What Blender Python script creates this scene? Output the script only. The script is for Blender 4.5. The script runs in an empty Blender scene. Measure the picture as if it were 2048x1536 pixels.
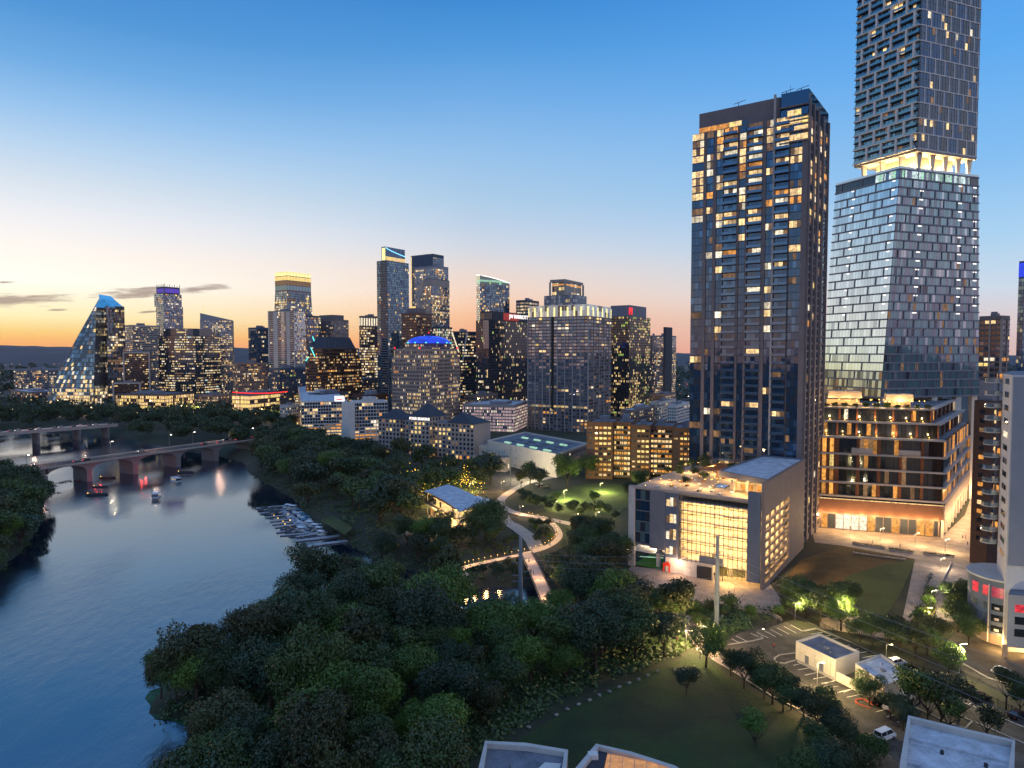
import bpy, bmesh, math, random
from mathutils import Vector, noise
R = math.radians
rnd = random.Random(7)
SC = bpy.context.scene
COL = SC.collection

# ------------------------------------------------------------------ camera
FPX, CX, CY, HOR, H = 1365.0, 1024.0, 768.0, 705.0, 75.0
PITCH = math.atan((CY - HOR) / FPX)
cam_d = bpy.data.cameras.new('camera'); cam = bpy.data.objects.new('camera', cam_d); COL.objects.link(cam)
cam.location = (0, 0, H); cam.rotation_euler = (math.pi / 2 - PITCH, 0, 0)
cam_d.sensor_width = 36; cam_d.lens = 36 * FPX / 2048; cam_d.clip_end = 30000; cam_d.clip_start = 1
SC.camera = cam

# ------------------------------------------------------------------ sky, sun, exposure
SC.view_settings.view_transform = 'Standard'; SC.view_settings.look = 'None'
SC.view_settings.exposure = 0.12; SC.view_settings.gamma = 1.0
SC.cycles.use_denoising = True
SC.cycles.max_bounces = 6; SC.cycles.glossy_bounces = 3; SC.cycles.diffuse_bounces = 2
SC.cycles.sample_clamp_indirect = 4
SUN_AZ = R(-52)
SX, SY = math.sin(SUN_AZ), math.cos(SUN_AZ)
world = bpy.data.worlds.new('World'); SC.world = world; world.use_nodes = True
nt = world.node_tree; nt.nodes.clear(); N = nt.nodes.new; L = nt.links.new
def mth(t, op, a, b=None, c=None, clamp=False):
    n = t.nodes.new('ShaderNodeMath'); n.operation = op; n.use_clamp = clamp
    for i, v in enumerate((a, b, c)):
        if v is None: continue
        if isinstance(v, (int, float)): n.inputs[i].default_value = v
        else: t.links.new(v, n.inputs[i])
    return n.outputs[0]
def mix(t, f, a, b, mode='MIX'):
    n = t.nodes.new('ShaderNodeMix'); n.data_type = 'RGBA'; n.blend_type = mode
    for s, v in ((0, f), (6, a), (7, b)):
        if hasattr(v, 'is_linked'): t.links.new(v, n.inputs[s])
        elif isinstance(v, (int, float)): n.inputs[s].default_value = v
        else: n.inputs[s].default_value = (*v, 1)
    return n.outputs[2]
def mapr(t, v, a, b, c=0.0, d=1.0, smooth=False):
    n = t.nodes.new('ShaderNodeMapRange'); t.links.new(v, n.inputs[0])
    if smooth: n.interpolation_type = 'SMOOTHSTEP'
    for i, x in enumerate((a, b, c, d)): n.inputs[i + 1].default_value = x
    return n.outputs[0]
def noi(t, vec, scale, detail=3, rough=.5):
    n = t.nodes.new('ShaderNodeTexNoise'); n.inputs['Scale'].default_value = scale
    n.inputs['Detail'].default_value = detail; n.inputs['Roughness'].default_value = rough
    if vec is not None: t.links.new(vec, n.inputs['Vector'])
    return n.outputs[0]
def s2l(h):
    h = h.lstrip('#'); o = []
    for i in (0, 2, 4):
        c = int(h[i:i + 2], 16) / 255; o.append(c / 12.92 if c < .04045 else ((c + .055) / 1.055) ** 2.4)
    return tuple(o)
tc = N('ShaderNodeTexCoord'); sep = N('ShaderNodeSeparateXYZ'); L(tc.outputs['Generated'], sep.inputs[0])
X_, Y_, Z_ = sep.outputs
hl = mth(nt, 'SQRT', mth(nt, 'ADD', mth(nt, 'MULTIPLY', X_, X_), mth(nt, 'MULTIPLY', Y_, Y_)))
hl = mth(nt, 'MAXIMUM', hl, 1e-4)
dot = mth(nt, 'DIVIDE', mth(nt, 'ADD', mth(nt, 'MULTIPLY', X_, SX), mth(nt, 'MULTIPLY', Y_, SY)), hl)
elev = mapr(nt, mth(nt, 'ARCTAN2', Z_, hl), 0.0, R(90))
def ramp(stops):
    n = N('ShaderNodeValToRGB'); cr = n.color_ramp
    while len(cr.elements) > 1: cr.elements.remove(cr.elements[-1])
    for i, (e, h) in enumerate(stops):
        el = cr.elements[0] if i == 0 else cr.elements.new(min(1, e / 90))
        el.position = min(1, e / 90); el.color = (*s2l(h), 1)
    L(elev, n.inputs[0]); return n.outputs[0]
west = ramp([(0, 'f3a46c'), (.85, 'fbb862'), (1.5, 'fcd67a'), (2.5, 'fff3ba'), (4.9, 'fffff2'), (6.9, 'fcf4ec'), (9.5, 'e9eaee'), (11.8, 'd0dce8'), (14, 'b4cfe9'), (16.5, '90bce6'), (19.2, '69a5dc'), (22.5, '4a8fcf'), (27, '3f80c6'), (38, '3c74bc'), (58, '8aacde'), (90, '7c9cd4')])
midr = ramp([(0, 'f4a078'), (1.5, 'f6b084'), (2.9, 'f5bd94'), (4, 'f5caac'), (5.3, 'eed2c0'), (6.8, 'e2d4ce'), (8.5, 'cdd2dc'), (10.5, 'b8cbe0'), (12.4, 'a8c6e0'), (16.2, '8fbae3'), (20, '70a8df'), (23.5, '5096d6'), (27, '3884cc'), (38, '3a74bc'), (58, '84a8de'), (90, '7c9cd4')])
east = ramp([(0, 'dcb8b0'), (2, 'decac8'), (4.5, 'c8d6e4'), (8, 'a6ccea'), (13, '80b8ea'), (20, '5aa4e8'), (27, '4690de'), (50, '86a8dc'), (90, '7c9cd4')])
back = ramp([(0, 'a89cb0'), (3, 'd8bccb'), (7, 'ecd8e4'), (12, 'd4d8ec'), (22, 'b4c8ec'), (40, '98b4e0'), (90, '7c9cd4')])
c = mix(nt, mapr(nt, dot, -1.0, 0.02), back, east)
c = mix(nt, mapr(nt, dot, 0.05, 0.66), c, midr)
c = mix(nt, mapr(nt, dot, 0.66, 0.98), c, west)
# thin streaks of cloud low over the sunset (in sky directions)
az = mth(nt, 'ARCTAN2', X_, Y_); el = mth(nt, 'ARCTAN2', Z_, hl)
cv = N('ShaderNodeCombineXYZ'); L(mth(nt, 'MULTIPLY', az, 16), cv.inputs[0]); L(mth(nt, 'MULTIPLY', mth(nt, 'SUBTRACT', el, mth(nt, 'MULTIPLY', az, .06)), 110), cv.inputs[1])
cn = noi(nt, cv.outputs[0], 1.6, 5, .6)
def streak(a0, e0, wa, we, slope):
    u = mth(nt, 'DIVIDE', mth(nt, 'SUBTRACT', az, R(a0)), R(wa))
    v = mth(nt, 'DIVIDE', mth(nt, 'SUBTRACT', mth(nt, 'SUBTRACT', el, R(e0)), mth(nt, 'MULTIPLY', mth(nt, 'SUBTRACT', az, R(a0)), slope)), R(we))
    d = mth(nt, 'SQRT', mth(nt, 'ADD', mth(nt, 'MULTIPLY', u, u), mth(nt, 'MULTIPLY', v, v)))
    return mth(nt, 'SUBTRACT', 1.0, d)
st = None
for a in ((-35.4, 3.6, 3.4, .55, .10), (-38.2, 3.3, 2.6, .45, .1), (-28.6, 4.3, 3.8, .50, .13), (-24.5, 4.8, 2.8, .34, .10), (-33.7, 2.95, 1.0, .12, .1), (-28.0, 3.0, .9, .10, .1), (-36.5, 4.7, 1.0, .10, .1)):
    s_ = streak(*a); st = s_ if st is None else mth(nt, 'MAXIMUM', st, s_)
cm = mapr(nt, mth(nt, 'ADD', st, mth(nt, 'MULTIPLY', mth(nt, 'SUBTRACT', cn, .5), 2.6)), 0.05, 0.85, 0, .8, True)
c = mix(nt, cm, c, s2l('957f78'))
sky = N('ShaderNodeTexSky'); sky.sky_type = 'NISHITA'; sky.sun_disc = False
sky.sun_elevation = R(0.5); sky.sun_rotation = SUN_AZ
c = mix(nt, 1.0, c, mix(nt, 1.0, sky.outputs[0], (.006, .006, .006), 'MULTIPLY'), 'ADD')
bg = N('ShaderNodeBackground'); L(c, bg.inputs[0]); bg.inputs[1].default_value = 1.0
wo = N('ShaderNodeOutputWorld'); L(bg.outputs[0], wo.inputs[0])
sun_d = bpy.data.lights.new('sun', 'SUN'); sun_d.energy = .25; sun_d.angle = R(20); sun_d.color = (1, .62, .38)
sun = bpy.data.objects.new('sun', sun_d); COL.objects.link(sun)
sun.rotation_euler = Vector((SX * math.cos(R(4)), SY * math.cos(R(4)), math.sin(R(4)))).to_track_quat('Z', 'Y').to_euler()

# ------------------------------------------------------------------ pixel <-> world (2048 x 1536 photo)
CP, SP = math.cos(PITCH), math.sin(PITCH)
def ray(px, py):
    dx, dy = (px - CX) / FPX, (CY - py) / FPX
    return (dx, CP + dy * SP, -SP + dy * CP)
def G(px, py, z=0.0):
    d = ray(px, py); t = (z - H) / d[2]; return (d[0] * t, d[1] * t)
def ZAT(py, Y):
    d = ray(0, py); return H + Y * d[2] / d[1]
def XAT(px, Y, z=H):
    dep = Y * CP - (z - H) * SP; return (px - CX) / FPX * dep
def rect(pl, pc, pr, D, th=34, zm=40):
    """rectangular footprint from three edges: far left corner, near corner, far right corner"""
    t = R(th); C = (XAT(pc, D, zm), D); d1 = (-math.cos(t), math.sin(t)); d2 = (math.sin(t), math.cos(t))
    def hit(px, d):
        k = (px - CX) / FPX * CP; k0 = -(px - CX) / FPX * (zm - H) * SP
        return (k * C[1] + k0 - C[0]) / (d[0] - k * d[1])
    a, b = hit(pl, d1), hit(pr, d2)
    if b < 0 or b > 90: b = max(12, min(abs(b), 45))
    Lp = (C[0] + d1[0] * a, C[1] + d1[1] * a); Rp = (C[0] + d2[0] * b, C[1] + d2[1] * b)
    return [C, Rp, (Lp[0] + Rp[0] - C[0], Lp[1] + Rp[1] - C[1]), Lp]

# ------------------------------------------------------------------ materials
MATS = {}
def newmat(name):
    m = bpy.data.materials.new(name); m.use_nodes = True; MATS[name] = m
    b = m.node_tree.nodes['Principled BSDF']; return m, m.node_tree, b
def plain(name, col, rough=.7, metal=0.0, var=.12, scale=.35, spec=.4, bump=0.0):
    m, t, b = newmat(name); col = s2l(col) if isinstance(col, str) else col
    tcn = t.nodes.new('ShaderNodeTexCoord'); n = noi(t, tcn.outputs['Object'], scale, 5, .6)
    n2 = noi(t, tcn.outputs['Object'], scale * 9, 2, .5)
    f = mth(t, 'ADD', mth(t, 'MULTIPLY', n, .7), mth(t, 'MULTIPLY', n2, .3))
    k = mapr(t, f, .3, .7, 1 - var * 1.6, 1 + var * 1.6)
    cc = t.nodes.new('ShaderNodeCombineColor'); [t.links.new(k, cc.inputs[i]) for i in range(3)]
    t.links.new(mix(t, 1.0, col, cc.outputs[0], 'MULTIPLY'), b.inputs['Base Color'])
    b.inputs['Roughness'].default_value = rough; b.inputs['Metallic'].default_value = metal
    b.inputs['Specular IOR Level'].default_value = spec
    if bump:
        bp = t.nodes.new('ShaderNodeBump'); bp.inputs['Strength'].default_value = bump; t.links.new(n2, bp.inputs['Height']); t.links.new(bp.outputs[0], b.inputs['Normal'])
    return m
def glass(name, col, refl=.35, rough=.04):
    """coated facade glass: dark body under a partly metallic, slightly uneven mirror"""
    m, t, b = newmat(name); col = s2l(col) if isinstance(col, str) else col
    ge = t.nodes.new('ShaderNodeNewGeometry'); tcn = t.nodes.new('ShaderNodeTexCoord')
    k = mapr(t, ge.outputs['Random Per Island'], 0, 1, .82, 1.15)
    cc = t.nodes.new('ShaderNodeCombineColor'); [t.links.new(k, cc.inputs[i]) for i in range(3)]
    t.links.new(mix(t, 1.0, col, cc.outputs[0], 'MULTIPLY'), b.inputs['Base Color'])
    b.inputs['Roughness'].default_value = rough; b.inputs['Metallic'].default_value = refl
    b.inputs['Specular IOR Level'].default_value = .9; b.inputs['IOR'].default_value = 1.7
    bp = t.nodes.new('ShaderNodeBump'); bp.inputs['Strength'].default_value = .03; bp.inputs['Distance'].default_value = .4
    t.links.new(noi(t, tcn.outputs['Object'], .3, 2), bp.inputs['Height']); t.links.new(bp.outputs[0], b.inputs['Normal'])
    return m
def glow(name, col, strength=1.0, var=.5, sample=False, body='2a2622', scale=.9):
    """lit pane or lamp"""
    m, t, b = newmat(name); col = s2l(col) if isinstance(col, str) else col
    b.inputs['Base Color'].default_value = (*s2l(body), 1); b.inputs['Roughness'].default_value = .3
    b.inputs['Emission Color'].default_value = (*col, 1)
    if var:
        tcn = t.nodes.new('ShaderNodeTexCoord'); ge = t.nodes.new('ShaderNodeNewGeometry')
        n = mapr(t, noi(t, tcn.outputs['Object'], scale, 3, .7), .35, .65, 1 - var, 1 + var)
        k = mapr(t, ge.outputs['Random Per Island'], 0, 1, 1 - var * 1.3, 1 + var * .6)
        t.links.new(mth(t, 'MULTIPLY', mth(t, 'MULTIPLY', n, k), strength), b.inputs['Emission Strength'])
    else: b.inputs['Emission Strength'].default_value = strength
    m.cycles.emission_sampling = 'FRONT_BACK' if sample else 'NONE'
    return m
# glass
glass('g_dark', '424c5a', .45); glass('g_blue', '50708e', .55); glass('g_teal', '789aa2', .6); glass('g_grey', '7c8694', .55)
glass('g_black', '20262e', .22, .06); glass('g_bronze', '4a3a32', .35); glass('g_mirror', 'd2dee2', .92); glass('g_silver', 'b4c0c6', .8, .08)
glass('g_navy', '2c4c6c', .5); glass('g_green', '5e8078', .5); glass('g_brown', '2c1c16', .2)
# lit
glow('l_warm', 'ffd494', 1.1); glow('l_yellow', 'ffda84', 1.1); glow('l_white', 'ffedcc', 1.1); glow('l_amber', 'f0a048', .9)
glow('l_dim', 'b88a60', .38); glow('l_cool', 'd8f0f0', .9); glow('l_soft', 'f6d8a8', .5, .6); glow('l_pink', 'f0c8c8', .7, .3); glow('l_green', 'c8e070', .8)
glow('l_crown', 'fff0a0', 1.3, .3); glow('l_bluefloor', '2044f0', .95, .3); glow('l_purple', '6a40e0', .75, .3); glow('l_skyblue', '3c96e0', .7, .4)
glow('l_teal', '60f0e8', 1.4, 0); glow('l_red', 'ff2028', 1.6, .1); glow('l_redwin', 'f03848', .9, .5); glow('l_magenta', 'd01858', .7, .5)
glow('l_signwhite', 'fff6f0', 1.6, 0); glow('l_lamp', 'ffe0a0', 14, 0, False); glow('l_lampwhite', 'fff2dc', 9, 0, False); glow('l_bulb', 'ffc85c', 5, .3)
glow('l_col', 'ffc060', .95, .2); glow('l_strip', 'ffca7c', 95, 0, True); glow('l_minty', 'b0e8c8', .8, .35); glow('l_stringblue', '80d8ff', 2.2, 0)
glow('l_taillight', 'ff2018', 5, 0); glow('l_headlight', 'fff0d0', 6, 0)
# masonry & co
plain('concrete', '8f8a88'); plain('conc_light', 'b8b4b0'); plain('white_wall', 'cfcac6', var=.06); plain('beige', 'a3907f'); plain('granite', 'a89286', var=.08)
plain('brown', '80706a'); plain('brick', '74503f'); plain('brick_dark', '4e362d'); plain('dark', '3a3d45'); plain('dark_blue', '425266'); plain('grey', '7c7d86'); plain('grey_dark', '505159')
plain('taupe', '766c6c', var=.1); plain('taupe_light', 'a0938c', var=.06); plain('frame_light', 'a8a09c', .6, var=.05); plain('frame_grey', '8e9098', .6, var=.05)
plain('panel_grey', '686c78', .6, .1, .07); plain('panel_blue', '59657a', .55, .1, .06); plain('stucco', 'c9c0b4', var=.07); plain('roof_white', 'b4b8c0', .8, 0, .28, .35, .4, .2); plain('roof_grey', '6c707a', .85, 0, .3, .3, .4, .2)
plain('slate', '343a46', .7); plain('rust', '74462c', .7, 0, .3, 1.2); plain('wood', '8a5e3a'); plain('metal', '8c8f94', .4, .7); plain('steel_dark', '3c3e42', .5, .5)
plain('asphalt', '48443f', .85, 0, .5, .22, .4, .2); plain('paving', '94887c', .8, 0, .3, .25); plain('path_stone', 'a89c90', .8, 0, .12, .3); plain('mark', 'd8d2c4', .7, 0, .1)
plain('kerb', 'a8a096'); plain('kerb_red', 'b0503c'); 
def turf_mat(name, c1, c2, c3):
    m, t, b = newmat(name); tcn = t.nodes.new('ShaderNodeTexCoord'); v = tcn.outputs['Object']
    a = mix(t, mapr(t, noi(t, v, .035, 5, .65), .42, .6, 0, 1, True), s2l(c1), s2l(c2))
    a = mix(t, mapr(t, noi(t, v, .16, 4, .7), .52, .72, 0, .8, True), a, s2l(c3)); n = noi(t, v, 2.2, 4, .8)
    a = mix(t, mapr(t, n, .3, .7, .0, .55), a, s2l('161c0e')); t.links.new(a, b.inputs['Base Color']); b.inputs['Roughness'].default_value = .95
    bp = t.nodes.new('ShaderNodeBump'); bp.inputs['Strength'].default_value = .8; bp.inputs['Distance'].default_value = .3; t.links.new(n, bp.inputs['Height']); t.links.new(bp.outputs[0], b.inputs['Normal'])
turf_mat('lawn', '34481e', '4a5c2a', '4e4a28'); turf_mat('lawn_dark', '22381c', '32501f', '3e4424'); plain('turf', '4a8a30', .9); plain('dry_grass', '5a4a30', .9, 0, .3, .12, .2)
plain('bark', '3e342b', .9, 0, .3, 2); plain('pole', '7c8790', .6, .2, .15, 1.2); plain('dock', 'a0a4ac', .8, 0, .2, 1); plain('black', '15161a', .5); plain('skin', '9a6a50'); plain('cloth_dark', '22242c'); plain('cloth_light', '9aa0a8')
plain('car_white', 'e0e0de', .25, 0, .02); plain('car_black', '16171b', .2, .2, .02); plain('car_grey', '7c8086', .25, .3, .02); plain('tyre', '121212', .8); plain('hull_white', 'd8dce0', .4, 0, .04); plain('canvas_blue', '2e6f8a', .7); plain('canvas_white', 'd5dae0', .7)
plain('kayak_red', 'b83a28', .4); plain('red_paint', 'c8301c', .5); plain('blue_paint', '3f78a8', .5); plain('algae', '2a5238', .9, 0, .5, .5, .3, .6); plain('stone', '8c857a', .9, 0, .2, 1.0)
plain('hill', '3a404c', .95, 0, .25, .002); plain('pebble', '6f6a66', .95, 0, .2, .5)

# ------------------------------------------------------------------ mesh helpers
class Acc:
    def __init__(s): s.v = []; s.f = []; s.m = []; s.slots = []
    def slot(s, m):
        if m not in s.slots: s.slots.append(m)
        return s.slots.index(m)
    def poly(s, pts, m):
        i = len(s.v); s.v += [tuple(p) for p in pts]; s.f.append(tuple(range(i, i + len(pts)))); s.m.append(s.slot(m))
    def hexa(s, p, m, skip_back=False):
        """8 points: bottom loop 0-3, top loop 4-7"""
        i = len(s.v); s.v += [tuple(q) for q in p]; k = s.slot(m)
        for f in ((3, 2, 1, 0), (4, 5, 6, 7), (0, 1, 5, 4), (1, 2, 6, 5), (2, 3, 7, 6), (3, 0, 4, 7)):
            s.f.append(tuple(i + q for q in f)); s.m.append(k)
    def box(s, x0, x1, y0, y1, z0, z1, m):
        s.hexa([(x0, y0, z0), (x1, y0, z0), (x1, y1, z0), (x0, y1, z0), (x0, y0, z1), (x1, y0, z1), (x1, y1, z1), (x0, y1, z1)], m)
    def bar(s, a, b, w, h, m, up=(0, 0, 1)):
        """rectangular bar from a to b"""
        a, b = Vector(a), Vector(b); d = (b - a).normalized(); u = Vector(up)
        if abs(d.dot(u)) > .98: u = Vector((1, 0, 0))
        sd = d.cross(u).normalized() * w / 2; uu = sd.cross(d).normalized() * h / 2
        s.hexa([a - sd - uu, a + sd - uu, b + sd - uu, b - sd - uu, a - sd + uu, a + sd + uu, b + sd + uu, b - sd + uu], m)
    def prism(s, foot, z0, z1, m, top=None, foot2=None, zt=None):
        foot2 = foot2 or foot; n = len(foot); i = len(s.v); zt = zt or [z1] * n
        s.v += [(x, y, z0) for x, y in foot] + [(foot2[k][0], foot2[k][1], zt[k]) for k in range(n)]
        k = s.slot(m); kt = s.slot(top or m)
        for q in range(n):
            r = (q + 1) % n; s.f.append((i + q, i + r, i + n + r, i + n + q)); s.m.append(k)
        s.f.append(tuple(i + n + q for q in range(n))); s.m.append(kt)
        s.f.append(tuple(i + q for q in reversed(range(n)))); s.m.append(k)
    def cyl(s, a, b, r0, r1, m, n=8):
        a, b = Vector(a), Vector(b); d = (b - a).normalized(); u = Vector((0, 0, 1)) if abs(d.z) < .9 else Vector((1, 0, 0))
        e = d.cross(u).normalized(); g = d.cross(e); i = len(s.v); k = s.slot(m)
        for c_, r_ in ((a, r0), (b, r1)):
            for q in range(n):
                t = 2 * math.pi * q / n; s.v.append(tuple(c_ + (e * math.cos(t) + g * math.sin(t)) * r_))
        for q in range(n):
            r = (q + 1) % n; s.f.append((i + q, i + r, i + n + r, i + n + q)); s.m.append(k)
        s.f.append(tuple(i + n + q for q in range(n))); s.m.append(k); s.f.append(tuple(i + q for q in reversed(range(n)))); s.m.append(k)
    def build(s, name, parent=None, **props):
        me = bpy.data.meshes.new(name); org = (0, 0, 0)
        if parent is not None: org = parent.location
        me.from_pydata([(x - org[0], y - org[1], z - org[2]) for x, y, z in s.v] if parent is not None else s.v, [], s.f)
        for m in s.slots: me.materials.append(MATS[m])
        me.polygons.foreach_set('material_index', s.m); me.update()
        o = bpy.data.objects.new(name, me); COL.objects.link(o); o.parent = parent
        for k, v in props.items(): o[k] = v
        return o
def empty(name, loc, label=None, category=None, group=None):
    o = bpy.data.objects.new(name, None); COL.objects.link(o); o.location = loc; o.empty_display_size = 1
    if label: o['label'] = label
    if category: o['category'] = category
    if group: o['group'] = group
    return o
def copy_tree(o, loc, rz=None, sc=None, label=None, group=None):
    r = o.copy(); COL.objects.link(r); r.location = loc
    if rz is not None: r.rotation_euler = (0, 0, rz)
    if sc is not None: r.scale = sc if isinstance(sc, tuple) else (sc, sc, sc)
    if label: r['label'] = label
    if group: r['group'] = group
    for ch in o.children:
        c_ = ch.copy(); COL.objects.link(c_); c_.parent = r
        for g_ in ch.children:
            d = g_.copy(); COL.objects.link(d); d.parent = c_
    return r
LK = 6.0
def light(name, loc, energy, col=(1, .68, .32), rad=.4, parent=None):
    d = bpy.data.lights.new(name, 'POINT'); d.energy = energy * LK; d.color = col; d.shadow_soft_size = rad
    o = bpy.data.objects.new(name, d); COL.objects.link(o)
    if parent is not None: o.parent = parent; o.location = Vector(loc) - Vector(parent.location)
    else: o.location = loc
    return o

# ------------------------------------------------------------------ building kit
class Patch:
    """one wall: bottom line A0-B0 at z0, top line A1-B1 at z1; out() offsets outwards"""
    def __init__(s, A, B, z0, z1, cen, A1=None, B1=None):
        s.A, s.B, s.z0, s.z1 = A, B, z0, z1; s.A1, s.B1 = A1 or A, B1 or B
        dx, dy = B[0] - A[0], B[1] - A[1]; s.L = math.hypot(dx, dy) or 1e-6
        n = (dy / s.L, -dx / s.L); mx, my = (A[0] + B[0]) / 2, (A[1] + B[1]) / 2
        if n[0] * (mx - cen[0]) + n[1] * (my - cen[1]) < 0: n = (-n[0], -n[1])
        s.n = n; s.mid = (mx, my)
        s.seen = -(n[0] * mx + n[1] * my) > -.12 * math.hypot(mx, my)
    def P(s, u, z, o=0.0):
        t = (z - s.z0) / (s.z1 - s.z0)
        ax = s.A[0] + (s.A1[0] - s.A[0]) * t; ay = s.A[1] + (s.A1[1] - s.A[1]) * t
        bx = s.B[0] + (s.B1[0] - s.B[0]) * t; by = s.B[1] + (s.B1[1] - s.B[1]) * t
        return (ax + (bx - ax) * u + s.n[0] * o, ay + (by - ay) * u + s.n[1] * o, z)
    def box(s, acc, u0, u1, z0, z1, o0, o1, m):
        P = s.P
        acc.hexa([P(u0, z0, o0), P(u1, z0, o0), P(u1, z0, o1), P(u0, z0, o1), P(u0, z1, o0), P(u1, z1, o0), P(u1, z1, o1), P(u0, z1, o1)], m)
    def pane(s, u0, u1, z0, z1, o=.05, tilt=0.0):
        P = s.P; a, b = rnd.uniform(-tilt, tilt), rnd.uniform(-tilt, tilt)
        return [P(u0, z0, o), P(u1, z0, o + a), P(u1, z1, o + a + b), P(u0, z1, o + b)]
class Bld:
    def __init__(s, name, label, cat, cen, group=None, nwin=40):
        s.root = empty(name, (cen[0], cen[1], 0), label, cat, group); s.cen = cen; s.acc = {}; s.win = []; s.nwin = nwin; s.many = {}; s.rest = {}
    def A(s, part):
        if part not in s.acc: s.acc[part] = Acc()
        return s.acc[part]
    def N(s, part, most=100):
        """a fresh mesh for one countable part; past the hundredth they share one"""
        lst = s.many.setdefault(part, [])
        if len(lst) < most: lst.append(Acc()); return lst[-1]
        return s.rest.setdefault(part, Acc())
    def window(s, pts, m): s.win.append((pts, m))
    def finish(s):
        parts = {}
        for k, a in s.acc.items():
            if a.f: parts[k] = a.build(k, s.root)
        for k, lst in s.many.items():
            for a in lst: a.build(k, s.root)
        for k, a in s.rest.items(): a.build(k, s.root, kind='stuff')
        def size(w):
            p = w[0]; a, b, c_ = Vector(p[0]), Vector(p[1]), Vector(p[3]); d = (a - Vector((0, 0, H))).length
            return (b - a).cross(c_ - a).length / d / d * (1.3 if w[1].startswith('l_') else 1)
        s.win.sort(key=size, reverse=True)
        for i, (p, m) in enumerate(s.win[:s.nwin]):
            w = Acc(); w.poly(p, m); w.build('window', s.root)
        rest = s.win[s.nwin:]
        if rest:
            w = Acc()
            for p, m in rest: w.poly(p, m)
            w.build('window', s.root, kind='stuff')
        return s.root
def center(f): return (sum(p[0] for p in f) / len(f), sum(p[1] for p in f) / len(f))
def pick(lst):
    t = rnd.random() * sum(w for _, w in lst)
    for m, w in lst:
        t -= w
        if t <= 0: return m
    return lst[-1][0]
WARM = [('l_warm', 5), ('l_yellow', 2), ('l_white', 3), ('l_amber', 2), ('l_dim', 4)]
OFFICE = [('l_warm', 3), ('l_white', 5), ('l_yellow', 2), ('l_dim', 4), ('l_cool', .4)]
def facade(b, p, fh=3.6, bw=3.2, wf=.7, hf=.62, lit=.15, unlit=(('g_dark', 1),), litm=WARM, za=None, zb=None, tilt=.018,
           slab=None, mull=None, pier=None, floorvar=.6, litz=None, u0=0.0, u1=1.0, off=.06, bays=None):
    """windows in a regular grid on wall p, with optional slab edges, mullions and piers"""
    za = p.z0 if za is None else za; zb = p.z1 if zb is None else zb
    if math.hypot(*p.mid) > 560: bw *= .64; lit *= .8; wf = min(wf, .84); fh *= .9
    far = math.hypot(*p.mid) > 560; ph = rnd.uniform(0, 99); nf = max(1, round((zb - za) / fh)); nb = bays or max(1, round(p.L * (u1 - u0) / bw)); fh = (zb - za) / nf; du = (u1 - u0) / nb
    for i in range(nf):
        z = za + i * fh; k = 1 + floorvar * rnd.uniform(-1, 1)
        if rnd.random() < .12 * floorvar: k *= 2.4
        pr = (litz(z, i) if litz else lit)
        j = 0; run = 0; rm = None
        for j in range(nb):
            ua = u0 + (j + (1 - wf) / 2) * du; ub = u0 + (j + (1 + wf) / 2) * du
            if run > 0: run -= 1; m = rm
            elif rnd.random() < (pr * k * max(.15, 1 + 2.2 * noise.noise(Vector((ua * p.L * .07 + ph, z * .06, ph)))) if pr < .6 else pr * k): m = rm = pick(litm); run = int(rnd.random() < .35) + (2 if rnd.random() < .1 else 0) + (rnd.randrange(7) if litm is OFFICE and rnd.random() < .3 else 0)
            else: m = pick(unlit)
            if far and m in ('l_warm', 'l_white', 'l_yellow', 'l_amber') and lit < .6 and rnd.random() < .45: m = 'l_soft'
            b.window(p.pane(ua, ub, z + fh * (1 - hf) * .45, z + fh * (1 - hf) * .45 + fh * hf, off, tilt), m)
    if slab:
        m, t, o = slab
        for i in range(nf + 1): p.box(b.A('floor_trim'), u0, u1, za + i * fh - t / 2, za + i * fh + t / 2, .003, o, m)
    if mull:
        m, w, o, ev = mull
        for j in range(0, nb + 1, ev):
            u = u0 + j * du; q = w / p.L / 2; p.box(b.A('mullion'), u - q, u + q, za, zb, .004, o, m)
    if pier:
        m, w, o, ev = pier
        for j in range(0, nb + 1, ev):
            u = u0 + j * du; q = w / p.L / 2; p.box(b.A('pier_rib'), u - q, u + q, za, zb, .005, o, m)
def walls(foot, z0, z1, foot2=None, zt=None):
    cn = center(foot); out = []; n = len(foot)
    for i in range(n):
        j = (i + 1) % n
        out.append(Patch(foot[i], foot[j], z0, z1, cn, foot2[i] if foot2 else None, foot2[j] if foot2 else None))
    return out
def inset(foot, d):
    c_ = center(foot); out = []
    for x, y in foot:
        l = math.hypot(x - c_[0], y - c_[1]); k = max(.1, (l - d * 1.3) / l); out.append((c_[0] + (x - c_[0]) * k, c_[1] + (y - c_[1]) * k))
    return out
def scaled(foot, k, c_=None):
    c_ = c_ or center(foot); return [(c_[0] + (x - c_[0]) * k, c_[1] + (y - c_[1]) * k) for x, y in foot]
def roofing(b, foot, z, m='roof_grey', par=1.0, units=2, pm=None, um='grey'):
    """parapet walls and a few plant boxes"""
    ins = inset(foot, .6); n = len(foot); a = b.A('parapet')
    for i in range(n):
        j = (i + 1) % n
        a.hexa([(*foot[i], z), (*foot[j], z), (*ins[j], z), (*ins[i], z), (*foot[i], z + par), (*foot[j], z + par), (*ins[j], z + par), (*ins[i], z + par)], pm or m)
    for q in range(units):
        f = scaled(foot, rnd.uniform(.16, .34)); c0 = center(foot); k = rnd.uniform(-.25, .25); e = foot[rnd.randrange(n)]
        f = [(x + (e[0] - c0[0]) * abs(k), y + (e[1] - c0[1]) * abs(k)) for x, y in f]
        b.N('roof_unit').prism(f, z + .02 + q * .013, z + rnd.uniform(2.2, 4.5), um, m)
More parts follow.
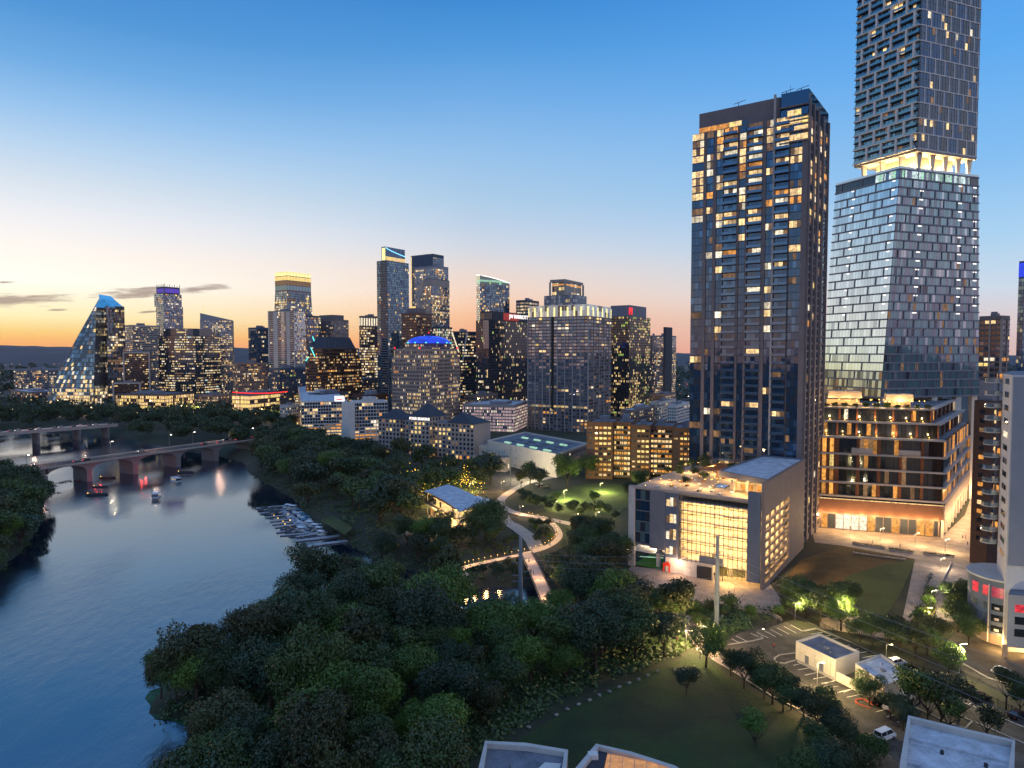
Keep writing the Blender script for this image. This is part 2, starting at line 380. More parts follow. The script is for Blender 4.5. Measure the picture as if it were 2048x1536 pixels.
def tower(name, label, cat, foot, zt, body='concrete', roof='roof_grey', nwin=40, z0=0.0, foot2=None, units=2, par=1.0, fin=True, b=None, part='body', base=0.0, top=1.2, styles=None, **fs):
    b = b or Bld(name, label, cat, center(foot), nwin=nwin)
    b.A(part).prism(foot, z0, zt, body, roof, foot2)
    for i, p in enumerate(walls(foot, z0, zt, foot2)):
        if not p.seen: continue
        st = dict(fs)
        if styles and i in styles: st.update(styles[i])
        if st.pop('blank', False): continue
        facade(b, p, za=z0 + base, zb=zt - top, **st)
    if units or par: roofing(b, foot2 or foot, zt, roof, par, units, body)
    if fin: b.finish()
    return b

# ------------------------------------------------------------------ terrain, river, hills
WZ = -5.0
RIV = [G(px, py, WZ) for px, py in [(-420, 858), (0, 858), (120, 862), (232, 872), (262, 880), (330, 893), (420, 905), (488, 925), (500, 948), (545, 972),
    (592, 1000), (612, 1030), (655, 1062), (705, 1092), (760, 1122), (860, 1152), (955, 1176), (1060, 1174), (1160, 1190), (1160, 1206), (1050, 1218), (955, 1228),
    (850, 1205), (760, 1165), (700, 1150), (640, 1185), (560, 1245), (450, 1315), (350, 1365), (300, 1398), (300, 1425), (360, 1442), (480, 1428), (500, 1448),
    (430, 1485), (408, 1536), (385, 1660), (200, 2200), (-700, 2200), (-900, 1500), (-300, 1330), (-100, 1200), (0, 1142), (55, 1088), (85, 1038), (88, 990), (66, 966), (20, 956), (-80, 950), (-420, 945)]]
def in_poly(x, y, P):
    c_ = False; j = len(P) - 1
    for i in range(len(P)):
        xi, yi = P[i]; xj, yj = P[j]
        if (yi > y) != (yj > y) and x < (xj - xi) * (y - yi) / (yj - yi) + xi: c_ = not c_
        j = i
    return c_
def edge_dist(x, y, P):
    m = 1e9; j = len(P) - 1
    for i in range(len(P)):
        ax, ay = P[j]; bx, by = P[i]; dx, dy = bx - ax, by - ay; q = dx * dx + dy * dy
        t = 0 if q == 0 else max(0, min(1, ((x - ax) * dx + (y - ay) * dy) / q))
        d = (ax + dx * t - x) ** 2 + (ay + dy * t - y) ** 2
        if d < m: m = d
        j = i
    return math.sqrt(m)
def gz(x, y):
    d = edge_dist(x, y, RIV)
    if in_poly(x, y, RIV): return WZ - .4 - min(3.5, d * .35)
    return WZ - .4 + min(5.4, .5 + d * .55)
gx0, gx1, gy0, gy1, gs = -780, 252, 60, 780, 6
nx, ny = (gx1 - gx0) // gs + 1, (gy1 - gy0) // gs + 1
ta = Acc(); ta.slot('ground_soil') if False else None
def ground_mat():
    m, t, b = newmat('ground_soil'); tcn = t.nodes.new('ShaderNodeTexCoord')
    n1 = noi(t, tcn.outputs['Object'], .03, 5, .6); n2 = noi(t, tcn.outputs['Object'], .6, 4, .6)
    c1 = mix(t, mapr(t, n1, .4, .6, 0, 1, True), s2l('26331e'), s2l('3a3a2c'))
    c2 = mix(t, mapr(t, n2, .3, .7, 0, .5), c1, s2l('1c2418'))
    t.links.new(c2, b.inputs['Base Color']); b.inputs['Roughness'].default_value = .95
    m, t, b = newmat('ground_city'); tcn = t.nodes.new('ShaderNodeTexCoord')
    n1 = noi(t, tcn.outputs['Object'], .008, 5, .6); n2 = noi(t, tcn.outputs['Object'], .08, 3, .6)
    c1 = mix(t, mapr(t, n1, .42, .58, 0, 1, True), s2l('27302a'), s2l('3c3a3a'))
    c2 = mix(t, mapr(t, n2, .4, .7, 0, .6), c1, s2l('4a4644'))
    t.links.new(c2, b.inputs['Base Color']); b.inputs['Roughness'].default_value = .9
ground_mat()
for j in range(ny):
    for i in range(nx):
        x, y = gx0 + i * gs, gy0 + j * gs
        e = i in (0, nx - 1) or j in (0, ny - 1)
        z = gz(x, y)
        ta.v.append((x, y, z if not (e and z > -1) else 0.0))
k0 = ta.slot('ground_soil')
for j in range(ny - 1):
    for i in range(nx - 1):
        a_ = j * nx + i; ta.f.append((a_, a_ + 1, a_ + nx + 1, a_ + nx)); ta.m.append(k0)
g_near = ta.build('ground', kind='structure')
for p_ in g_near.data.polygons: p_.use_smooth = True
fa = Acc(); B_ = 14000
for x0, x1, y0, y1 in ((-B_, gx0, -3000, B_), (gx1, B_, -3000, B_), (gx0, gx1, gy1, B_), (gx0, gx1, -3000, gy0)):
    fa.poly([(x0, y0, 0), (x1, y0, 0), (x1, y1, 0), (x0, y1, 0)], 'ground_city')
fa.build('ground', kind='structure')
# water
def water_mat():
    m, t, b = newmat('water'); tcn = t.nodes.new('ShaderNodeTexCoord')
    b.inputs['Base Color'].default_value = (*s2l('0a1a2c'), 1); b.inputs['IOR'].default_value = 2.7; b.inputs['Specular IOR Level'].default_value = .85
    mp = t.nodes.new('ShaderNodeMapping'); mp.inputs['Scale'].default_value = (1, .5, 1); mp.inputs['Rotation'].default_value = (0, 0, R(25)); t.links.new(tcn.outputs['Object'], mp.inputs[0])
    big = mapr(t, noi(t, mp.outputs[0], .012, 4, .55), .4, .6, 0, 1, True)
    w1 = noi(t, mp.outputs[0], 1.6, 3, .6); w2 = noi(t, mp.outputs[0], .33, 2, .5)
    hgt = mth(t, 'ADD', mth(t, 'MULTIPLY', w1, .35), mth(t, 'MULTIPLY', w2, .65))
    bp = t.nodes.new('ShaderNodeBump'); bp.inputs['Distance'].default_value = .55
    t.links.new(mapr(t, big, 0, 1, .03, .26), bp.inputs['Strength']); t.links.new(hgt, bp.inputs['Height']); t.links.new(bp.outputs[0], b.inputs['Normal'])
    t.links.new(mapr(t, big, 0, 1, .03, .2), b.inputs['Roughness'])
water_mat()
wa = Acc(); wa.poly([(-2500, -400, WZ), (262, -400, WZ), (262, 775, WZ), (-2500, 775, WZ)], 'water'); wa.build('river_water', kind='structure')
# algae mat floating off the point
al = Acc(); pts = [G(px, py, WZ + .05) for px, py in ((290, 1396), (300, 1382), (330, 1372), (420, 1385), (520, 1400), (512, 1432), (470, 1440), (440, 1450), (400, 1444), (372, 1452), (340, 1440), (312, 1438), (298, 1424), (302, 1410))]
al.prism(pts, WZ + .03, WZ + .12, 'algae'); al.build('algae_mat', kind='stuff')
# hills
ha = Acc(); HN = 140
for j in range(7):
    for i in range(HN + 1):
        a = R(-52) + R(104) * i / HN; d = 4300 + j * 800
        nn = noise.noise(Vector((a * 9, j * .5, 3))) + .5 * noise.noise(Vector((a * 31, j * .9, 8))) + .25 * noise.noise(Vector((a * 80, j, 8)))
        base = (0, 45, 88, 110, 118, 100, 0)[j]; fade = 1 - .55 * min(1, max(0, (a + R(6)) / R(25)))
        ha.v.append((d * math.sin(a), d * math.cos(a), max(-1, base * fade * (1 + .22 * nn))))
for j in range(6):
    for i in range(HN):
        q = j * (HN + 1) + i; ha.f.append((q, q + 1, q + HN + 2, q + HN + 1)); ha.m.append(ha.slot('hill'))
ho = ha.build('hills', kind='structure')
for p_ in ho.data.polygons: p_.use_smooth = True

def ribbon(pts, w, z, m, name, th=.0, kind='structure', kerb=None, **props):
    """flat strip along a polyline of world points; w may be a list"""
    a = Acc(); n = len(pts); Ls, Rs = [], []
    for i in range(n):
        p0, p1 = pts[max(0, i - 1)], pts[min(n - 1, i + 1)]; dx, dy = p1[0] - p0[0], p1[1] - p0[1]; l = math.hypot(dx, dy) or 1
        ww = (w[i] if isinstance(w, list) else w) / 2; zz = z[i] if isinstance(z, list) else z
        Ls.append((pts[i][0] - dy / l * ww, pts[i][1] + dx / l * ww, zz)); Rs.append((pts[i][0] + dy / l * ww, pts[i][1] - dx / l * ww, zz))
    for i in range(n - 1): a.poly([Rs[i], Rs[i + 1], Ls[i + 1], Ls[i]], m)
    if kerb:
        for S in (Ls, Rs):
            for i in range(n - 1):
                p, q = Vector(S[i]), Vector(S[i + 1]); a.bar(p + Vector((0, 0, .06)), q + Vector((0, 0, .06)), .3, .14, kerb)
    o = a.build(name, **props)
    if kind: o['kind'] = kind
    return o
def smooth(pts, k=4):
    out = []
    n = len(pts)
    for i in range(n - 1):
        p0, p1, p2, p3 = pts[max(0, i - 1)], pts[i], pts[i + 1], pts[min(n - 1, i + 2)]
        for q in range(k):
            t = q / k; out.append(tuple(.5 * (2 * b + (c_ - a) * t + (2 * a - 5 * b + 4 * c_ - d) * t * t + (-a + 3 * b - 3 * c_ + d) * t ** 3) for a, b, c_, d in zip(p0, p1, p2, p3)))
    out.append(pts[-1]); return out
def sheet(pix, z, m, name, **props):
    a = Acc(); pts = [(*G(px, py, z), z) for px, py in pix]
    a.poly(pts, m); o = a.build(name, **props)
    if 'kind' not in props: o['kind'] = 'structure'
    if o.data.polygons[0].normal.z < 0: o.data.flip_normals()
    bm = bmesh.new(); bm.from_mesh(o.data); bmesh.ops.triangulate(bm, faces=bm.faces); bm.to_mesh(o.data); bm.free()
    return o
PX = lambda L_, z=0: [G(a, b, z) for a, b in L_]
# lawns
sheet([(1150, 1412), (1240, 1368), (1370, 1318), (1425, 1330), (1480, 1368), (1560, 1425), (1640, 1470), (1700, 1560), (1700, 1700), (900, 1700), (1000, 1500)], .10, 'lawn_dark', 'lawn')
sheet([(1600, 1120), (1690, 1090), (1832, 1118), (1800, 1190), (1765, 1240), (1640, 1225), (1570, 1160)], .10, 'lawn', 'lawn')
sheet([(1600, 1120), (1690, 1090), (1832, 1118), (1770, 1128), (1700, 1150), (1640, 1190), (1570, 1160)], .104, 'dry_grass', 'worn_grass')
sheet([(1080, 1000), (1100, 985), (1170, 968), (1245, 968), (1262, 1010), (1230, 1030), (1150, 1035), (1090, 1022)], .10, 'lawn', 'lawn')
sheet([(780, 950), (900, 945), (935, 960), (880, 980), (800, 985)], .10, 'lawn', 'lawn')
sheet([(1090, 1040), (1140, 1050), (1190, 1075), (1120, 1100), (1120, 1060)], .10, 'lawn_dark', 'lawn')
sheet([(640, 1040), (665, 1030), (705, 1055), (690, 1070)], .06, 'lawn', 'lawn')
# paths
ribbon(smooth(PX([(1000, 1012), (1012, 1040), (1040, 1060), (1062, 1078), (1075, 1100)])), [4.6] * 6 + [6.2] * 11, .13, 'path_stone', 'promenade_path')
ribbon(smooth(PX([(1210, 1062), (1150, 1050), (1085, 1036), (1030, 1026), (1000, 1008), (1015, 988), (1060, 965), (1120, 952)])), 4.6, .134, 'path_stone', 'promenade_path')
ribbon(smooth(PX([(1060, 1032), (1100, 1044), (1118, 1066), (1112, 1082), (1085, 1098), (1040, 1110), (985, 1122), (940, 1132), (920, 1142), (935, 1152)])), 2.8, .14, 'path_stone', 'lit_footpath')
ribbon(PX([(1380, 1232), (1382, 1262), (1410, 1300), (1470, 1330), (1510, 1350)]), 4, .12, 'path_stone', 'footpath')
ribbon(smooth(PX([(1275, 1180), (1340, 1215), (1378, 1250), (1400, 1290), (1440, 1322), (1500, 1358)])), 2.6, .124, 'taupe', 'footpath')
# plaza, walks and streets
sheet([(1618, 1046), (1700, 1052), (1888, 1070), (1930, 1030), (1945, 985), (1990, 985), (1965, 1110), (1925, 1240), (1800, 1262), (1830, 1118), (1690, 1092), (1630, 1085)], .108, 'paving', 'plaza_paving')
sheet([(1240, 1160), (1262, 1132), (1400, 1148), (1535, 1160), (1566, 1205), (1565, 1222), (1300, 1192)], .12, 'paving', 'garage_apron')
sheet([(1640, 1236), (1720, 1232), (1800, 1262), (1790, 1280), (1640, 1256)], .125, 'paving', 'brick_walk')
sheet([(1445, 1300), (1452, 1275), (1560, 1237), (1600, 1258), (2200, 1500), (2200, 1700), (1700, 1640), (1680, 1500), (1640, 1452), (1540, 1385), (1462, 1330)], .112, 'asphalt', 'parking_lot_asphalt')
sheet([(1890, 1285), (1945, 1240), (1985, 1240), (2200, 1380), (2200, 1470), (2040, 1400), (1900, 1330)], .116, 'asphalt', 'street_asphalt')
sheet([(880, 1010), (950, 1010), (940, 1075), (800, 1070), (840, 1050)], .10, 'paving', 'cafe_terrace')
sheet([(940, 960), (1120, 925), (1170, 935), (1060, 965), (1000, 985), (950, 990)], .09, 'asphalt', 'street_asphalt')

# ------------------------------------------------------------------ the skyline
def roof_lights(b, foot, z, m='l_lamp', n=6): pass
def bar_on(b, p, part, u0, u1, z0, z1, o0, o1, m): p.box(b.A(part), u0, u1, z0, z1, o0, o1, m)

# --- sail shaped glass tower
def sail():
    D = 1000; ridge = G(100, 808)
    b = Bld('glass_tower', 'sail-shaped glass tower leaning to a blue lit point beside the river', 'tower', (-640, D), nwin=90)
    X = lambda px, d=D: XAT(px, d, 60)
    # right hand shaft
    f = rect(203, 214, 250, D - 12, 50, 90); zt = ZAT(613, D - 12)
    b.A('shaft').prism(f, 0, zt, 'g_grey', 'roof_grey')
    for p in walls(f, 0, zt):
        if p.seen: facade(b, p, 4.2, 3.6, .86, .78, .22, (('g_bronze', 2), ('g_grey', 3), ('g_dark', 1)), OFFICE, slab=('steel_dark', .5, .25), mull=('steel_dark', .4, .3, 2))
    roofing(b, f, zt, units=1)
    # raking sail: a prism whose left edge climbs to the apex
    zA = ZAT(590, D); z2 = ZAT(612, D)
    x0, x1, xa, xr = X(103), X(206), X(209), X(234)
    n = 26; prof = []
    for i in range(n + 1):
        t = i / n; z = zA * t; xx = x0 + (xa - x0) * (t ** 1.12); prof.append((xx, z))
    for i in range(n):
        (xa0, za0), (xa1, za1) = prof[i], prof[i + 1]; xe0 = X(206) if za0 < z2 else xa + (xr - xa) * .9 * (1 - (za0 - z2) / (zA - z2) * .9); xe1 = xe0
        if za1 > z2: xe1 = X(208) + (xr - X(208)) * max(.05, 1 - (za1 - z2) / (zA - z2))
        if za0 >= z2 - 3: xe0 = X(208) + (xr - X(208)) * max(.05, 1 - (za0 - z2) / (zA - z2))
        y0 = D - 18 + 16 * za0 / zA; y1 = D - 18 + 16 * za1 / zA; blue = za0 > z2 - 6
        part = 'lit_crown' if blue else 'sail'
        b.A(part).hexa([(xa0, y0, za0), (xe0, y0 - 8, za0), (xe0, D + 20, za0), (xa0, D + 20, za0), (xa1, y1, za1), (xe1, y1 - 8, za1), (xe1, D + 20, za1), (xa1, D + 20, za1)], 'l_skyblue' if blue else 'g_grey')
        if not blue:
            m = max(2, int((xe0 - xa0) / 3.4))
            for j in range(m):
                def pp(u, t): 
                    a0, e0, yy = xa0 + (xa1 - xa0) * t, xe0 + (xe1 - xe0) * t, y0 + (y1 - y0) * t
                    return (a0 + (e0 - a0) * u, yy - 8 * u - .35, za0 + (za1 - za0) * t)
                ua, ub = (j + .06) / m, (j + .94) / m; r_ = rnd.uniform(-.08, .08)
                mm = pick(OFFICE) if rnd.random() < (.3 if za0 < 50 else .07) else pick([('g_bronze', 3), ('g_silver', 1), ('g_grey', 4), ('g_dark', 3)])
                q = [pp(ua, .1), pp(ub, .1), pp(ub, .86), pp(ua, .86)]; q[0] = (q[0][0], q[0][1] + r_, q[0][2]); b.window(q, mm)
            b.A('floor_trim').bar((xa0, y0 - .5, za0), (xe0, y0 - 8.5, za0), .6, .5, 'steel_dark')
        b.A('edge_beam').bar((xa0, y0 - .4, za0), (xa1, y1 - .4, za1), .7, .7, 'frame_light')
    # lit podium with a raking glass roof
    f = rect(96, 180, 222, D - 30, 12, 12); z = ZAT(778, D - 30)
    b.A('podium').prism(f, 0, z, 'conc_light')
    for i, p in enumerate(walls(f, 0, z)):
        if p.seen: facade(b, p, 5, 4, .88, .8, .85, (('g_silver', 1),), [('l_warm', 4), ('l_yellow', 3), ('l_white', 3)])
    b.finish()
sail()

# --- mid-rise condos by the far shore
f = rect(28, 40, 125, 1250, 60, 20); tower('condo_block', 'long grey condo block with scattered lit windows low behind the sail-shaped tower', 'building', f, ZAT(738, 1250), 'grey', nwin=15, fh=3.4, bw=3.2, lit=.35, units=3)
f = rect(20, 60, 118, 1010, 40, 10); tower('office_block', 'low riverside office block with rows of lit windows under a pale flat roof', 'building', f, ZAT(785, 1010), 'brown', 'roof_white', nwin=15, fh=4, bw=4, lit=.65, wf=.8)

# --- pink brick slab and its framed wings
f = rect(250, 268, 322, 1060, 34); tower('apartment_block', 'pinkish concrete apartment block joined to the right of the sail-shaped glass tower', 'building', f, ZAT(651, 1060), 'frame_light', nwin=30, fh=3.3, bw=3.4, lit=.22, wf=.72, hf=.55, unlit=(('g_dark', 2), ('g_bronze', 2)), styles={3: dict(unlit=(('frame_light', 1), ('g_silver', 2)))})
def framed(px0, px1, ytop, D, label, lit):
    f = rect(px0, px0 + 2, px1, D, 80, 40); z = ZAT(ytop, D)
    b = Bld('framed_block', label, 'building', center(f), nwin=30); b.A('body').prism(f, 0, z, 'brick_dark', 'roof_grey')
    for p in walls(f, 0, z):
        if not p.seen: continue
        facade(b, p, 3.4, 3.2, .8, .5, lit, (('g_dark', 3), ('g_bronze', 2), ('brick', 1)), WARM, slab=('brick', .35, .3))
        if p.L > 20:
            w = 2.0 / p.L
            for u in (0, 1 - w): bar_on(b, p, 'frame', u, u + w, 0, z, .02, 1.2, 'frame_light')
            bar_on(b, p, 'frame', w, 1 - w, z - 2, z, .02, 1.2, 'frame_light')
    roofing(b, f, z); b.finish()
framed(247, 303, 704, 1000, 'dark brick block inside a tall pale square frame beside the sail-shaped tower', .22)
framed(225, 283, 765, 940, 'low dark block in a small pale frame standing before the taller framed block', .12)

# --- purple crowned stacked tower
def purple():
    D = 1180; b = Bld('high_rise', 'offset stacked high-rise with a purple lit crown', 'tower', (XAT(340, D), D), nwin=50)
    f = rect(312, 328, 366, D, 34, 150); z1 = ZAT(612, D)
    f2 = rect(308, 326, 363, D, 34, 180); z2 = ZAT(587, D)
    f3 = rect(313, 328, 359, D, 34, 200); z3 = ZAT(573, D)
    for k, (ff, za, zb, m) in enumerate(((f, 0, z1, 'frame_grey'), (f2, z1 + .01, z2, 'frame_grey'), (f3, z2 + .01, z3, 'dark'))):
        b.A('shaft' if k < 2 else 'crown').prism(ff, za, zb, m, 'roof_grey')
        for i, p in enumerate(walls(ff, za, zb)):
            if not p.seen: continue
            if k < 2: facade(b, p, 3.5, 3.2, .8, .7, .16, (('g_silver', 3), ('frame_light', 1)) if i == 3 else (('g_dark', 2), ('g_grey', 2), ('g_silver', 1)), WARM)
            else:
                p.box(b.A('purple_light'), .06, .94, za + (zb - za) * .15, zb - (zb - za) * .25, .02, .3, 'l_purple')
                for q in range(7): bar_on(b, p, 'crown_fin', q / 6.2, q / 6.2 + .03, za, zb + (2.5 if q % 2 else 4.5), .31, .8, 'frame_grey')
    b.finish()
purple()

# --- dark rounded office building
def rounded():
    D = 1010; xs = [(318, 12), (330, 3), (350, -5), (372, -7), (392, -3), (408, 6)]
    f = [(XAT(px, D + dy, 40), D + dy) for px, dy in xs]; f += [(f[-1][0] + 8, D + 45), (f[0][0] + 6, D + 45)]
    b = Bld('office_tower', 'dark rounded office tower with many lit rows in front of the purple crowned one', 'tower', center(f), nwin=80)
    z = ZAT(672, D); b.A('body').prism(f, 0, z, 'g_dark', 'roof_grey')
    g = scaled(f, .8); b.A('upper_storeys').prism(g, z + .01, ZAT(657, D), 'g_dark', 'roof_grey')
    for p in walls(f, 0, z):
        if p.seen: facade(b, p, 3.9, 2.6, .93, .5, .42, (('g_black', 3), ('g_dark', 2), ('g_navy', 1)), OFFICE, slab=('dark', .5, .2), floorvar=.9)
    for p in walls(g, z, ZAT(657, D)):
        if p.seen: facade(b, p, 4, 3, .9, .5, .12, (('g_dark', 1),), OFFICE)
    b.finish()
rounded()
f = rect(232, 330, 388, 850, 14, 8); b = tower('civic_hall', 'low civic building with golden lit glass bays among dark riverside trees', 'building', f, ZAT(790, 850), 'dark', 'roof_grey', nwin=60, fh=4.6, bw=4.4, wf=.8, hf=.78, lit=.85, unlit=(('g_bronze', 1),), litm=[('l_yellow', 4), ('l_warm', 3)], slab=('brown', .8, .5), mull=('brown', .6, .5, 2), floorvar=.2)

# --- slant topped tower with spire
def spire():
    D = 1090; f = rect(401, 404, 467, D, 75, 100); zs = [ZAT(628, D), ZAT(640, D), ZAT(640, D), ZAT(628, D)]
    b = Bld('residential_tower', 'slim residential tower with sloping roofline, mast and lit slots', 'tower', center(f), nwin=80)
    z = ZAT(641, D); b.A('body').prism(f, 0, z, 'frame_grey', 'roof_grey')
    for p in walls(f, 0, z):
        if p.seen: facade(b, p, 3.3, 3.3, .7, .62, .42, (('g_grey', 3), ('g_dark', 2), ('g_silver', 1)), WARM, pier=('frame_light', .7, .5, 2))
    fi = [f[0], f[1], f[2], f[3]]; b.A('roof_screen').prism(fi, z + .01, 0, 'frame_grey', 'roof_grey', None, [ZAT(627, D), z + .4, z + .4, ZAT(627, D)])
    x, y = XAT(405, D, 140), D + 3; b.A('mast').cyl((x, y, ZAT(632, D)), (x, y, ZAT(612, D)), .9, .15, 'l_yellow', 6)
    b.A('lit_slot').box(x - 1.2, x + 1.2, D - 1.2, D - .2, 60, ZAT(630, D), 'l_warm')
    b.finish()
spire()
f = rect(466, 475, 536, 930, 50, 20); tower('apartment_block', 'low dark apartment block with a red beacon and lit rooms beyond the red roof line', 'building', f, ZAT(727, 930), 'brown', nwin=30, fh=3.2, bw=3, lit=.22, unlit=(('g_dark', 2), ('brown', 1)))
f = rect(498, 516, 544, 1040, 34); tower('glass_block', 'plain blue-grey glass office slab between the slim mast tower and striped tower', 'building', f, ZAT(656, 1040), 'dark_blue', nwin=30, fh=3.8, bw=3, wf=.88, hf=.8, lit=.06, unlit=(('g_navy', 2), ('g_blue', 2), ('g_grey', 1)), litm=OFFICE)

# --- low building with the red roof line
def redline():
    D = 800; f = rect(465, 500, 575, D, 20, 8); z = ZAT(792, D)
    b = Bld('low_hall', 'low hall with a glowing red line along its roof edge', 'building', center(f), nwin=40); b.A('body').prism(f, 0, z, 'brown', 'roof_grey')
    for p in walls(f, 0, z):
        if p.seen: facade(b, p, 5, 4, .85, .75, .8, (('g_dark', 1),), [('l_yellow', 3), ('l_warm', 3)], slab=('brown', .6, .5))
    pts = [(XAT(465 + 103 * t, D - 4, 10), D - 4 + 14 * t, ZAT(784 + 5 * 4 * t * (1 - t) * .6, D)) for t in [i / 6 for i in range(7)]]
    for i in range(6): b.A('red_neon').bar(pts[i], pts[i + 1], .8, 1.0, 'l_red')
    f2 = scaled(f, .8); b.A('upper_storey').prism(f2, z + .01, ZAT(785, D), 'roof_grey')
    b.finish()
redline()

# --- glass tower with the gold crown, striped tower in front
def gold():
    D = 1060; ft = rect(550, 574, 622, D, 34, 180); fb = rect(541, 572, 634, D, 34, 60)
    fb = [(ft[i][0] + (fb[i][0] - ft[i][0]), fb[i][1]) for i in range(4)]
    z = ZAT(543, D); b = Bld('glass_tower', 'tapering glass tower glowing gold along its curved crown', 'tower', center(fb), nwin=100)
    b.A('shaft').prism(fb, 0, z - 30, 'dark_blue', 'roof_grey', ft)
    for i, p in enumerate(walls(fb, 0, z - 30, ft)):
        if p.seen: facade(b, p, 4.1, 3.4, .94, .8, .2, (('g_teal', 2), ('g_blue', 2), ('g_grey', 2)) if i == 0 else (('g_silver', 2), ('g_teal', 2), ('g_bronze', 1)), OFFICE, floorvar=.9, zb=z - 30)
    b.A('crown').prism(ft, z - 29.98, z, 'g_bronze', 'roof_grey')
    for p in walls(ft, z - 29.98, z):
        if not p.seen: continue
        for k, (za, zb, m) in enumerate(((2, 9, 'g_teal'), (10, 16, 'l_dim'), (17, 23, 'l_yellow'), (24, 29, 'l_crown'))):
            for j in range(8): b.window(p.pane(j / 8 + .006, (j + 1) / 8 - .006, z - 29.98 + za, z - 29.98 + zb, .1), m)
        p.box(b.A('crown_rim'), 0, 1, z - .6, z, .12, .5, 'l_crown')
    x = XAT(564, D - 2, 150); b.A('fin').bar((x, D + 6, 60), (x, D + 6, z), .9, 1.2, 'frame_light')
    b.finish()
gold()
def striped():
    D = 940; f = rect(537, 590, 612, D, 26, 70); z = ZAT(622, D)
    b = Bld('residential_tower', 'white and black striped residential tower in front of the gold crowned one', 'tower', center(f), nwin=80)
    b.A('body').prism(f, 0, z, 'conc_light', 'roof_grey')
    for i, p in enumerate(walls(f, 0, z)):
        if not p.seen: continue
        if i == 3:
            for (u0, u1) in ((.04, .2), (.36, .5), (.62, .7), (.82, .97)): facade(b, p, 3.3, 3, .9, .72, .05, (('g_black', 3), ('g_dark', 1)), WARM, u0=u0, u1=u1)
            facade(b, p, 3.3, 2, .8, .8, .04, (('g_silver', 1),), WARM, u0=.5, u1=.62)
        else: facade(b, p, 3.3, 2.6, .9, .82, .14, (('g_mirror', 2), ('g_silver', 2), ('g_bronze', 1)), WARM)
    roofing(b, f, z, units=2); b.finish()
striped()
f = rect(598, 615, 642, 1000, 34, 70); tower('glass_block', 'blue-grey glass wing rising just behind the striped tower with blue roof lights', 'building', f, ZAT(632, 1000), 'dark_blue', nwin=30, fh=3.5, bw=2.8, wf=.85, hf=.8, lit=.22, unlit=(('g_blue', 2), ('g_grey', 2), ('g_navy', 1)))
f = rect(630, 668, 698, 1020, 34, 70)
b = tower('hotel_block', 'stepped beige hotel block behind the ziggurat with the teal neon', 'building', f, ZAT(640, 1020), 'brown', nwin=30, fh=3.3, bw=3.2, wf=.6, hf=.6, lit=.12, unlit=(('g_dark', 2), ('g_grey', 2)), fin=False, units=0)
f2 = scaled(f, .72); b.A('upper_storeys').prism(f2, ZAT(640, 1020) + 1.02, ZAT(629, 1020), 'taupe', 'roof_grey'); b.finish()
f = rect(538, 560, 612, 850, 34, 20); tower('apartment_block', 'dark mid-rise block with sparse greenish lights at the foot of the striped tower', 'building', f, ZAT(738, 850), 'dark_blue', nwin=20, fh=3.2, bw=3, lit=.2, unlit=(('g_dark', 3), ('g_navy', 1)), litm=WARM + [('l_green', 2)])

# --- the ziggurat with teal neon
def ziggurat():
    D = 760; b = Bld('ziggurat_office', 'brown terraced office ziggurat with a slate sloping roof and teal neon edge', 'building', (XAT(668, D), D), nwin=100)
    tiers = [(612, 636, 724, 728, 795), (617, 640, 720, 712, 728), (622, 646, 716, 697, 712)]
    zprev = 0
    for k, (a, c_, e, yt, yb) in enumerate(tiers):
        f = rect(a, c_, e, D + k * 3, 26, 30); z = ZAT(yt, D); b.N('tier').prism(f, zprev, z, 'brick_dark', 'roof_grey')
        for p in walls(f, zprev, z):
            if p.seen: facade(b, p, 3.7, 2.6, .82, .52, .34, (('g_brown', 3), ('g_bronze', 2), ('g_dark', 1)), [('l_amber', 5), ('l_warm', 4), ('l_yellow', 2), ('l_dim', 3)], slab=('brick', .5, .35), floorvar=.9)
        zprev = z + .01
    fb = rect(628, 650, 712, D + 10, 26, 60); ft = rect(632, 652, 700, D + 22, 26, 80); z = ZAT(673, D)
    b.A('sloping_roof').prism(fb, zprev, z, 'slate', 'slate', ft)
    for p in walls(fb, zprev, z, ft):
        if p.seen:
            for j in range(9): p.box(b.A('roof_rib'), j / 9, j / 9 + .012, zprev, z - .3, .02, .25, 'grey_dark')
    for (x0, y0, x1, y1) in ((626, 673, 629, 682), (622, 695, 630, 713), (612, 722, 617, 714)):
        b.N('teal_neon').bar((XAT(x0, D - 6, 60), D - 6, ZAT(y0, D - 6)), (XAT(x1, D - 6, 60), D - 6, ZAT(y1, D - 6)), .9, .9, 'l_teal')
    b.finish()
ziggurat()
f = rect(719, 722, 757, 950, 60, 70)
b = tower('office_tower', 'narrow office tower lit on nearly every floor with bright top slots', 'tower', f, ZAT(633, 950), 'brown', nwin=70, fh=4, bw=3, wf=.86, hf=.6, lit=.7, unlit=(('g_dark', 1), ('g_bronze', 1)), litm=[('l_white', 4), ('l_warm', 3), ('l_yellow', 1), ('l_dim', 2)], slab=('dark', .6, .3), top=14, fin=False)
for p in walls(f, 0, ZAT(633, 950)):
    if p.seen:
        for j in range(7): b.window(p.pane((j + .2) / 7, (j + .75) / 7, ZAT(633, 950) - 12.5, ZAT(633, 950) - 2, .1), 'l_white')
b.finish()
f = rect(612, 640, 775, 700, 30, 8); tower('low_block', 'low dark block with sparse lights between the ziggurat and the white hotel', 'building', scaled(f, .9), ZAT(790, 700), 'grey_dark', nwin=10, fh=4, bw=4, lit=.3, units=3)

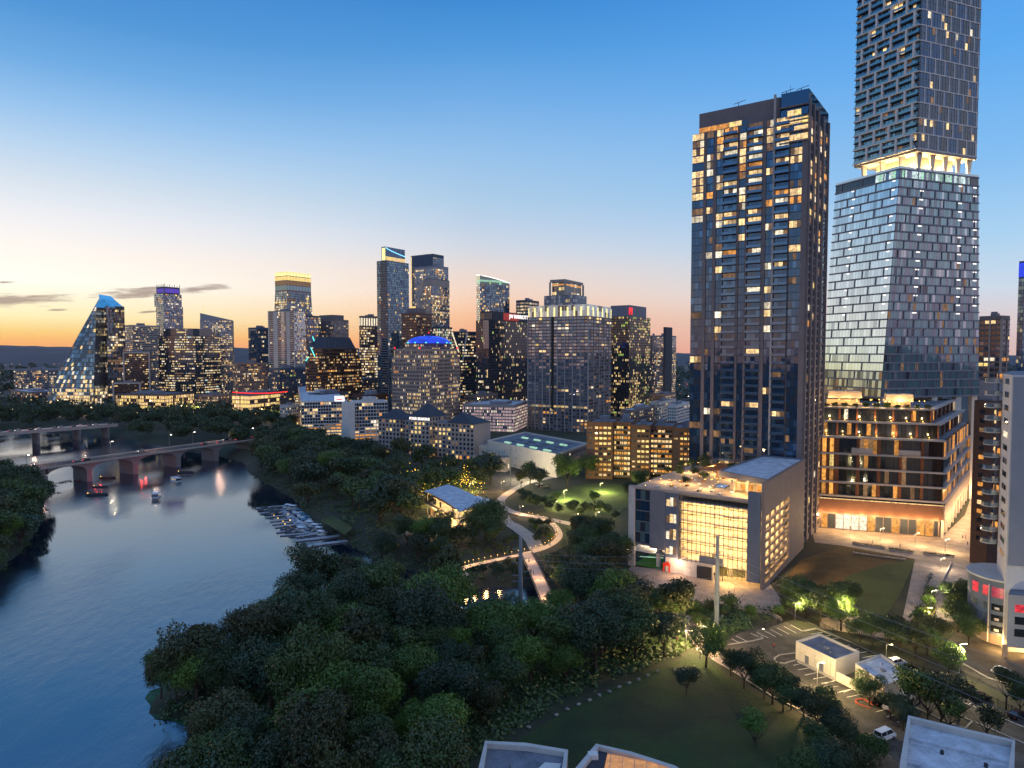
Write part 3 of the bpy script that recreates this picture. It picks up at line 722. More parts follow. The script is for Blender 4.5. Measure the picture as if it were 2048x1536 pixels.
# --- tall green-blue tower with the blue arc
def tall1():
    D = 830; f = rect(754, 775, 818, D, 34, 150); z = ZAT(522, D)
    b = Bld('residential_tower', 'tallest slim blue glass tower with a glowing blue arc on its lit crown', 'tower', center(f), nwin=100)
    b.A('shaft').prism(f, 0, z, 'dark_blue', 'roof_grey')
    for i, p in enumerate(walls(f, 0, z)):
        if not p.seen: continue
        if i == 3:
            facade(b, p, 3.3, 3, .94, .75, .05, (('g_teal', 2), ('g_grey', 1), ('g_dark', 1)), WARM, u0=.02, u1=.34)
            facade(b, p, 3.3, 3, .8, .45, .04, (('g_black', 1),), WARM, u0=.36, u1=.97, slab=('frame_grey', .5, 1.0))
        else: facade(b, p, 3.3, 2.6, .94, .84, .045, (('g_teal', 3), ('g_blue', 3), ('g_navy', 2)), WARM, mull=('frame_grey', .25, .25, 3))
    roofing(b, f, z, units=0)
    g = rect(763, 771, 810, D + 6, 34, 190); zc = ZAT(493, D + 6); b.A('crown').prism(g, z + .02, zc, 'g_navy', 'roof_grey')
    for i, p in enumerate(walls(g, z + .02, zc)):
        if not p.seen: continue
        if i == 3: p.box(b.A('lit_fin'), .2, .95, z + 2, zc - 1.5, .03, .4, 'l_crown')
        else:
            facade(b, p, 6, 2.4, .8, .9, .9, (('l_warm', 1),), [('l_yellow', 2), ('l_warm', 2)], za=z + 1, zb=z + 7)
            facade(b, p, 3.8, 2.6, .95, .95, 0, (('g_blue', 1), ('g_navy', 1)), WARM, za=z + 7.5, zb=zc - .5)
            q = [p.P(u, zc - 1.2 - 7.5 * (u ** .7), .8) for u in [i / 10 for i in range(11)]]
            for i_ in range(10): b.A('blue_arc').bar(q[i_], q[i_ + 1], .5, .55, 'l_stringblue')
    b.finish()
tall1()
def tall2():
    D = 930; b = Bld('residential_tower', 'tall stepped grey tower with a lit vertical seam beside the blue arc tower', 'tower', (XAT(860, D), D), nwin=100)
    for k, (a, c_, e, yt, dd) in enumerate(((822, 866, 888, 509, 12), (829, 870, 897, 532, 6), (846, 862, 899, 558, -6))):
        f = rect(a, c_, e, D + dd, 34, 150); z = ZAT(yt, D + dd); b.A('shaft').prism(f, 0, z, ('dark_blue', 'frame_grey', 'taupe_light')[k], 'roof_grey')
        for i, p in enumerate(walls(f, 0, z)):
            if not p.seen: continue
            if k == 0 and i == 3:
                facade(b, p, 3.4, 2.8, .93, .8, .06, (('g_mirror', 2), ('g_silver', 3)), WARM, u0=.62, u1=1, zb=z - 22)
                facade(b, p, 3.4, 2.8, .9, .7, .22, (('g_black', 2), ('g_navy', 1)), WARM, u0=.05, u1=.6, zb=z - 14)
                facade(b, p, 3.4, 2.6, .7, 1, .96, (('l_warm', 1),), [('l_yellow', 1), ('l_warm', 1)], u0=.0, u1=.05)
            else: facade(b, p, 3.4, 2.7, .86, .74, (.16, .2, .34)[k], ((('g_grey', 2), ('g_blue', 2), ('g_navy', 1))), WARM, zb=z - (3, 3, 9)[k])
        roofing(b, f, z, units=1, par=1.2)
    b.finish()
tall2()
f = rect(803, 833, 864, 800, 34, 80)
b = tower('office_tower', 'brown brick office tower with small windows and red beacons behind the blue dome', 'tower', f, ZAT(627, 800), 'brick', 'roof_grey', nwin=40, fh=3.6, bw=2.6, wf=.6, hf=.5, lit=.14, unlit=(('g_brown', 2), ('g_bronze', 1), ('brown', 1)), units=1, fin=False)
ft = scaled(f, .6); b.N('penthouse').prism(ft, ZAT(627, 800) + 1.05, ZAT(615, 800), 'taupe', 'roof_grey')
b.A('penthouse_light').box(XAT(820, 792), XAT(832, 792), 791, 792, ZAT(617, 800), ZAT(614, 800), 'l_yellow'); b.finish()
f = rect(850, 880, 905, 860, 34, 60); b = tower('lit_crown_block', 'slim block with a bright white lit crown tucked behind the blue dome', 'building', f, ZAT(655, 860), 'grey_dark', nwin=30, fh=3.5, bw=2.6, wf=.8, hf=.8, lit=.5, litm=[('l_white', 3), ('l_minty', 1)], unlit=(('g_dark', 1),))

# --- granite building with the blue dome
def dome():
    D = 625; X = lambda px, d=D: XAT(px, d, 40)
    b = Bld('granite_tower', 'pink granite office building with a glowing blue dome', 'building', (X(852), D + 10), nwin=100)
    def chamfer(a, c_, e, dd, th=34, k=.16):
        f = rect(a, c_, e, D + dd, th, 50); out = []
        for i in range(4):
            p, q, r_ = f[i - 1], f[i], f[(i + 1) % 4]
            out.append((q[0] + (p[0] - q[0]) * k, q[1] + (p[1] - q[1]) * k)); out.append((q[0] + (r_[0] - q[0]) * k, q[1] + (r_[1] - q[1]) * k))
        return out
    specs = [((775, 852, 929, 0), 718, .13), ((781, 853, 925, 4), 700, .15), ((800, 856, 914, 10), 687, .2)]
    z0 = 0
    for k, (args, yt, ch) in enumerate(specs):
        f = chamfer(*args, k=ch); z = ZAT(yt, D); b.N('tier').prism(f, z0, z, 'granite', 'roof_grey')
        for i, p in enumerate(walls(f, z0, z)):
            if not p.seen: continue
            facade(b, p, 3.9, 2.7, .5, .56, .36, (('g_black', 3), ('g_dark', 2)), [('l_warm', 5), ('l_yellow', 3), ('l_white', 3), ('l_amber', 1)], floorvar=.9, pier=('granite', .5, .35, 3))
        roofing(b, f, z, par=1.2, units=0, pm='granite'); z0 = z + .02
    # dark glass slots
    cx_, cy_ = X(856, D + 22), D + 30; zb = ZAT(686, D); zt = ZAT(670, D); Rr = 20.5
    a = b.A('blue_dome'); n, m = 28, 8
    for j in range(m):
        for i in range(n):
            q = []
            for ii, jj in ((i, j), (i + 1, j), (i + 1, j + 1), (i, j + 1)):
                t = ii / n * 2 * math.pi; s_ = jj / m; r_ = Rr * math.cos(s_ * math.pi / 2) ** .9; q.append((cx_ + r_ * math.cos(t), cy_ + r_ * math.sin(t), zb + (zt - zb) * math.sin(s_ * math.pi / 2)))
            a.poly(q, 'l_bluefloor')
    b.A('lantern').cyl((cx_, cy_, zt - .4), (cx_, cy_, zt + 2.5), 4, 3, 'dark')
    b.N('red_beacon').cyl((cx_, cy_, zt + 2.5), (cx_, cy_, zt + 3.6), .8, .5, 'l_red')
    for i in range(12):
        t = i / 12 * 2 * math.pi; b.N('rim_lamp').cyl((cx_ + Rr * 1.03 * math.cos(t), cy_ + Rr * 1.03 * math.sin(t), zb), (cx_ + Rr * 1.03 * math.cos(t), cy_ + Rr * 1.03 * math.sin(t), zb + 1), .7, .7, 'l_teal')
    for px in (789, 839, 914): b.N('red_beacon').cyl((X(px), D + 3, ZAT(698, D)), (X(px), D + 3, ZAT(694, D)), .6, .6, 'l_red')
    b.finish()
dome()

# --- lit office with white diagonal fins
def finned():
    D = 850; f = rect(905, 908, 953, D, 62, 60); z = ZAT(664, D)
    b = Bld('office_tower', 'office building with long lit ribbons and white slanting fins', 'tower', center(f), nwin=60); b.A('body').prism(f, 0, z, 'dark', 'roof_grey')
    for p in walls(f, 0, z):
        if p.seen: facade(b, p, 3.9, 3, .96, .5, .6, (('g_dark', 1), ('g_black', 1)), [('l_white', 4), ('l_warm', 3), ('l_dim', 3), ('l_green', .6)], floorvar=.8)
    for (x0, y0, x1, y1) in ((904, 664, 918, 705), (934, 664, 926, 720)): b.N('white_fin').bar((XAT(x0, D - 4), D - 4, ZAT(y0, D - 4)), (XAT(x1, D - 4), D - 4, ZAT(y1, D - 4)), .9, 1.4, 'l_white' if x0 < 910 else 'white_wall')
    roofing(b, f, z); b.finish()
finned()
# --- curved green-white crown tower
def mint():
    D = 960; f = rect(953, 960, 1019, D, 60, 120); z = ZAT(568, D)
    b = Bld('glass_tower', 'round shouldered glass tower with a mint white lit crown', 'tower', center(f), nwin=60); b.A('shaft').prism(f, 0, z, 'dark_blue', 'roof_grey')
    for p in walls(f, 0, z):
        if p.seen: facade(b, p, 3.6, 2.8, .92, .84, .14, (('g_teal', 2), ('g_blue', 2), ('g_navy', 2)), WARM)
    zc = ZAT(553, D); b.A('crown').prism(f, z + .01, zc, 'g_green', 'roof_grey', None, [zc + 2, zc - 5, zc - 5, zc + 2])
    for p in walls(f, z + .01, zc - 3):
        if p.seen: facade(b, p, 4, 3, .95, .92, .92, (('g_green', 1),), [('l_minty', 3), ('l_green', .2)], za=z + .3, zb=zc - 4)
    P_ = [(XAT(953 + 66 * t, D - 2), D - 2 + 24 * t, ZAT(550, D) - 9 * t ** 1.6) for t in [i / 8 for i in range(9)]]
    for i in range(8): b.A('rim_light').bar(P_[i], P_[i + 1], .7, 1.0, 'l_signwhite')
    b.finish()
mint()
f = rect(1032, 1053, 1078, 960, 34, 120); b = tower('office_tower', 'narrow glass tower with bright ribbon floors peeking behind the gridded hotel', 'tower', f, ZAT(601, 960), 'grey_dark', nwin=30, fh=5, bw=4, wf=.95, hf=.5, lit=.7, litm=[('l_white', 2), ('l_warm', 2)], unlit=(('g_grey', 1),))
# --- dark hotel with the sign
def text(b, txt, size, org, right, up, m, ext=.12, name='sign_lettering', font_w=None):
    cu = bpy.data.curves.new(name, 'FONT'); cu.body = txt; cu.size = size; cu.extrude = ext; cu.align_x = 'CENTER'; cu.align_y = 'CENTER'; cu.materials.append(MATS[m])
    if len(txt) > 1: cu.offset = size * .012
    o = bpy.data.objects.new(name, cu); COL.objects.link(o)
    r_, u_ = Vector(right).normalized(), Vector(up).normalized(); n_ = r_.cross(u_)
    from mathutils import Matrix
    mm = Matrix((r_, u_, n_)).transposed().to_4x4(); mm.translation = Vector(org)
    if b is not None: o.parent = b.root; mm.translation = Vector(org) - Vector(b.root.location)
    o.matrix_basis = mm
    dg = bpy.context.evaluated_depsgraph_get(); me = bpy.data.meshes.new_from_object(o.evaluated_get(dg)); me.transform(mm)
    bpy.data.objects.remove(o); o = bpy.data.objects.new(name, me); COL.objects.link(o); o.parent = b.root; return o
def jw():
    D = 770; f = rect(952, 978, 1057, D, 34, 60); z = ZAT(640, D)
    b = Bld('dark_hotel', 'black glass hotel slab with white lettering on its red lit roof box', 'hotel', center(f), nwin=100); b.A('body').prism(f, 0, z, 'dark', 'roof_grey')
    for i, p in enumerate(walls(f, 0, z)):
        if not p.seen: continue
        facade(b, p, 3.4, 2.4, .7, .8, .13, (('g_black', 4), ('g_dark', 2)), [('l_warm', 3), ('l_dim', 3), ('l_white', 2), ('l_green', .7)], floorvar=.5)
        if i == 3: facade(b, p, 3.4, 3, .95, .92, 0, (('g_grey', 1),), WARM, u0=.55, u1=.99, za=z - 32, off=.12)
    g = rect(960, 984, 1056, D + 4, 34, 80); zc = ZAT(622, D + 4); b.A('roof_box').prism(g, z + .02, zc, 'dark', 'roof_grey')
    for i, p in enumerate(walls(g, z + .02, zc)):
        if not p.seen: continue
        if i == 0:
            p.box(b.A('red_panel'), .3, .72, z + .8, zc - 1, .02, .25, 'l_redpanel')
            c0, c1 = Vector(p.P(0, 0, 0)), Vector(p.P(1, 0, 0)); o = Vector(p.P(.72, (z + zc) / 2 + .5, .6)); text(b, 'JW MARRIOTT', 6.2, o, c1 - c0, (0, 0, 1), 'l_signwhite')
        else: facade(b, p, 8, 3, .6, .7, .3, (('g_dark', 1),), WARM)
    b.finish()
glow('l_redpanel', 'c02a1c', .55, .6)
jw()
# --- gridded hotel (large, centre)
def grid_hotel():
    D = 635; f = rect(1056, 1176, 1222, D, 30, 40); z = ZAT(632, D)
    b = Bld('gridded_hotel', 'broad glass hotel with a pale grid, lit crown slots and a square roof lantern', 'hotel', center(f), nwin=100); b.A('body').prism(f, 0, z, 'taupe', 'roof_grey')
    zt = ZAT(608, D)
    for i, p in enumerate(walls(f, 0, z)):
        if not p.seen: continue
        nb = 16 if i == 3 else 9
        U = (('g_grey', 3), ('g_blue', 1), ('g_silver', 1)) if i == 3 else (('g_bronze', 2), ('g_grey', 2), ('taupe', 1))
        facade(b, p, 3.5, 3, .86, .6, .07, U, WARM, bays=nb, za=22, litz=lambda zz, k: .16 if zz > z - 16 else (.03 if zz > 40 else .09), slab=('taupe', .35, .22))
        facade(b, p, 3.5, 3, .6, .6, .14, (('g_dark', 2), ('taupe', 1)), WARM, bays=nb, zb=22)
        for j in range(0, nb + 1, 2): bar_on(b, p, 'pier_rib', j / nb - .006, j / nb + .006, 0, z, .02, .55, 'frame_light')
        if i == 3: bar_on(b, p, 'recess_shade', .40, .44, 20, z, .56, .6, 'black')  # raised black strip, the shade of a recess put into its colour
    b.A('crown').prism(inset(f, .4), z + .02, zt, 'g_silver', 'roof_grey')
    for i, p in enumerate(walls(inset(f, .4), z + .02, zt)):
        if not p.seen: continue
        nb = 9 if i == 3 else 5
        facade(b, p, 5, 3, .94, .93, .04, (('g_silver', 2), ('g_mirror', 1), ('g_bronze', 1)), WARM, za=z + .2, zb=zt - .2, bays=nb * 2)
        for j in range(nb + 1): p.box(b.N('crown_light'), max(0, j / nb - .012), min(1, j / nb + .012), z + .5, zt - 2, .15, .5, 'l_crown')
    # stepped rear block and lantern
    g = rect(1088, 1150, 1173, D + 30, 30, 100); z1 = ZAT(589, D + 30); b.A('upper_block').prism(g, zt + .02, z1, 'dark_blue', 'roof_grey')
    for p in walls(g, zt, z1):
        if p.seen: facade(b, p, 4.5, 4, .94, .9, .04, (('g_navy', 2), ('g_grey', 1)), WARM)
    h = rect(1100, 1130, 1166, D + 34, 30, 120); z2 = ZAT(558, D + 34)
    hi = inset(h, 2.2); b.A('lantern_core').prism(hi, z1 + .02, z2 - 2.5, 'g_dark', 'roof_grey')
    for p in walls(hi, z1 + .02, z2 - 2.5):
        if p.seen: facade(b, p, 4.2, 3.6, .9, .7, .5, (('g_dark', 1),), WARM); p.box(b.N('lantern_light'), .04, .96, z2 - 5.6, z2 - 4.4, .12, .5, 'l_amber')
    b.A('lantern_roof').prism(h, z2 - 2.4, z2, 'taupe_light', 'roof_grey')
    for x, y in h: b.N('lantern_post').box(x - .9, x + .9, y - .9, y + .9, z1 + .02, z2 - 2.42, 'taupe_light')
    b.finish()
grid_hotel()
# --- dark hotel with the red letter
def red_m():
    D = 790; f = rect(1218, 1258, 1300, D, 34, 60); z = ZAT(632, D)
    b = Bld('dark_hotel', 'black glass hotel tower with a red letter at its top edge', 'hotel', center(f), nwin=100); b.A('body').prism(f, 0, z, 'black', 'roof_grey')
    for i, p in enumerate(walls(f, 0, z)):
        if not p.seen: continue
        facade(b, p, 3.4, 2.6, .62, .74, .34 if i == 0 else .2, (('g_black', 3), ('g_dark', 2), ('g_green', .3)), [('l_warm', 4), ('l_yellow', 2), ('l_dim', 3), ('l_green', 1.2)], floorvar=.5)
    g = rect(1221, 1259, 1292, D + 3, 34, 90); zc = ZAT(610, D + 3); b.A('roof_box').prism(g, z + .02, zc, 'grey', 'roof_grey')
    p = walls(g, z, zc)[0]; c0, c1 = Vector(p.P(0, 0, 0)), Vector(p.P(1, 0, 0))
    text(b, 'M', 12, Vector(p.P(.02, (z + zc) / 2 - 1, .8)), c1 - c0, (0, 0, 1), 'l_red', .4, 'sign_letter')
    b.finish()
red_m()
# --- blocks at the right of the dark hotel
f = rect(1308, 1330, 1382, 1010, 34, 50)
b = tower('apartment_block', 'pale upper-storeyed apartment block with a dark core and many lit windows', 'building', f, ZAT(672, 1010), 'grey', nwin=50, fh=3.2, bw=2.8, wf=.7, hf=.6, lit=.6, unlit=(('g_dark', 2), ('g_grey', 1)), top=18, fin=False)
for p in walls(f, 0, ZAT(672, 1010)):
    if p.seen: facade(b, p, 3.2, 3, .9, .8, .12, (('g_silver', 2), ('g_grey', 1)), WARM, za=ZAT(672, 1010) - 17, zb=ZAT(672, 1010) - 1)
g = rect(1326, 1331, 1344, 1000, 34, 50); b.A('dark_core').prism(g, 0, ZAT(654, 1000), 'dark', 'roof_grey'); b.finish()
f = rect(1300, 1304, 1312, 1060, 34, 50); tower('slim_block', 'slim grey sliver of a block beside the dark hotel with the red letter', 'building', f, ZAT(672, 1060), 'taupe', nwin=6, lit=.1)
for k, (a, c_, e, yt, D, body, lit, lb) in enumerate([
    (1300, 1318, 1352, 806, 700, 'stucco', .12, 'small pale stucco block among low roofs beyond the brown apartments'),
    (1335, 1352, 1380, 812, 640, 'white_wall', .1, 'little white gabled block next to the brown apartments'),
    (1300, 1330, 1378, 790, 860, 'brown', .4, 'low brown block with a lit ground floor far behind the brown apartments'),
    (1240, 1262, 1310, 822, 640, 'brown', .2, 'brown stair block standing just behind the brown apartments'),
    (560, 575, 600, 812, 640, 'conc_light', .5, 'small lit pavilion by the white hotel'),
    (705, 735, 775, 792, 640, 'brick_dark', .3, 'dark brick block between the white hotel and granite tower'),
    (930, 950, 1055, 792, 690, 'brown', .2, 'flat brown roofed block above the pink lit car park'),
    (130, 160, 205, 790, 1120, 'grey', .4, 'grey mid-rise far behind the sail-shaped tower podium'),
    (385, 420, 468, 792, 900, 'brown', .5, 'low lit block at the foot of the slim mast tower'),
    (700, 720, 760, 760, 860, 'grey_dark', .4, 'dark mid-rise with lit rows behind the white hotel')]):
    f = rect(a, c_, e, D, 30, 15); tower('low_block', lb, 'building', f, ZAT(yt, D), body, 'roof_white' if k % 2 else 'roof_grey', nwin=8, fh=3.4, bw=3.2, lit=lit, wf=.6, hf=.5)
# --- far right
f = rect(1953, 1998, 2014, 420, 58, 40)
b = tower('concrete_tower', 'grey concrete tower with pale piers behind the dark balcony building', 'tower', f, ZAT(634, 420), 'taupe', nwin=50, fh=3.3, bw=3.4, wf=.85, hf=.6, lit=.12, unlit=(('g_dark', 3), ('g_black', 2), ('g_grey', 1)), pier=('taupe_light', .9, .6, 2), slab=('taupe', .4, .3), units=2)
f = rect(2031, 2042, 2090, 560, 62, 60); b = tower('glass_tower', 'blue glass tower with a bright blue band at its top, cut by the frame edge', 'tower', f, ZAT(524, 560), 'dark_blue', nwin=30, fh=3.5, bw=3, wf=.95, hf=.85, lit=.06, unlit=(('g_navy', 2), ('g_blue', 2), ('g_teal', 1)), top=13, fin=False)
for p in walls(f, 0, ZAT(524, 560)):
    if p.seen: p.box(b.A('blue_band'), 0, 1, ZAT(524, 560) - 12, ZAT(524, 560) - .5, .05, .3, 'l_bluefloor')
b.finish()

# --- white hotel by the river
def white_hotel():
    b = Bld('white_hotel', 'white slab hotel with a grid of balconies and an open lit garage below', 'hotel', (XAT(690, 600), 600), nwin=100)
    f1 = rect(592, 602, 697, 590, 72, 20); f2 = rect(660, 692, 706, 570, 34, 20); f3 = rect(700, 706, 776, 572, 70, 20)
    z1, z2, z3 = ZAT(806, 590), ZAT(808, 570), ZAT(806, 572)
    for k, (f, z) in enumerate(((f1, z1), (f3, z3))):
        f = scaled(f, .97 + k * .01); b.N('wing').prism(f, 0, z, 'white_wall', 'roof_white')
        for i, p in enumerate(walls(f, 0, z)):
            if not p.seen: continue
            facade(b, p, 3.2, 3.6, .84, .76, .16, (('g_black', 2), ('g_dark', 3), ('g_navy', 2)), WARM, za=12, tilt=.02)
            facade(b, p, 3.2, 8, .96, .5, .8, (('g_dark', 1),), [('l_warm', 3), ('l_amber', 2), ('l_dim', 2)], za=1, zb=12)
        roofing(b, f, z, 'roof_white', 1.0, 3, 'white_wall', 'conc_light')
    f2 = rect(684, 699, 710, 560, 50, 20); b.A('end_tower').prism(f2, 0, ZAT(806, 560), 'white_wall', 'roof_white')
    # entrance canopy
    cx_, cy_ = G(722, 915); 
    for k in range(0): b.N('garage_ramp').cyl((cx_, cy_ + 10, .2 + 3.2 * k), (cx_, cy_ + 10, 1.5 + 3.2 * k), 15, 15, 'conc_light', 24); b.N('garage_core').cyl((cx_, cy_ + 10, 1.52 + 3.2 * k), (cx_, cy_ + 10, 3.38 + 3.2 * k), 13, 13, 'l_dim', 20)
    q = Vector((XAT(687, 585, 35), 572, ZAT(800, 572))); b.A('sign_box').box(q.x - 4, q.x + 4, q.y - 1, q.y, q.z - 1, q.z + 3.4, 'l_signwhite')
    b.A('sign_mark').box(q.x - 2.6, q.x + 2.6, q.y - 1.2, q.y - 1.02, q.z + .1, q.z + 1.0, 'l_red'); b.finish()
white_hotel()
# --- hotel with slate pyramids
def pyramids():
    D = 492; th = 62; f = rect(755, 762, 940, 505, 70, 20)
    A_, B_2 = (XAT(757, 512, 10), 512), (XAT(948, 470, 10), 470)
    dx, dy = B_2[0] - A_[0], B_2[1] - A_[1]; l = math.hypot(dx, dy); ux, uy = dx / l, dy / l; nx_, ny_ = -uy, ux
    def blk(u0, u1, d0, d1): return [(A_[0] + ux * l * u + nx_ * d, A_[1] + uy * l * u + ny_ * d) for u, d in ((u0, d0), (u1, d0), (u1, d1), (u0, d1))]
    b = Bld('hotel', 'cream hotel with three slate pyramid roofs facing the park', 'hotel', (A_[0] + dx / 2, A_[1] + dy / 2), nwin=100)
    zr = ZAT(842, 490)
    for k, (u0, u1, d0, z) in enumerate(((0, .24, 0, zr), (.24, .38, 3, zr - 1), (.38, .58, -3, zr + 3), (.58, .74, 3, zr - 1), (.74, 1.0, 0, zr - .4))):
        f = blk(u0, u1, d0, 18 + (k == 4) * 4); b.N('wing').prism(f, 0, z, 'taupe_light', 'roof_grey')
        for i, p in enumerate(walls(f, 0, z)):
            if not p.seen: continue
            if i == 1 and k == 4: continue
            facade(b, p, 3.1, 3.3, .52, .58, .2, (('g_dark', 3), ('g_black', 1), ('g_navy', 2)), [('l_warm', 3), ('l_yellow', 3), ('l_dim', 2)], za=3.5, tilt=.02)
            facade(b, p, 3.1, 3.3, .6, .7, .6, (('g_dark', 1),), [('l_amber', 3), ('l_warm', 2)], zb=3.4)
        if k in (0, 2, 4):
            ff = scaled(f, 1.06); c_ = center(f); a = b.N('pyramid_roof'); zp = z + (9.5 if k == 2 else 7.5)
            if k == 4: c_ = (f[0][0] * .35 + c_[0] * .65, f[0][1] * .35 + c_[1] * .65)
            for i in range(4): a.poly([(*ff[i], z + .05), (*ff[(i + 1) % 4], z + .05), (*c_, zp)], 'slate')
            a.poly([(*q, z + .04) for q in ff], 'slate')
    p = walls(blk(.38, .58, -3, 18), 0, zr + 3)[0]; c0, c1 = Vector(p.P(0, 0, 0)), Vector(p.P(1, 0, 0))
    text(b, 'FOUR SEASONS', 2.6, Vector(p.P(.5, zr + 1.6, .3)), c1 - c0 if (c1 - c0).x > 0 else c0 - c1, (0, 0, 1), 'l_signwhite', .1)
    b.finish()
    f = blk(1.002, 1.16, 6, 24); tower('annex_block', 'low cream annex stepping down beside the pyramid-roofed hotel', 'building', f, 9, 'stucco', 'roof_white', nwin=6, lit=.1, fh=4.5, bw=6, wf=.3, hf=.3)
pyramids()
# --- pink lit car park
f = rect(925, 1029, 1058, 640, 14, 15)
b = tower('car_park', 'wide multi-storey car park glowing pink white through its slots', 'car park', f, ZAT(812, 640), 'taupe_light', 'roof_white', nwin=100, fh=3.1, bw=2.2, wf=.55, hf=.62, lit=.93, litm=[('l_pink', 5), ('l_white', 1.5)], unlit=(('g_dark', 1),), floorvar=.08, units=2)
# --- white cultural hall
def hall():
    f = [(XAT(975, 470, 5), 470), (XAT(1113, 405, 5), 405), (XAT(1174, 455, 5), 455), (XAT(1050, 520, 5), 520)]
    f = [f[1], f[2], f[3], f[0]]; z = 13.5
    b = Bld('arts_hall', 'plain cream walled hall with lit skylights on its flat roof', 'building', center(f), nwin=40); b.A('body').prism(f, 0, z, 'stucco', 'roof_grey')
    roofing(b, f, z, par=1.0, units=0, pm='stucco'); c_ = center(f)
    for p in walls(f, 0, z):
        if p.seen and p.mid[0] > XAT(1120, 430): p.box(b.A('brown_cladding'), .0, .995, 5, z - .3, .02, .4, 'brown'); facade(b, p, 4, 4, .5, .3, .25, (('g_dark', 1),), WARM, za=5.5, off=.45)
    for i in range(4):
        for j in range(5):
            u, v = .14 + .19 * i, .12 + .17 * j; P0 = Vector((*f[0], 0)); e1 = Vector((*f[3], 0)) - P0; e2 = Vector((*f[1], 0)) - P0
            q = P0 + e1 * u + e2 * v; qa = q + e1 * .09; qb = qa + e2 * .05; qc = q + e2 * .05
            b.N('skylight').hexa([(t.x, t.y, z + .02) for t in (q, qa, qb, qc)] + [(t.x, t.y, z + .8) for t in (q, qa, qb, qc)], 'l_minty' if (i * 3 + j) % 3 == 0 else 'roof_grey')
    b.finish()
    lx, ly = G(960, 970); light('flood_lamp', (XAT(1035, 400, 5), 398, 9), 2600, (1, .85, .6), .5)
hall()
f = rect(945, 1012, 1022, 425, 22, 4); tower('low_block', 'long low concrete building under the cream hall with a flat dark roof', 'building', f, 8, 'taupe_light', 'roof_grey', nwin=6, lit=.5, fh=8, bw=7, wf=.2, hf=.4, units=3)
# --- brown apartment slab with lit balconies
def apartments():
    b = Bld('apartment_slab', 'brown brick apartment slab with warm lit balconies', 'building', (XAT(1270, 420, 20), 420), nwin=100)
    segs = [(1173, 1225, 846, 404), (1225, 1262, 848, 402), (1262, 1300, 852, 398), (1300, 1345, 856, 394), (1345, 1392, 858, 390)]
    for k, (a, e, yt, D) in enumerate(segs):
        off = (0, 5, -1, 5, 0)[k]; A_ = (XAT(a, D + off, 15), D + off); B_2 = (XAT(e, D + off - 3, 15), D + off - 3); z = ZAT(yt, D)
        f = [A_, B_2, (B_2[0] + 9, B_2[1] + 26), (A_[0] + 9, A_[1] + 26)]; b.N('block').prism(f, 0, z, 'brick', 'roof_grey'); roofing(b, f, z, units=2, par=.9, pm='brick')
        p = walls(f, 0, z)[0]
        if k in (0, 2, 4):
            facade(b, p, 3.0, 2.4, .7, .42, .6, (('g_dark', 1),), [('l_warm', 3), ('l_yellow', 3), ('l_amber', 2)], za=1, zb=z - 1, floorvar=.3, u0=.3, u1=.96)
            facade(b, p, 3.0, 3.4, .55, .3, .15, (('g_grey', 1),), WARM, za=1, zb=z - 1, u0=0, u1=.28)
        else:
            facade(b, p, 3.0, 2.2, .8, .6, .72, (('g_bronze', 1),), [('l_amber', 4), ('l_warm', 4), ('l_yellow', 2)], za=1, zb=z - 1, floorvar=.2)
            n = int(z / 3)
            for i in range(n): p.box(b.N('balcony'), .03, .97, 1 + i * (z - 2) / n, 1.35 + i * (z - 2) / n, .1, 1.8, 'brown'); p.box(b.N('balcony_rail'), .03, .97, 1.36 + i * (z - 2) / n, 2.1 + i * (z - 2) / n, 1.7, 1.78, 'brown')
            for u in (.03, .5, .97): p.box(b.N('balcony_wall'), u - .012, u + .012, 1, z - 1, .1, 1.69, 'brick')
    b.finish()
apartments()

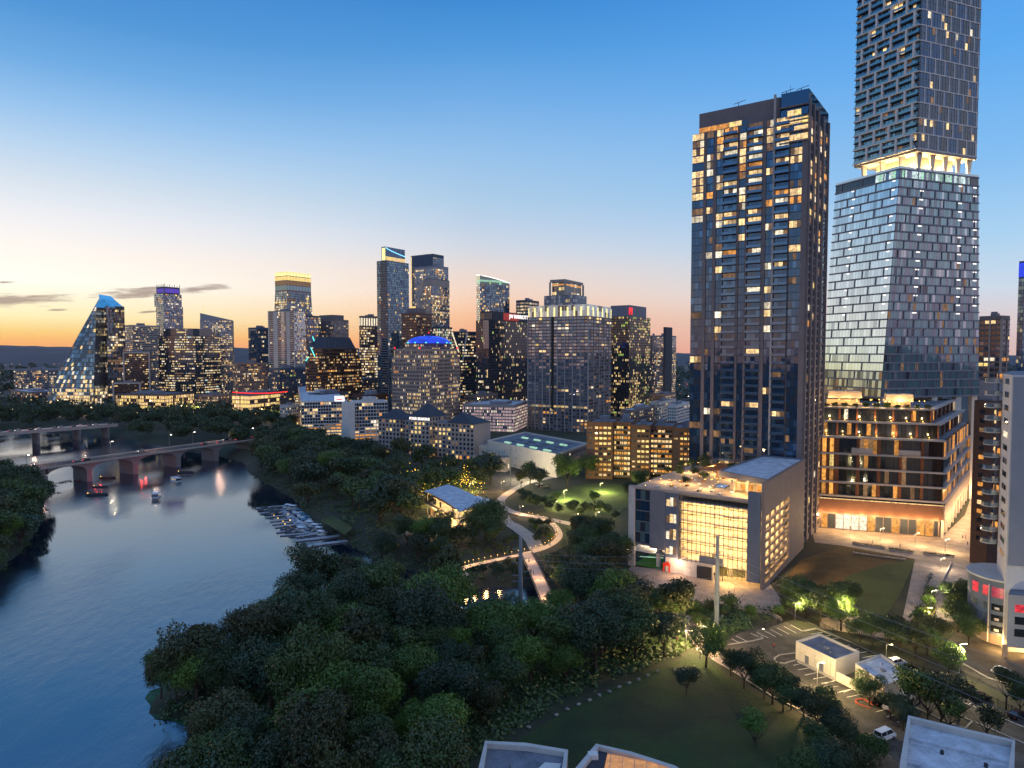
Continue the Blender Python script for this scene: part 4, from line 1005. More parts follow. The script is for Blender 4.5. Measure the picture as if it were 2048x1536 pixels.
# ------------------------------------------------------------------ middle residential tower
def mid_tower():
    f = rect(1381, 1609, 1648, 262, 36, 80); zr, zt = 165.5, 174.5
    b = Bld('residential_tower', 'tall taupe and blue glass residential tower with lit upper floors behind the garage', 'tower', center(f), nwin=100)
    p = walls(f, 0, zr); F, S = p[3], p[0]
    b.A('body').prism(f, 0, zr, 'taupe', 'roof_grey')
    nf = 54; fh = zr / nf
    bays = [('g', 0, .11, 3), ('b', .11, .14, 0), ('g', .14, .20, 2), ('b', .20, .23, 0), ('g', .23, .29, 2), ('k', .30, .415, 3), ('b', .415, .435, 0), ('g', .435, .49, 2), ('b', .49, .51, 0),
            ('k', .515, .63, 3), ('b', .63, .665, 0), ('g', .665, .72, 2), ('w', .722, .738, 0), ('k', .745, .85, 3), ('g', .862, .957, 3), ('b', .957, 1.0, 0)]
    for ty, u0, u1, n in bays:
        if ty == 'b': F.box(b.A('pier_rib'), u0, u1, 0, zr - 10, .01, .9, 'taupe'); continue
        if ty == 'w': F.box(b.A('pier_rib'), u0, u1, 0, zt, .01, 1.1, 'frame_light'); continue
        F.box(b.A('glass_bay'), u0 + .002, u1 - .002, .5, zr - .3, .01, .35, 'g_navy')
        for i in range(nf):
            z = i * fh
            if i >= 50: pr = .9 if u0 < .75 else .2
            elif i >= 41: pr = .62 if ty == 'k' else .5
            elif i >= 37: pr = .4
            elif i in (16, 17): pr = .35
            elif i in (5, 9, 34, 35): pr = .25
            else: pr = .03
            on = rnd.random() < pr; lm = pick([('l_warm', 5), ('l_white', 3), ('l_amber', 1), ('l_dim', 1)])
            dimroom = rnd.random() < .05
            for j in range(n):
                ua = u0 + (u1 - u0) * (j + .03) / n; ub = u0 + (u1 - u0) * (j + .97) / n
                m = (lm if rnd.random() < .85 else 'l_dim') if on else ('l_dim' if dimroom and rnd.random() < .6 else pick([('g_navy', 6), ('g_blue', 2), ('g_dark', 2)]))
                b.window(F.pane(ua, ub, z + .32, z + fh - .22, .42, .02), m)
            F.box(b.A('floor_trim'), u0, u1, z - .07, z + .07, .36, .5, 'steel_dark')
            if ty == 'k' and i > 0:
                F.box(b.N('balcony'), u0 - .006, u1 + .006, z - .08, z + .1, .51, 1.9, 'grey_dark')
                F.box(b.N('balcony_rail'), u0 - .006, u1 + .006, z + .11, z + 1.05, 1.8, 1.85, 'g_blue')
    # narrow side wall
    for ty, u0, u1 in (('g', .03, .2), ('g', .34, .40), ('g', .58, .66), ('g', .82, .95)):
        facade(b, S, fh, 2.5, .8, .72, .05, (('g_dark', 3), ('g_navy', 2)), WARM, za=2, zb=zr - 1, u0=u0, u1=u1, litz=lambda z, i: .45 if i > 36 else .05)
    for u in (.0, .2, .42, .68, .97): S.box(b.A('pier_rib'), u, u + .025, 0, zt - 4, .01, .7, 'taupe')
    # mechanical storey and raised glass corner
    L_, C_, Rr, Bk = f[3], f[0], f[1], f[2]
    lerp = lambda P, Q, t: (P[0] + (Q[0] - P[0]) * t, P[1] + (Q[1] - P[1]) * t)
    m1 = [lerp(L_, C_, .05), lerp(L_, C_, .765), lerp(Bk, Rr, .765), lerp(Bk, Rr, .05)]; m1 = [(x + (S.mid[0] * 0) + .8, y + 1.6) for x, y in m1]
    b.A('roof_screen').prism(m1, zr + .01, zr + 8.6, 'taupe', 'roof_grey')
    pm = Patch(m1[0], m1[1], zr, zr + 8.6, center(m1)); facade(b, pm, 3, 2.6, .96, .66, .95, (('g_dark', 1),), [('l_warm', 3), ('l_amber', 2), ('l_yellow', 2)], za=zr + .3, zb=zr + 3.2, u0=0, u1=.62)
    m2 = [lerp(L_, C_, .775), lerp(L_, C_, .998), lerp(Bk, Rr, .998), lerp(Bk, Rr, .775)]
    b.A('glass_corner').prism(m2, zr + .012, zt, 'g_navy', 'roof_grey')
    pc = Patch(m2[0], m2[1], zr, zt, center(m2)); facade(b, pc, 3.4, 2.6, .95, .7, .9, (('g_navy', 1),), [('l_warm', 3), ('l_yellow', 2)], za=zr - 10, zb=zr + 2.4, off=.5)
    for z in (zr - 10.5, zr - 6.5, zr - 2.5, zr + 3): pc.box(b.A('floor_trim'), -.02, 1, z, z + .4, .5, 1.4, 'taupe')
    # mast things on the roof
    x, y = lerp(L_, C_, .9); b.A('mast').cyl((x, y + 6, zt), (x, y + 6, zt + 4.5), .12, .05, 'steel_dark'); b.N('red_beacon').cyl((x, y + 5, zt), (x, y + 5, zt + 1.0), .4, .4, 'l_red')
    for t in (.45, .86, .98):
        x, y = lerp(L_, C_, t); zz = zr + 8.6 if t < .7 else zt
        b.N('window_crane').bar((x, y + 5, zz), (x, y + 5, zz + 2.2), .2, .2, 'steel_dark'); b.N('window_crane').bar((x - 2, y + 5, zz + 1.4), (x + 2.5, y + 4, zz + 2.8), .18, .18, 'steel_dark')
    b.finish()
mid_tower()

# ------------------------------------------------------------------ office and residential tower at the frame's top edge
def waterline():
    b = Bld('tallest_tower', 'tallest tower, glass offices below and a pale gridded residential shaft cut by the frame top', 'tower', (200, 350), nwin=100)
    def poly(pc, pl, pr, dc, dl, dr, z):
        C_, L_, R_ = (XAT(pc, dc, z), dc), (XAT(pl, dl, z), dl), (XAT(pr, dr, z), dr)
        return [C_, R_, (L_[0] + R_[0] - C_[0], L_[1] + R_[1] - C_[1]), L_]
    DC, DL, DR = 330, 364, 347; zb, zt = ZAT(795, DC), ZAT(338, DC)
    ft = poly(1800, 1672, 1957, DC, DL, DR, zt); fb = poly(1761, 1643, 1957, DC, DL, DR, zb)
    b.A('office_shaft').prism(fb, zb, zt, 'g_dark', 'roof_grey', ft)
    W = walls(fb, zb, zt, ft); Lf, Rf = W[3], W[0]; nf = 26; fh = (zt - zb) / nf
    for face, np_, P_ in ((Lf, 20, 'L'), (Rf, 34, 'R')):
        bay = 1 / 3.0 if P_ == 'L' else 1 / 6.0
        for i in range(nf + 1):
            z = zb + i * fh; face.box(b.A('floor_trim'), 0, 1, z - .32, z + .32, .01, .55, 'grey')
            if i == nf: break
            o = (i % 3) * bay / 3
            k = -1
            while o + k * bay < 1:
                u = o + k * bay; k += 1
                if 0 < u < .99: face.box(b.A('facade_frame'), u - .16 / face.L, u + .16 / face.L, z + .3, z + fh - .3, .01, .5, 'grey')
            warm = i < 12
            for j in range(np_):
                ua, ub = (j + .02) / np_, (j + .98) / np_
                if P_ == 'L': m = pick([('g_mirror', 14), ('g_silver', 1.0)] if i > 2 else [('g_grey', 3), ('g_silver', 3), ('g_dark', 2), ('l_dim', 1)])
                else: m = pick([('g_teal', 8), ('g_grey', 4), ('g_silver', 1.2), ('g_dark', .6), ('l_dim', .9 if warm else .15)])
                if i == nf - 1: m = pick([('l_cool', 3), ('l_minty', 1), ('g_grey', 2)]) if (P_ == 'R' and j < 30) or (P_ == 'L' and j > 12) else 'g_black'
                b.window(face.pane(ua, ub, z + .34, z + fh - .34, .12, .006), m)
            if i < nf - 1 and i > 8:
                for u in ((.30 + .01 * (i % 3), .93) if P_ == 'L' else (.28, .76, .95)):
                    if rnd.random() < .75: b.window(face.pane(u - .022, u + .022, z + fh - 1.15, z + fh - .6, .18), 'l_signwhite')
    # columns under the shaft
    for face in (Lf, Rf):
        for u in ((.04, .3) if face is Lf else (.05, .3, .55, .8, .97)):
            q = face.P(u, zb, -1.5); b.N('column').box(q[0] - 1.4, q[0] + 1.4, q[1] - 1.4, q[1] + 1.4, 0, zb - .02, 'stucco')
    core = scaled(fb, .55); b.N('core').prism(core, 0, zb - .03, 'conc_light')
    # terrace storey
    zs = ZAT(302, DC)
    f2 = poly(1835, 1708, 1953, DC, DC + 30, DR - 2, zs); core2 = scaled(f2, .62); b.N('core').prism(core2, zt + .02, zs - .02, 'beige')
    W2 = walls(f2, zs, 370); L2, R2 = W2[3], W2[0]
    for face in (L2, R2):
        for u in ((.12, .42, .72) if face is L2 else (.1, .32, .54, .76, .95)):
            q = face.P(u, zs, -2.5); q2 = face.P(u, zt, -2.5)
            b.N('terrace_column').hexa([(q2[0] - .5, q2[1] - .5, zt + .02), (q2[0] + .5, q2[1] - .5, zt + .02), (q2[0] + .5, q2[1] + .5, zt + .02), (q2[0] - .5, q2[1] + .5, zt + .02), (q[0] - 1.3, q[1] - .7, zs - .02), (q[0] + 1.3, q[1] - .7, zs - .02), (q[0] + 1.3, q[1] + .7, zs - .02), (q[0] - 1.3, q[1] + .7, zs - .02)], 'stucco')
            q3 = face.P(u + .05, zt, -4.5); light('terrace_lamp', (q3[0], q3[1], zt + 2), 1500, (1, .66, .28), .5, b.root)
    b.A('soffit').prism([(x, y) for x, y in f2], zs, zs + 1.2, 'frame_light')
    for i in range(4):
        A_, B_2 = ft[i], ft[(i + 1) % 4]; b.A('glass_rail').bar((*A_, zt + .8), (*B_2, zt + .8), .08, 1.4, 'g_silver')
    # residential shaft
    z0 = zs + 1.21; z1 = 370; b.A('residential_shaft').prism(f2, z0, z1, 'g_black', 'roof_grey'); rh = 7.2; nr = int((z1 - z0) / rh)
    for face, P_ in ((L2, 'L'), (R2, 'R')):
        bay = 1 / 4.3 if P_ == 'L' else 1 / 6.2
        for i in range(nr):
            z = z0 + i * rh; face.box(b.A('facade_frame'), 0, 1, z - .25, z + .3, .01, 1.5 if P_ == 'L' else .35, 'white_wall')
            o = (i % 4) * bay / 2 if P_ == 'L' else (i % 2) * bay / 2; k = -2; w = (.55 if P_ == 'L' else .28) / face.L
            us = []
            while o + k * bay < 1:
                u = o + k * bay; k += 1
                if 0.01 < u < .985: us.append(u); face.box(b.A('facade_frame'), u - w, u + w, z + .3, z + rh - .25, .01, 1.49 if P_ == 'L' else .34, 'white_wall')
            us = [0] + us + [1]
            if P_ == 'L': face.box(b.A('floor_trim'), .0, 1, z + rh / 2 - .15, z + rh / 2 + .15, .01, 1.2, 'steel_dark')
            for q in range(len(us) - 1):
                ua, ub = us[q] + w, us[q + 1] - w; n = max(1, int((ub - ua) * face.L / 1.7))
                shade = pick([('g_dark', 1), ('g_navy', 3), ('g_dark', 2)])
                for j in range(n):
                    x0, x1 = ua + (ub - ua) * (j + .08) / n, ua + (ub - ua) * (j + .92) / n
                    if P_ == 'L':
                        for h in (0, 1):
                            m = pick([('g_teal', 4), ('g_black', 3), ('g_blue', 2), ('l_warm', .18), ('l_dim', .25)]); zz = z + .35 + h * rh / 2
                            b.window(face.pane(x0, x1, zz + .1, zz + rh / 2 - .75, .1, .03), m)
                            if j == 0: face.box(b.N('balcony_rail'), ua, ub, zz + .05, zz + 1.1, 1.2, 1.25, 'g_teal')
                    else:
                        if (j in (1, 2)) and q % 2 == (i % 2) and us[q] > .25: mm = 'g_black'  # black panes paint the dark of balcony recesses on flat glass
                        else: mm = shade
                        for h in (0, 1):
                            m = mm if rnd.random() > .05 else pick([('l_warm', 3), ('l_white', 1), ('l_dim', 3)])
                            b.window(face.pane(x0, x1, z + .4 + h * rh / 2, z + .35 + (h + .93) * rh / 2 - .2, .1, .03), m)
    b.finish()
waterline()

# ------------------------------------------------------------------ hotel in front of it
def podium():
    C_, L_, R_ = (173.5, 272.), (128.5, 289.), (236., 350.)
    f = [C_, R_, (L_[0] + R_[0] - C_[0], L_[1] + R_[1] - C_[1]), L_]; zl = [0, 7.5, 14.7, 20.5, 26.5, 32.6, 39.5, 45.5, 51]
    b = Bld('glass_hotel', 'dark glass hotel with rust piers, white floor edges and planted lit terraces', 'hotel', center(f), nwin=100)
    b.A('body').prism(scaled(f, .965), .3, zl[6], 'black', 'roof_grey')
    W = walls(f, 0, zl[6]); F, S = W[3], W[0]
    for k in range(2, 6):
        z, zn = zl[k], zl[k + 1]
        F.box(b.A('floor_edge'), -.005, 1.004, z - .35, z + .35, -1.2, .7, 'frame_light'); S.box(b.A('floor_edge'), 0, 1, z - .35, z + .35, -1.2, .7, 'frame_light')
        n = 5
        for j in range(n):
            u0 = .19 + .81 * j / n; u1 = .19 + .81 * (j + 1) / n
            F.box(b.N('rust_pier'), u0 - .012, u0 + .012, z + .36, zn - .36, -.9, .1, 'rust')
            for q in range(4):
                a_ = u0 + .014 + (u1 - u0 - .028) * q / 4; e_ = u0 + .014 + (u1 - u0 - .028) * (q + .96) / 4
                b.window(F.pane(a_, e_, z + .4, zn - .4, -.45, .04), 'g_black' if rnd.random() > .16 else pick([('l_dim', 3), ('l_amber', 1)]))
        for q in range(3):
            a_ = .01 + .06 * q; b.window(F.pane(a_, a_ + .032, z + .5, zn - .6, -.6), pick([('l_amber', 5), ('l_yellow', 3), ('g_black', 1)])); F.box(b.N('rust_pier'), a_ + .036, a_ + .052, z + .36, zn - .36, -.9, .1, 'rust')
        for j in range(22):
            S_m = pick([('g_bronze', 4), ('g_dark', 1), ('l_amber', 2), ('l_dim', 2.5)])
            b.window(S.pane((j + .08) / 22, (j + .92) / 22, z + .4, zn - .4, -.3, .04), S_m)
    # lit brick fascia and shop front
    F.box(b.A('brick_fascia'), 0, 1, 7.5, 13.2, -1, .35, 'brick'); S.box(b.A('brick_fascia'), 0, .98, 7.5, 13.2, -1, .35, 'beige')
    F.box(b.A('fascia_light'), 0, 1, 13.21, 13.5, .1, .6, 'l_warm')
    for j in range(16):
        m = 'g_dark' if rnd.random() < .45 else 'l_amber'
        if 3 <= j <= 6: m = 'l_white'
        b.window(F.pane((j + .06) / 16, (j + .94) / 16, .5, 6.6, -1.0), m)
    F.box(b.A('shopfront'), 0, 1, .1, 7.4, -1.9, -1.2, 'brown')
    for j in range(9): S.box(b.N('arcade_column'), j / 9, j / 9 + .02, .1, 7.4, -.6, .3, 'stucco'); 
    for j in range(14): b.window(S.pane((j + .1) / 14, (j + .9) / 14, .6, 6.8, -1), pick([('l_warm', 3), ('l_amber', 3), ('g_dark', 1)]))
    S.box(b.A('shopfront'), 0, 1, .3, 7.4, -1.6, -1.1, 'brown')
    for j in range(9): q = F.P((j + .5) / 9, 6.4, 1.6); light('fascia_lamp', q, 260, (1, .55, .2), .3, b.root)
    for j in range(8): q = S.P((j + .5) / 8, 5, 4.0); light('arcade_lamp', q, 650, (1, .6, .25), .3, b.root)
    # setback storeys
    for k, (s0, z, zn) in enumerate(((.93, zl[6], zl[7]), (.86, zl[7], zl[8]))):
        g = [(x, y) for x, y in scaled(f, s0, (L_[0] * .2 + R_[0] * .2 + f[2][0] * .6, f[2][1]))]
        b.N('setback_storey').prism(g, z + .02, zn, 'black', 'roof_grey'); Wg = walls(g, z + .02, zn)
        for p, nb in ((Wg[3], 24), (Wg[0], 24)):
            for j in range(nb):
                if j % 4 == 0: p.box(b.N('rust_pier'), j / nb - .008, j / nb + .008, z + .4, zn - .4, .02, .6, 'rust')
                b.window(p.pane((j + .08) / nb, (j + .92) / nb, z + .5, zn - .6, .06, .03), pick([('g_black', 8), ('g_dark', 2), ('l_amber', .8), ('l_white', .3)]))
            p.box(b.A('floor_edge'), -.01, 1.01, zn - .3, zn + .35, -1, 1.4, 'frame_light')
        F2 = Wg[3]
        for j in range(7): q = F2.P((j + .5) / 7, z + 1.6, 1.6); b.N('terrace_lamp').cyl((q[0], q[1], z + .4), (q[0], q[1], z + .75), .16, .16, 'l_bulb', 6); light('terrace_light', (q[0], q[1] - .3, z + 1.6), 90, (1, .6, .22), .3, b.root)
    F.box(b.A('floor_edge'), -.005, 1.004, zl[6] - .35, zl[6] + .35, -1.2, .7, 'frame_light')
    # white banners on the facade
    for u0, u1 in ((.30, .46), (.66, .82)): F.box(b.N('terrace_canopy'), u0, u1, 33.2, 35.2, -.2, 1.2, 'frame_light')
    # roof garden bar
    g = scaled(f, .6); z = zl[8] + .4
    q0 = Wg[3]
    for u0, u1, hh in ((.1, .42, 6), (.66, .9, 5)):
        A_, B_2 = q0.P(u0, z, -6), q0.P(u1, z, -6); b.N('roof_house').bar(Vector(A_) + Vector((0, 4, hh - 1)), Vector(B_2) + Vector((0, 4, hh - 1)), 9, 3.2, 'taupe_light')
        b.N('roof_bar').bar(Vector(A_) + Vector((0, 5, 1.4)), Vector(B_2) + Vector((0, 5, 1.4)), 4, 2.6, 'beige')
    for j in range(34):
        u = rnd.random(); q = q0.P(u, z, -rnd.uniform(.6, 6)); r_ = .16
        zz = z + rnd.uniform(.5, 3.4); b.N('garden_light').cyl((q[0], q[1], zz), (q[0], q[1], zz + .35), r_, r_, 'l_bulb', 5)
    for j in range(6): q = q0.P((j + .5) / 6, z + 2.2, -3.5); light('garden_lamp', q, 380, (1, .6, .2), .3, b.root)
    b.finish(); return f
pod = podium()

# ------------------------------------------------------------------ car park with the roof terrace
def garage():
    f = rect(1258, 1525, 1606, 212, 35, 15); C_, R_, Bk, L_ = f; zr = 27.6
    b = Bld('parking_garage', 'grey parking garage with glowing open decks, roof pool terrace and raised canopy', 'car park', center(f), nwin=100)
    W = walls(f, 0, zr); F, S = W[3], W[0]
    fl = [5.6, 8.9, 12.2, 15.5, 18.8, 22.1, 25.2]
    # decks and inner walls
    ins = scaled(f, .985)
    for z in fl: b.N('deck').prism(ins, z - .3, z, 'conc_light')
    b.A('roof_deck').prism(ins, zr - .7, zr, 'paving')
    lerp = lambda P, Q, t: (P[0] + (Q[0] - P[0]) * t, P[1] + (Q[1] - P[1]) * t)
    def sub(u0, u1, v0, v1):
        """u across the front (0 at its far left corner), v into the depth"""
        pt = lambda u, v: (L_[0] + (C_[0] - L_[0]) * u + (R_[0] - C_[0]) * v, L_[1] + (C_[1] - L_[1]) * u + (R_[1] - C_[1]) * v)
        return [pt(u0, v0), pt(u1, v0), pt(u1, v1), pt(u0, v1)]
    b.N('core_wall').prism(sub(.05, .9, .30, .31), .2, zr - .72, 'stucco'); b.N('core_wall').prism(sub(.395, .405, .03, .3), 5.6, zr - .72, 'stucco')
    for k, z in enumerate([0.2] + fl[:-1]):
        zt = fl[k]
        for u in (.6, .72, .84): q = sub(u, u + .012, .14, .16); b.N('column').prism(q, z + .01, zt - .31, 'conc_light')
        for v in (.08, .2):
            for u in ((.42, .52, .62, .72, .82) if k else (.7, .82)):
                q = sub(u, u + .08, v, v + .006); b.N('strip_light').prism(q, zt - .42, zt - .32, 'l_strip')
        if k in (1, 3, 4, 5, 6): 
            for q_ in range(2): u = .5 + .3 * rnd.random(); b.N('ramp_barrier').prism(sub(u, u + .1, .2, .215), z + .01, z + 1.0, 'conc_light')
    for u, v in ((.7, .18), (.85, .3)): q = sub(u, u, v, v)[0]; light('entry_lamp', (q[0], q[1], 4.6), 700, (1, .55, .18), .4, b.root)
    q = F.P(.78, 3.8, 1.5); light('entry_lamp', q, 620, (1, .55, .18), .4, b.root); q = F.P(.4, 4.2, 3); light('entry_lamp', q, 330, (1, .6, .35), .4, b.root)
    # facade, left to right
    F.box(b.A('side_fin'), 0, .05, 0, zr + .3, -.6, .5, 'conc_light')
    F.box(b.N('panel'), .05, .175, 8.4, zr - .2, -.5, -.2, 'steel_dark')
    for k in range(5): 
        z = 8.8 + k * 3.75; F.box(b.N('panel'), .05, .175, z - .25, z, -.2, .12, 'panel_grey')
        for j in range(3): b.window(F.pane(.055 + j * .04, .055 + (j + .93) * .04, z + .1, z + 3.4, -.1, .03), pick([('g_navy', 3), ('g_dark', 2), ('g_teal', 1)]))
    F.box(b.N('panel'), .175, .295, 7.6, zr + .2, -.5, .5, 'panel_grey')
    F.box(b.N('panel'), .295, .395, 5.4, zr - .2, -.5, .1, 'panel_blue')
    for k, z in enumerate((6.2, 11.6, 17.3, 22.9)):
        for j in range(3):
            b.window(F.pane(.303 + j * .028, .303 + (j + .9) * .028, z + (.0 if k else .2), z + (3.0 if k != 1 else 3.6) * (.75 + .25 * (j != 0)), .16), ('l_warm', 'l_white', 'l_dim')[(j + k) % 3])
    F.box(b.N('panel'), .385, .405, 5.4, zr - .2, .11, .7, 'panel_grey')
    F.box(b.N('panel'), .9, .985, 2.2, zr + 3.4, -.5, .5, 'panel_blue')
    F.box(b.N('panel'), .56, .73, 5.5, 8.0, .0, .5, 'panel_blue')
    F.box(b.A('base_wall'), .30, .66, .0, 5.3, -.6, .0, 'conc_light'); F.box(b.A('roller_door'), .54, .65, .1, 4.4, .01, .1, 'steel_dark'); F.box(b.A('service_door'), .44, .49, .1, 2.6, .01, .08, 'white_wall')
    # mesh screen over the decks
    z0, z1 = 5.0, zr - .4
    for j in range(16):
        u = .405 + (.9 - .405) * j / 15; F.box(b.A('screen_post'), u - .0014, u + .0014, (z0 if u < .55 or u > .74 else 8.0) if j < 9 else 2.2, z1, .35, .5, 'steel_dark')
    for k in range(8):
        z = 5.2 + k * 3.2 if k else 5.1
        if z < z1: F.box(b.A('screen_rail'), .405 if z > 8 else .74, .9, z - .07, z + .07, .34, .44, 'steel_dark')
    F.box(b.A('parapet'), 0, .9, zr, zr + .9, -.3, .45, 'taupe_light'); 
    # open ground floor court at the far left with play lights
    b.A('play_turf').prism(sub(.03, .27, .02, .3), .2, .25, 'turf')
    for u, v in ((.2, .05), (.12, .3), (.24, .3), (.03, .3)): q = sub(u, u + .03, v, v + .03); b.N('column').prism(q, .1, 7.6, 'white_wall')
    b.A('court_back').prism(sub(.05, .3, .32, .34), .1, 7.8, 'beige'); b.A('court_soffit').prism(sub(.05, .3, .02, .34), 7.6, 7.9, 'conc_light')
    b.N('play_panel').prism(sub(.27, .278, .03, .18), .2, 5.2, 'blue_paint')
    q = sub(.285, .33, .0, .02); b.A('red_frame').bar((*q[0], .2), (*q[0], 2.6), .5, .5, 'red_paint'); b.A('red_frame').bar((*q[1], .2), (*q[1], 3.0), .5, .5, 'red_paint'); b.A('red_frame').bar((*q[0], 2.4), (*q[1], 3.2), .7, 1.2, 'red_paint')
    q = [sub(u, u, v, v)[0] for u, v in ((.06, .06), (.25, .06), (.13, .25), (.22, .28))]
    for i, (a_, e_, za, ze, m) in enumerate(((0, 1, 2.6, 3.6, 'l_minty'), (0, 3, 6.5, 2.0, 'l_white'), (2, 1, 1.6, 5.6, 'l_yellow'))): b.N('light_tube').bar((*q[a_], za), (*q[e_], ze), .22, .22, m)
    q = sub(.15, .15, .15, .15)[0]; light('court_lamp', (q[0], q[1], 6.6), 900, (1, .75, .5), .5, b.root)
    # side wall with slanting openings: wall built round them
    a = b.A('side_wall'); U = [0, .045] + [.045 + .105 * (i + 1) for i in range(5)] + [1.0]
    nrow = 8
    S.box(a, 0, .05, 0, zr + 6.5, -.5, .25, 'taupe'); S.box(a, .60, 1.02, 0, zr + 6.5, -.5, .25, 'taupe')
    for c_ in range(5):
        ua, ub = .05 + .11 * c_, .05 + .11 * (c_ + 1)
        top = 24.0 + 1.2 * c_ if c_ < 4 else 28; bot = .6 + .2 * c_
        step = (24.0 - 1.4) / nrow
        zz = -.0; prev = 0
        for r_ in range(nrow):
            zb_ = 1.4 + r_ * step + .30 * c_; ztp = zb_ + step * .68
            S.box(a, ua, ub, prev, zb_, -.5, .25, 'taupe'); prev = ztp
        S.box(a, ua, ub, prev, zr + 6.5, -.5, .25, 'taupe')
        S.box(b.A('side_post'), ub - .006, ub + .002, 1, 26, -.45, .22, 'taupe')
    # inner lit wall seen through the side openings
    for v in (.12, .2, .28, .36, .44, .52, .6):
        for k, zt in enumerate(fl): b.N('strip_light').prism(sub(.955, .962, v - .05, v), zt - .45, zt - .33, 'l_strip')
    b.N('core_wall').prism(sub(.89, .90, .06, .62), .3, zr - .72, 'stucco')
    # roof canopy
    cz = zr + 5.2; pf = [lerp(C_, R_, .08), R_, sub(.66, .66, 1.0, 1.0)[0], sub(.6, .6, .22, .22)[0]]
    b.A('canopy').prism(pf, cz, cz + 1.3, 'panel_grey', 'roof_white'); roofing(b, pf, cz + 1.3, 'roof_white', .5, 0, 'panel_grey')
    for u, v in ((.7, .25), (.8, .25), (.92, .2), (.66, .6), (.66, .85)): b.N('canopy_column').prism(sub(u, u + .012, v, v + .012), zr, cz - .01, 'conc_light')
    b.N('roof_room').prism(sub(.72, .95, .6, .96), zr + .01, cz - .02, 'beige'); b.N('roof_room').prism(sub(.66, .93, .3, .33), zr + .01, zr + 3, 'stucco')
    for j in range(4): b.N('roof_room_opening').prism(sub(.68 + .06 * j, .71 + .06 * j, .29, .298), zr + .1, zr + 2.4, 'l_amber')
    b.N('pool').prism(sub(.52, .62, .3, .42), zr + .01, zr + .12, 'g_teal'); b.N('pool').prism(sub(.535, .605, .315, .405), zr + .13, zr + .16, 'l_skyblue')
    b.A('pool_terrace').prism(sub(.48, .7, .24, .55), zr + .002, zr + .008, 'path_stone')
    for u0, u1, v0, v1 in ((.3, .46, .55, .9), (.48, .6, .62, .9)):
        for t in range(9): b.A('pergola').prism(sub(u0 + (u1 - u0) * t / 9, u0 + (u1 - u0) * (t + .35) / 9, v0, v1), zr + 3.2, zr + 3.45, 'wood')
        for uu in (u0, u1 - .01):
            for vv in (v0, v1 - .02): b.A('pergola').prism(sub(uu, uu + .008, vv, vv + .02), zr, zr + 3.19, 'wood')
    for j in range(46):
        u, v = rnd.uniform(.05, .62), rnd.uniform(.06, .95); q = sub(u, u, v, v)[0]; h = rnd.choice((.4, .6, 1.0, 2.6, 3.0)); b.N('terrace_light').cyl((*q, zr + h), (*q, zr + h + .22), .13, .13, 'l_bulb', 5)
    for j in range(26):
        u, v = rnd.uniform(.1, .9), rnd.uniform(.08, .5); q = sub(u, u + .02, v, v + .035); b.N('terrace_seat').prism(q, zr + .02, zr + .5, rnd.choice(('conc_light', 'white_wall', 'wood', 'brown')))
    for u, v in ((.15, .3), (.15, .7), (.35, .3), (.35, .75), (.52, .2), (.55, .6), (.75, .18), (.75, .45), (.88, .4), (.85, .12)):
        q = sub(u, u, v, v)[0]; light('terrace_lamp', (*q, zr + 3.0), 420, (1, .58, .2), .4, b.root)
    b.finish(); return f, sub, zr
gar, gsub, gzr = garage()

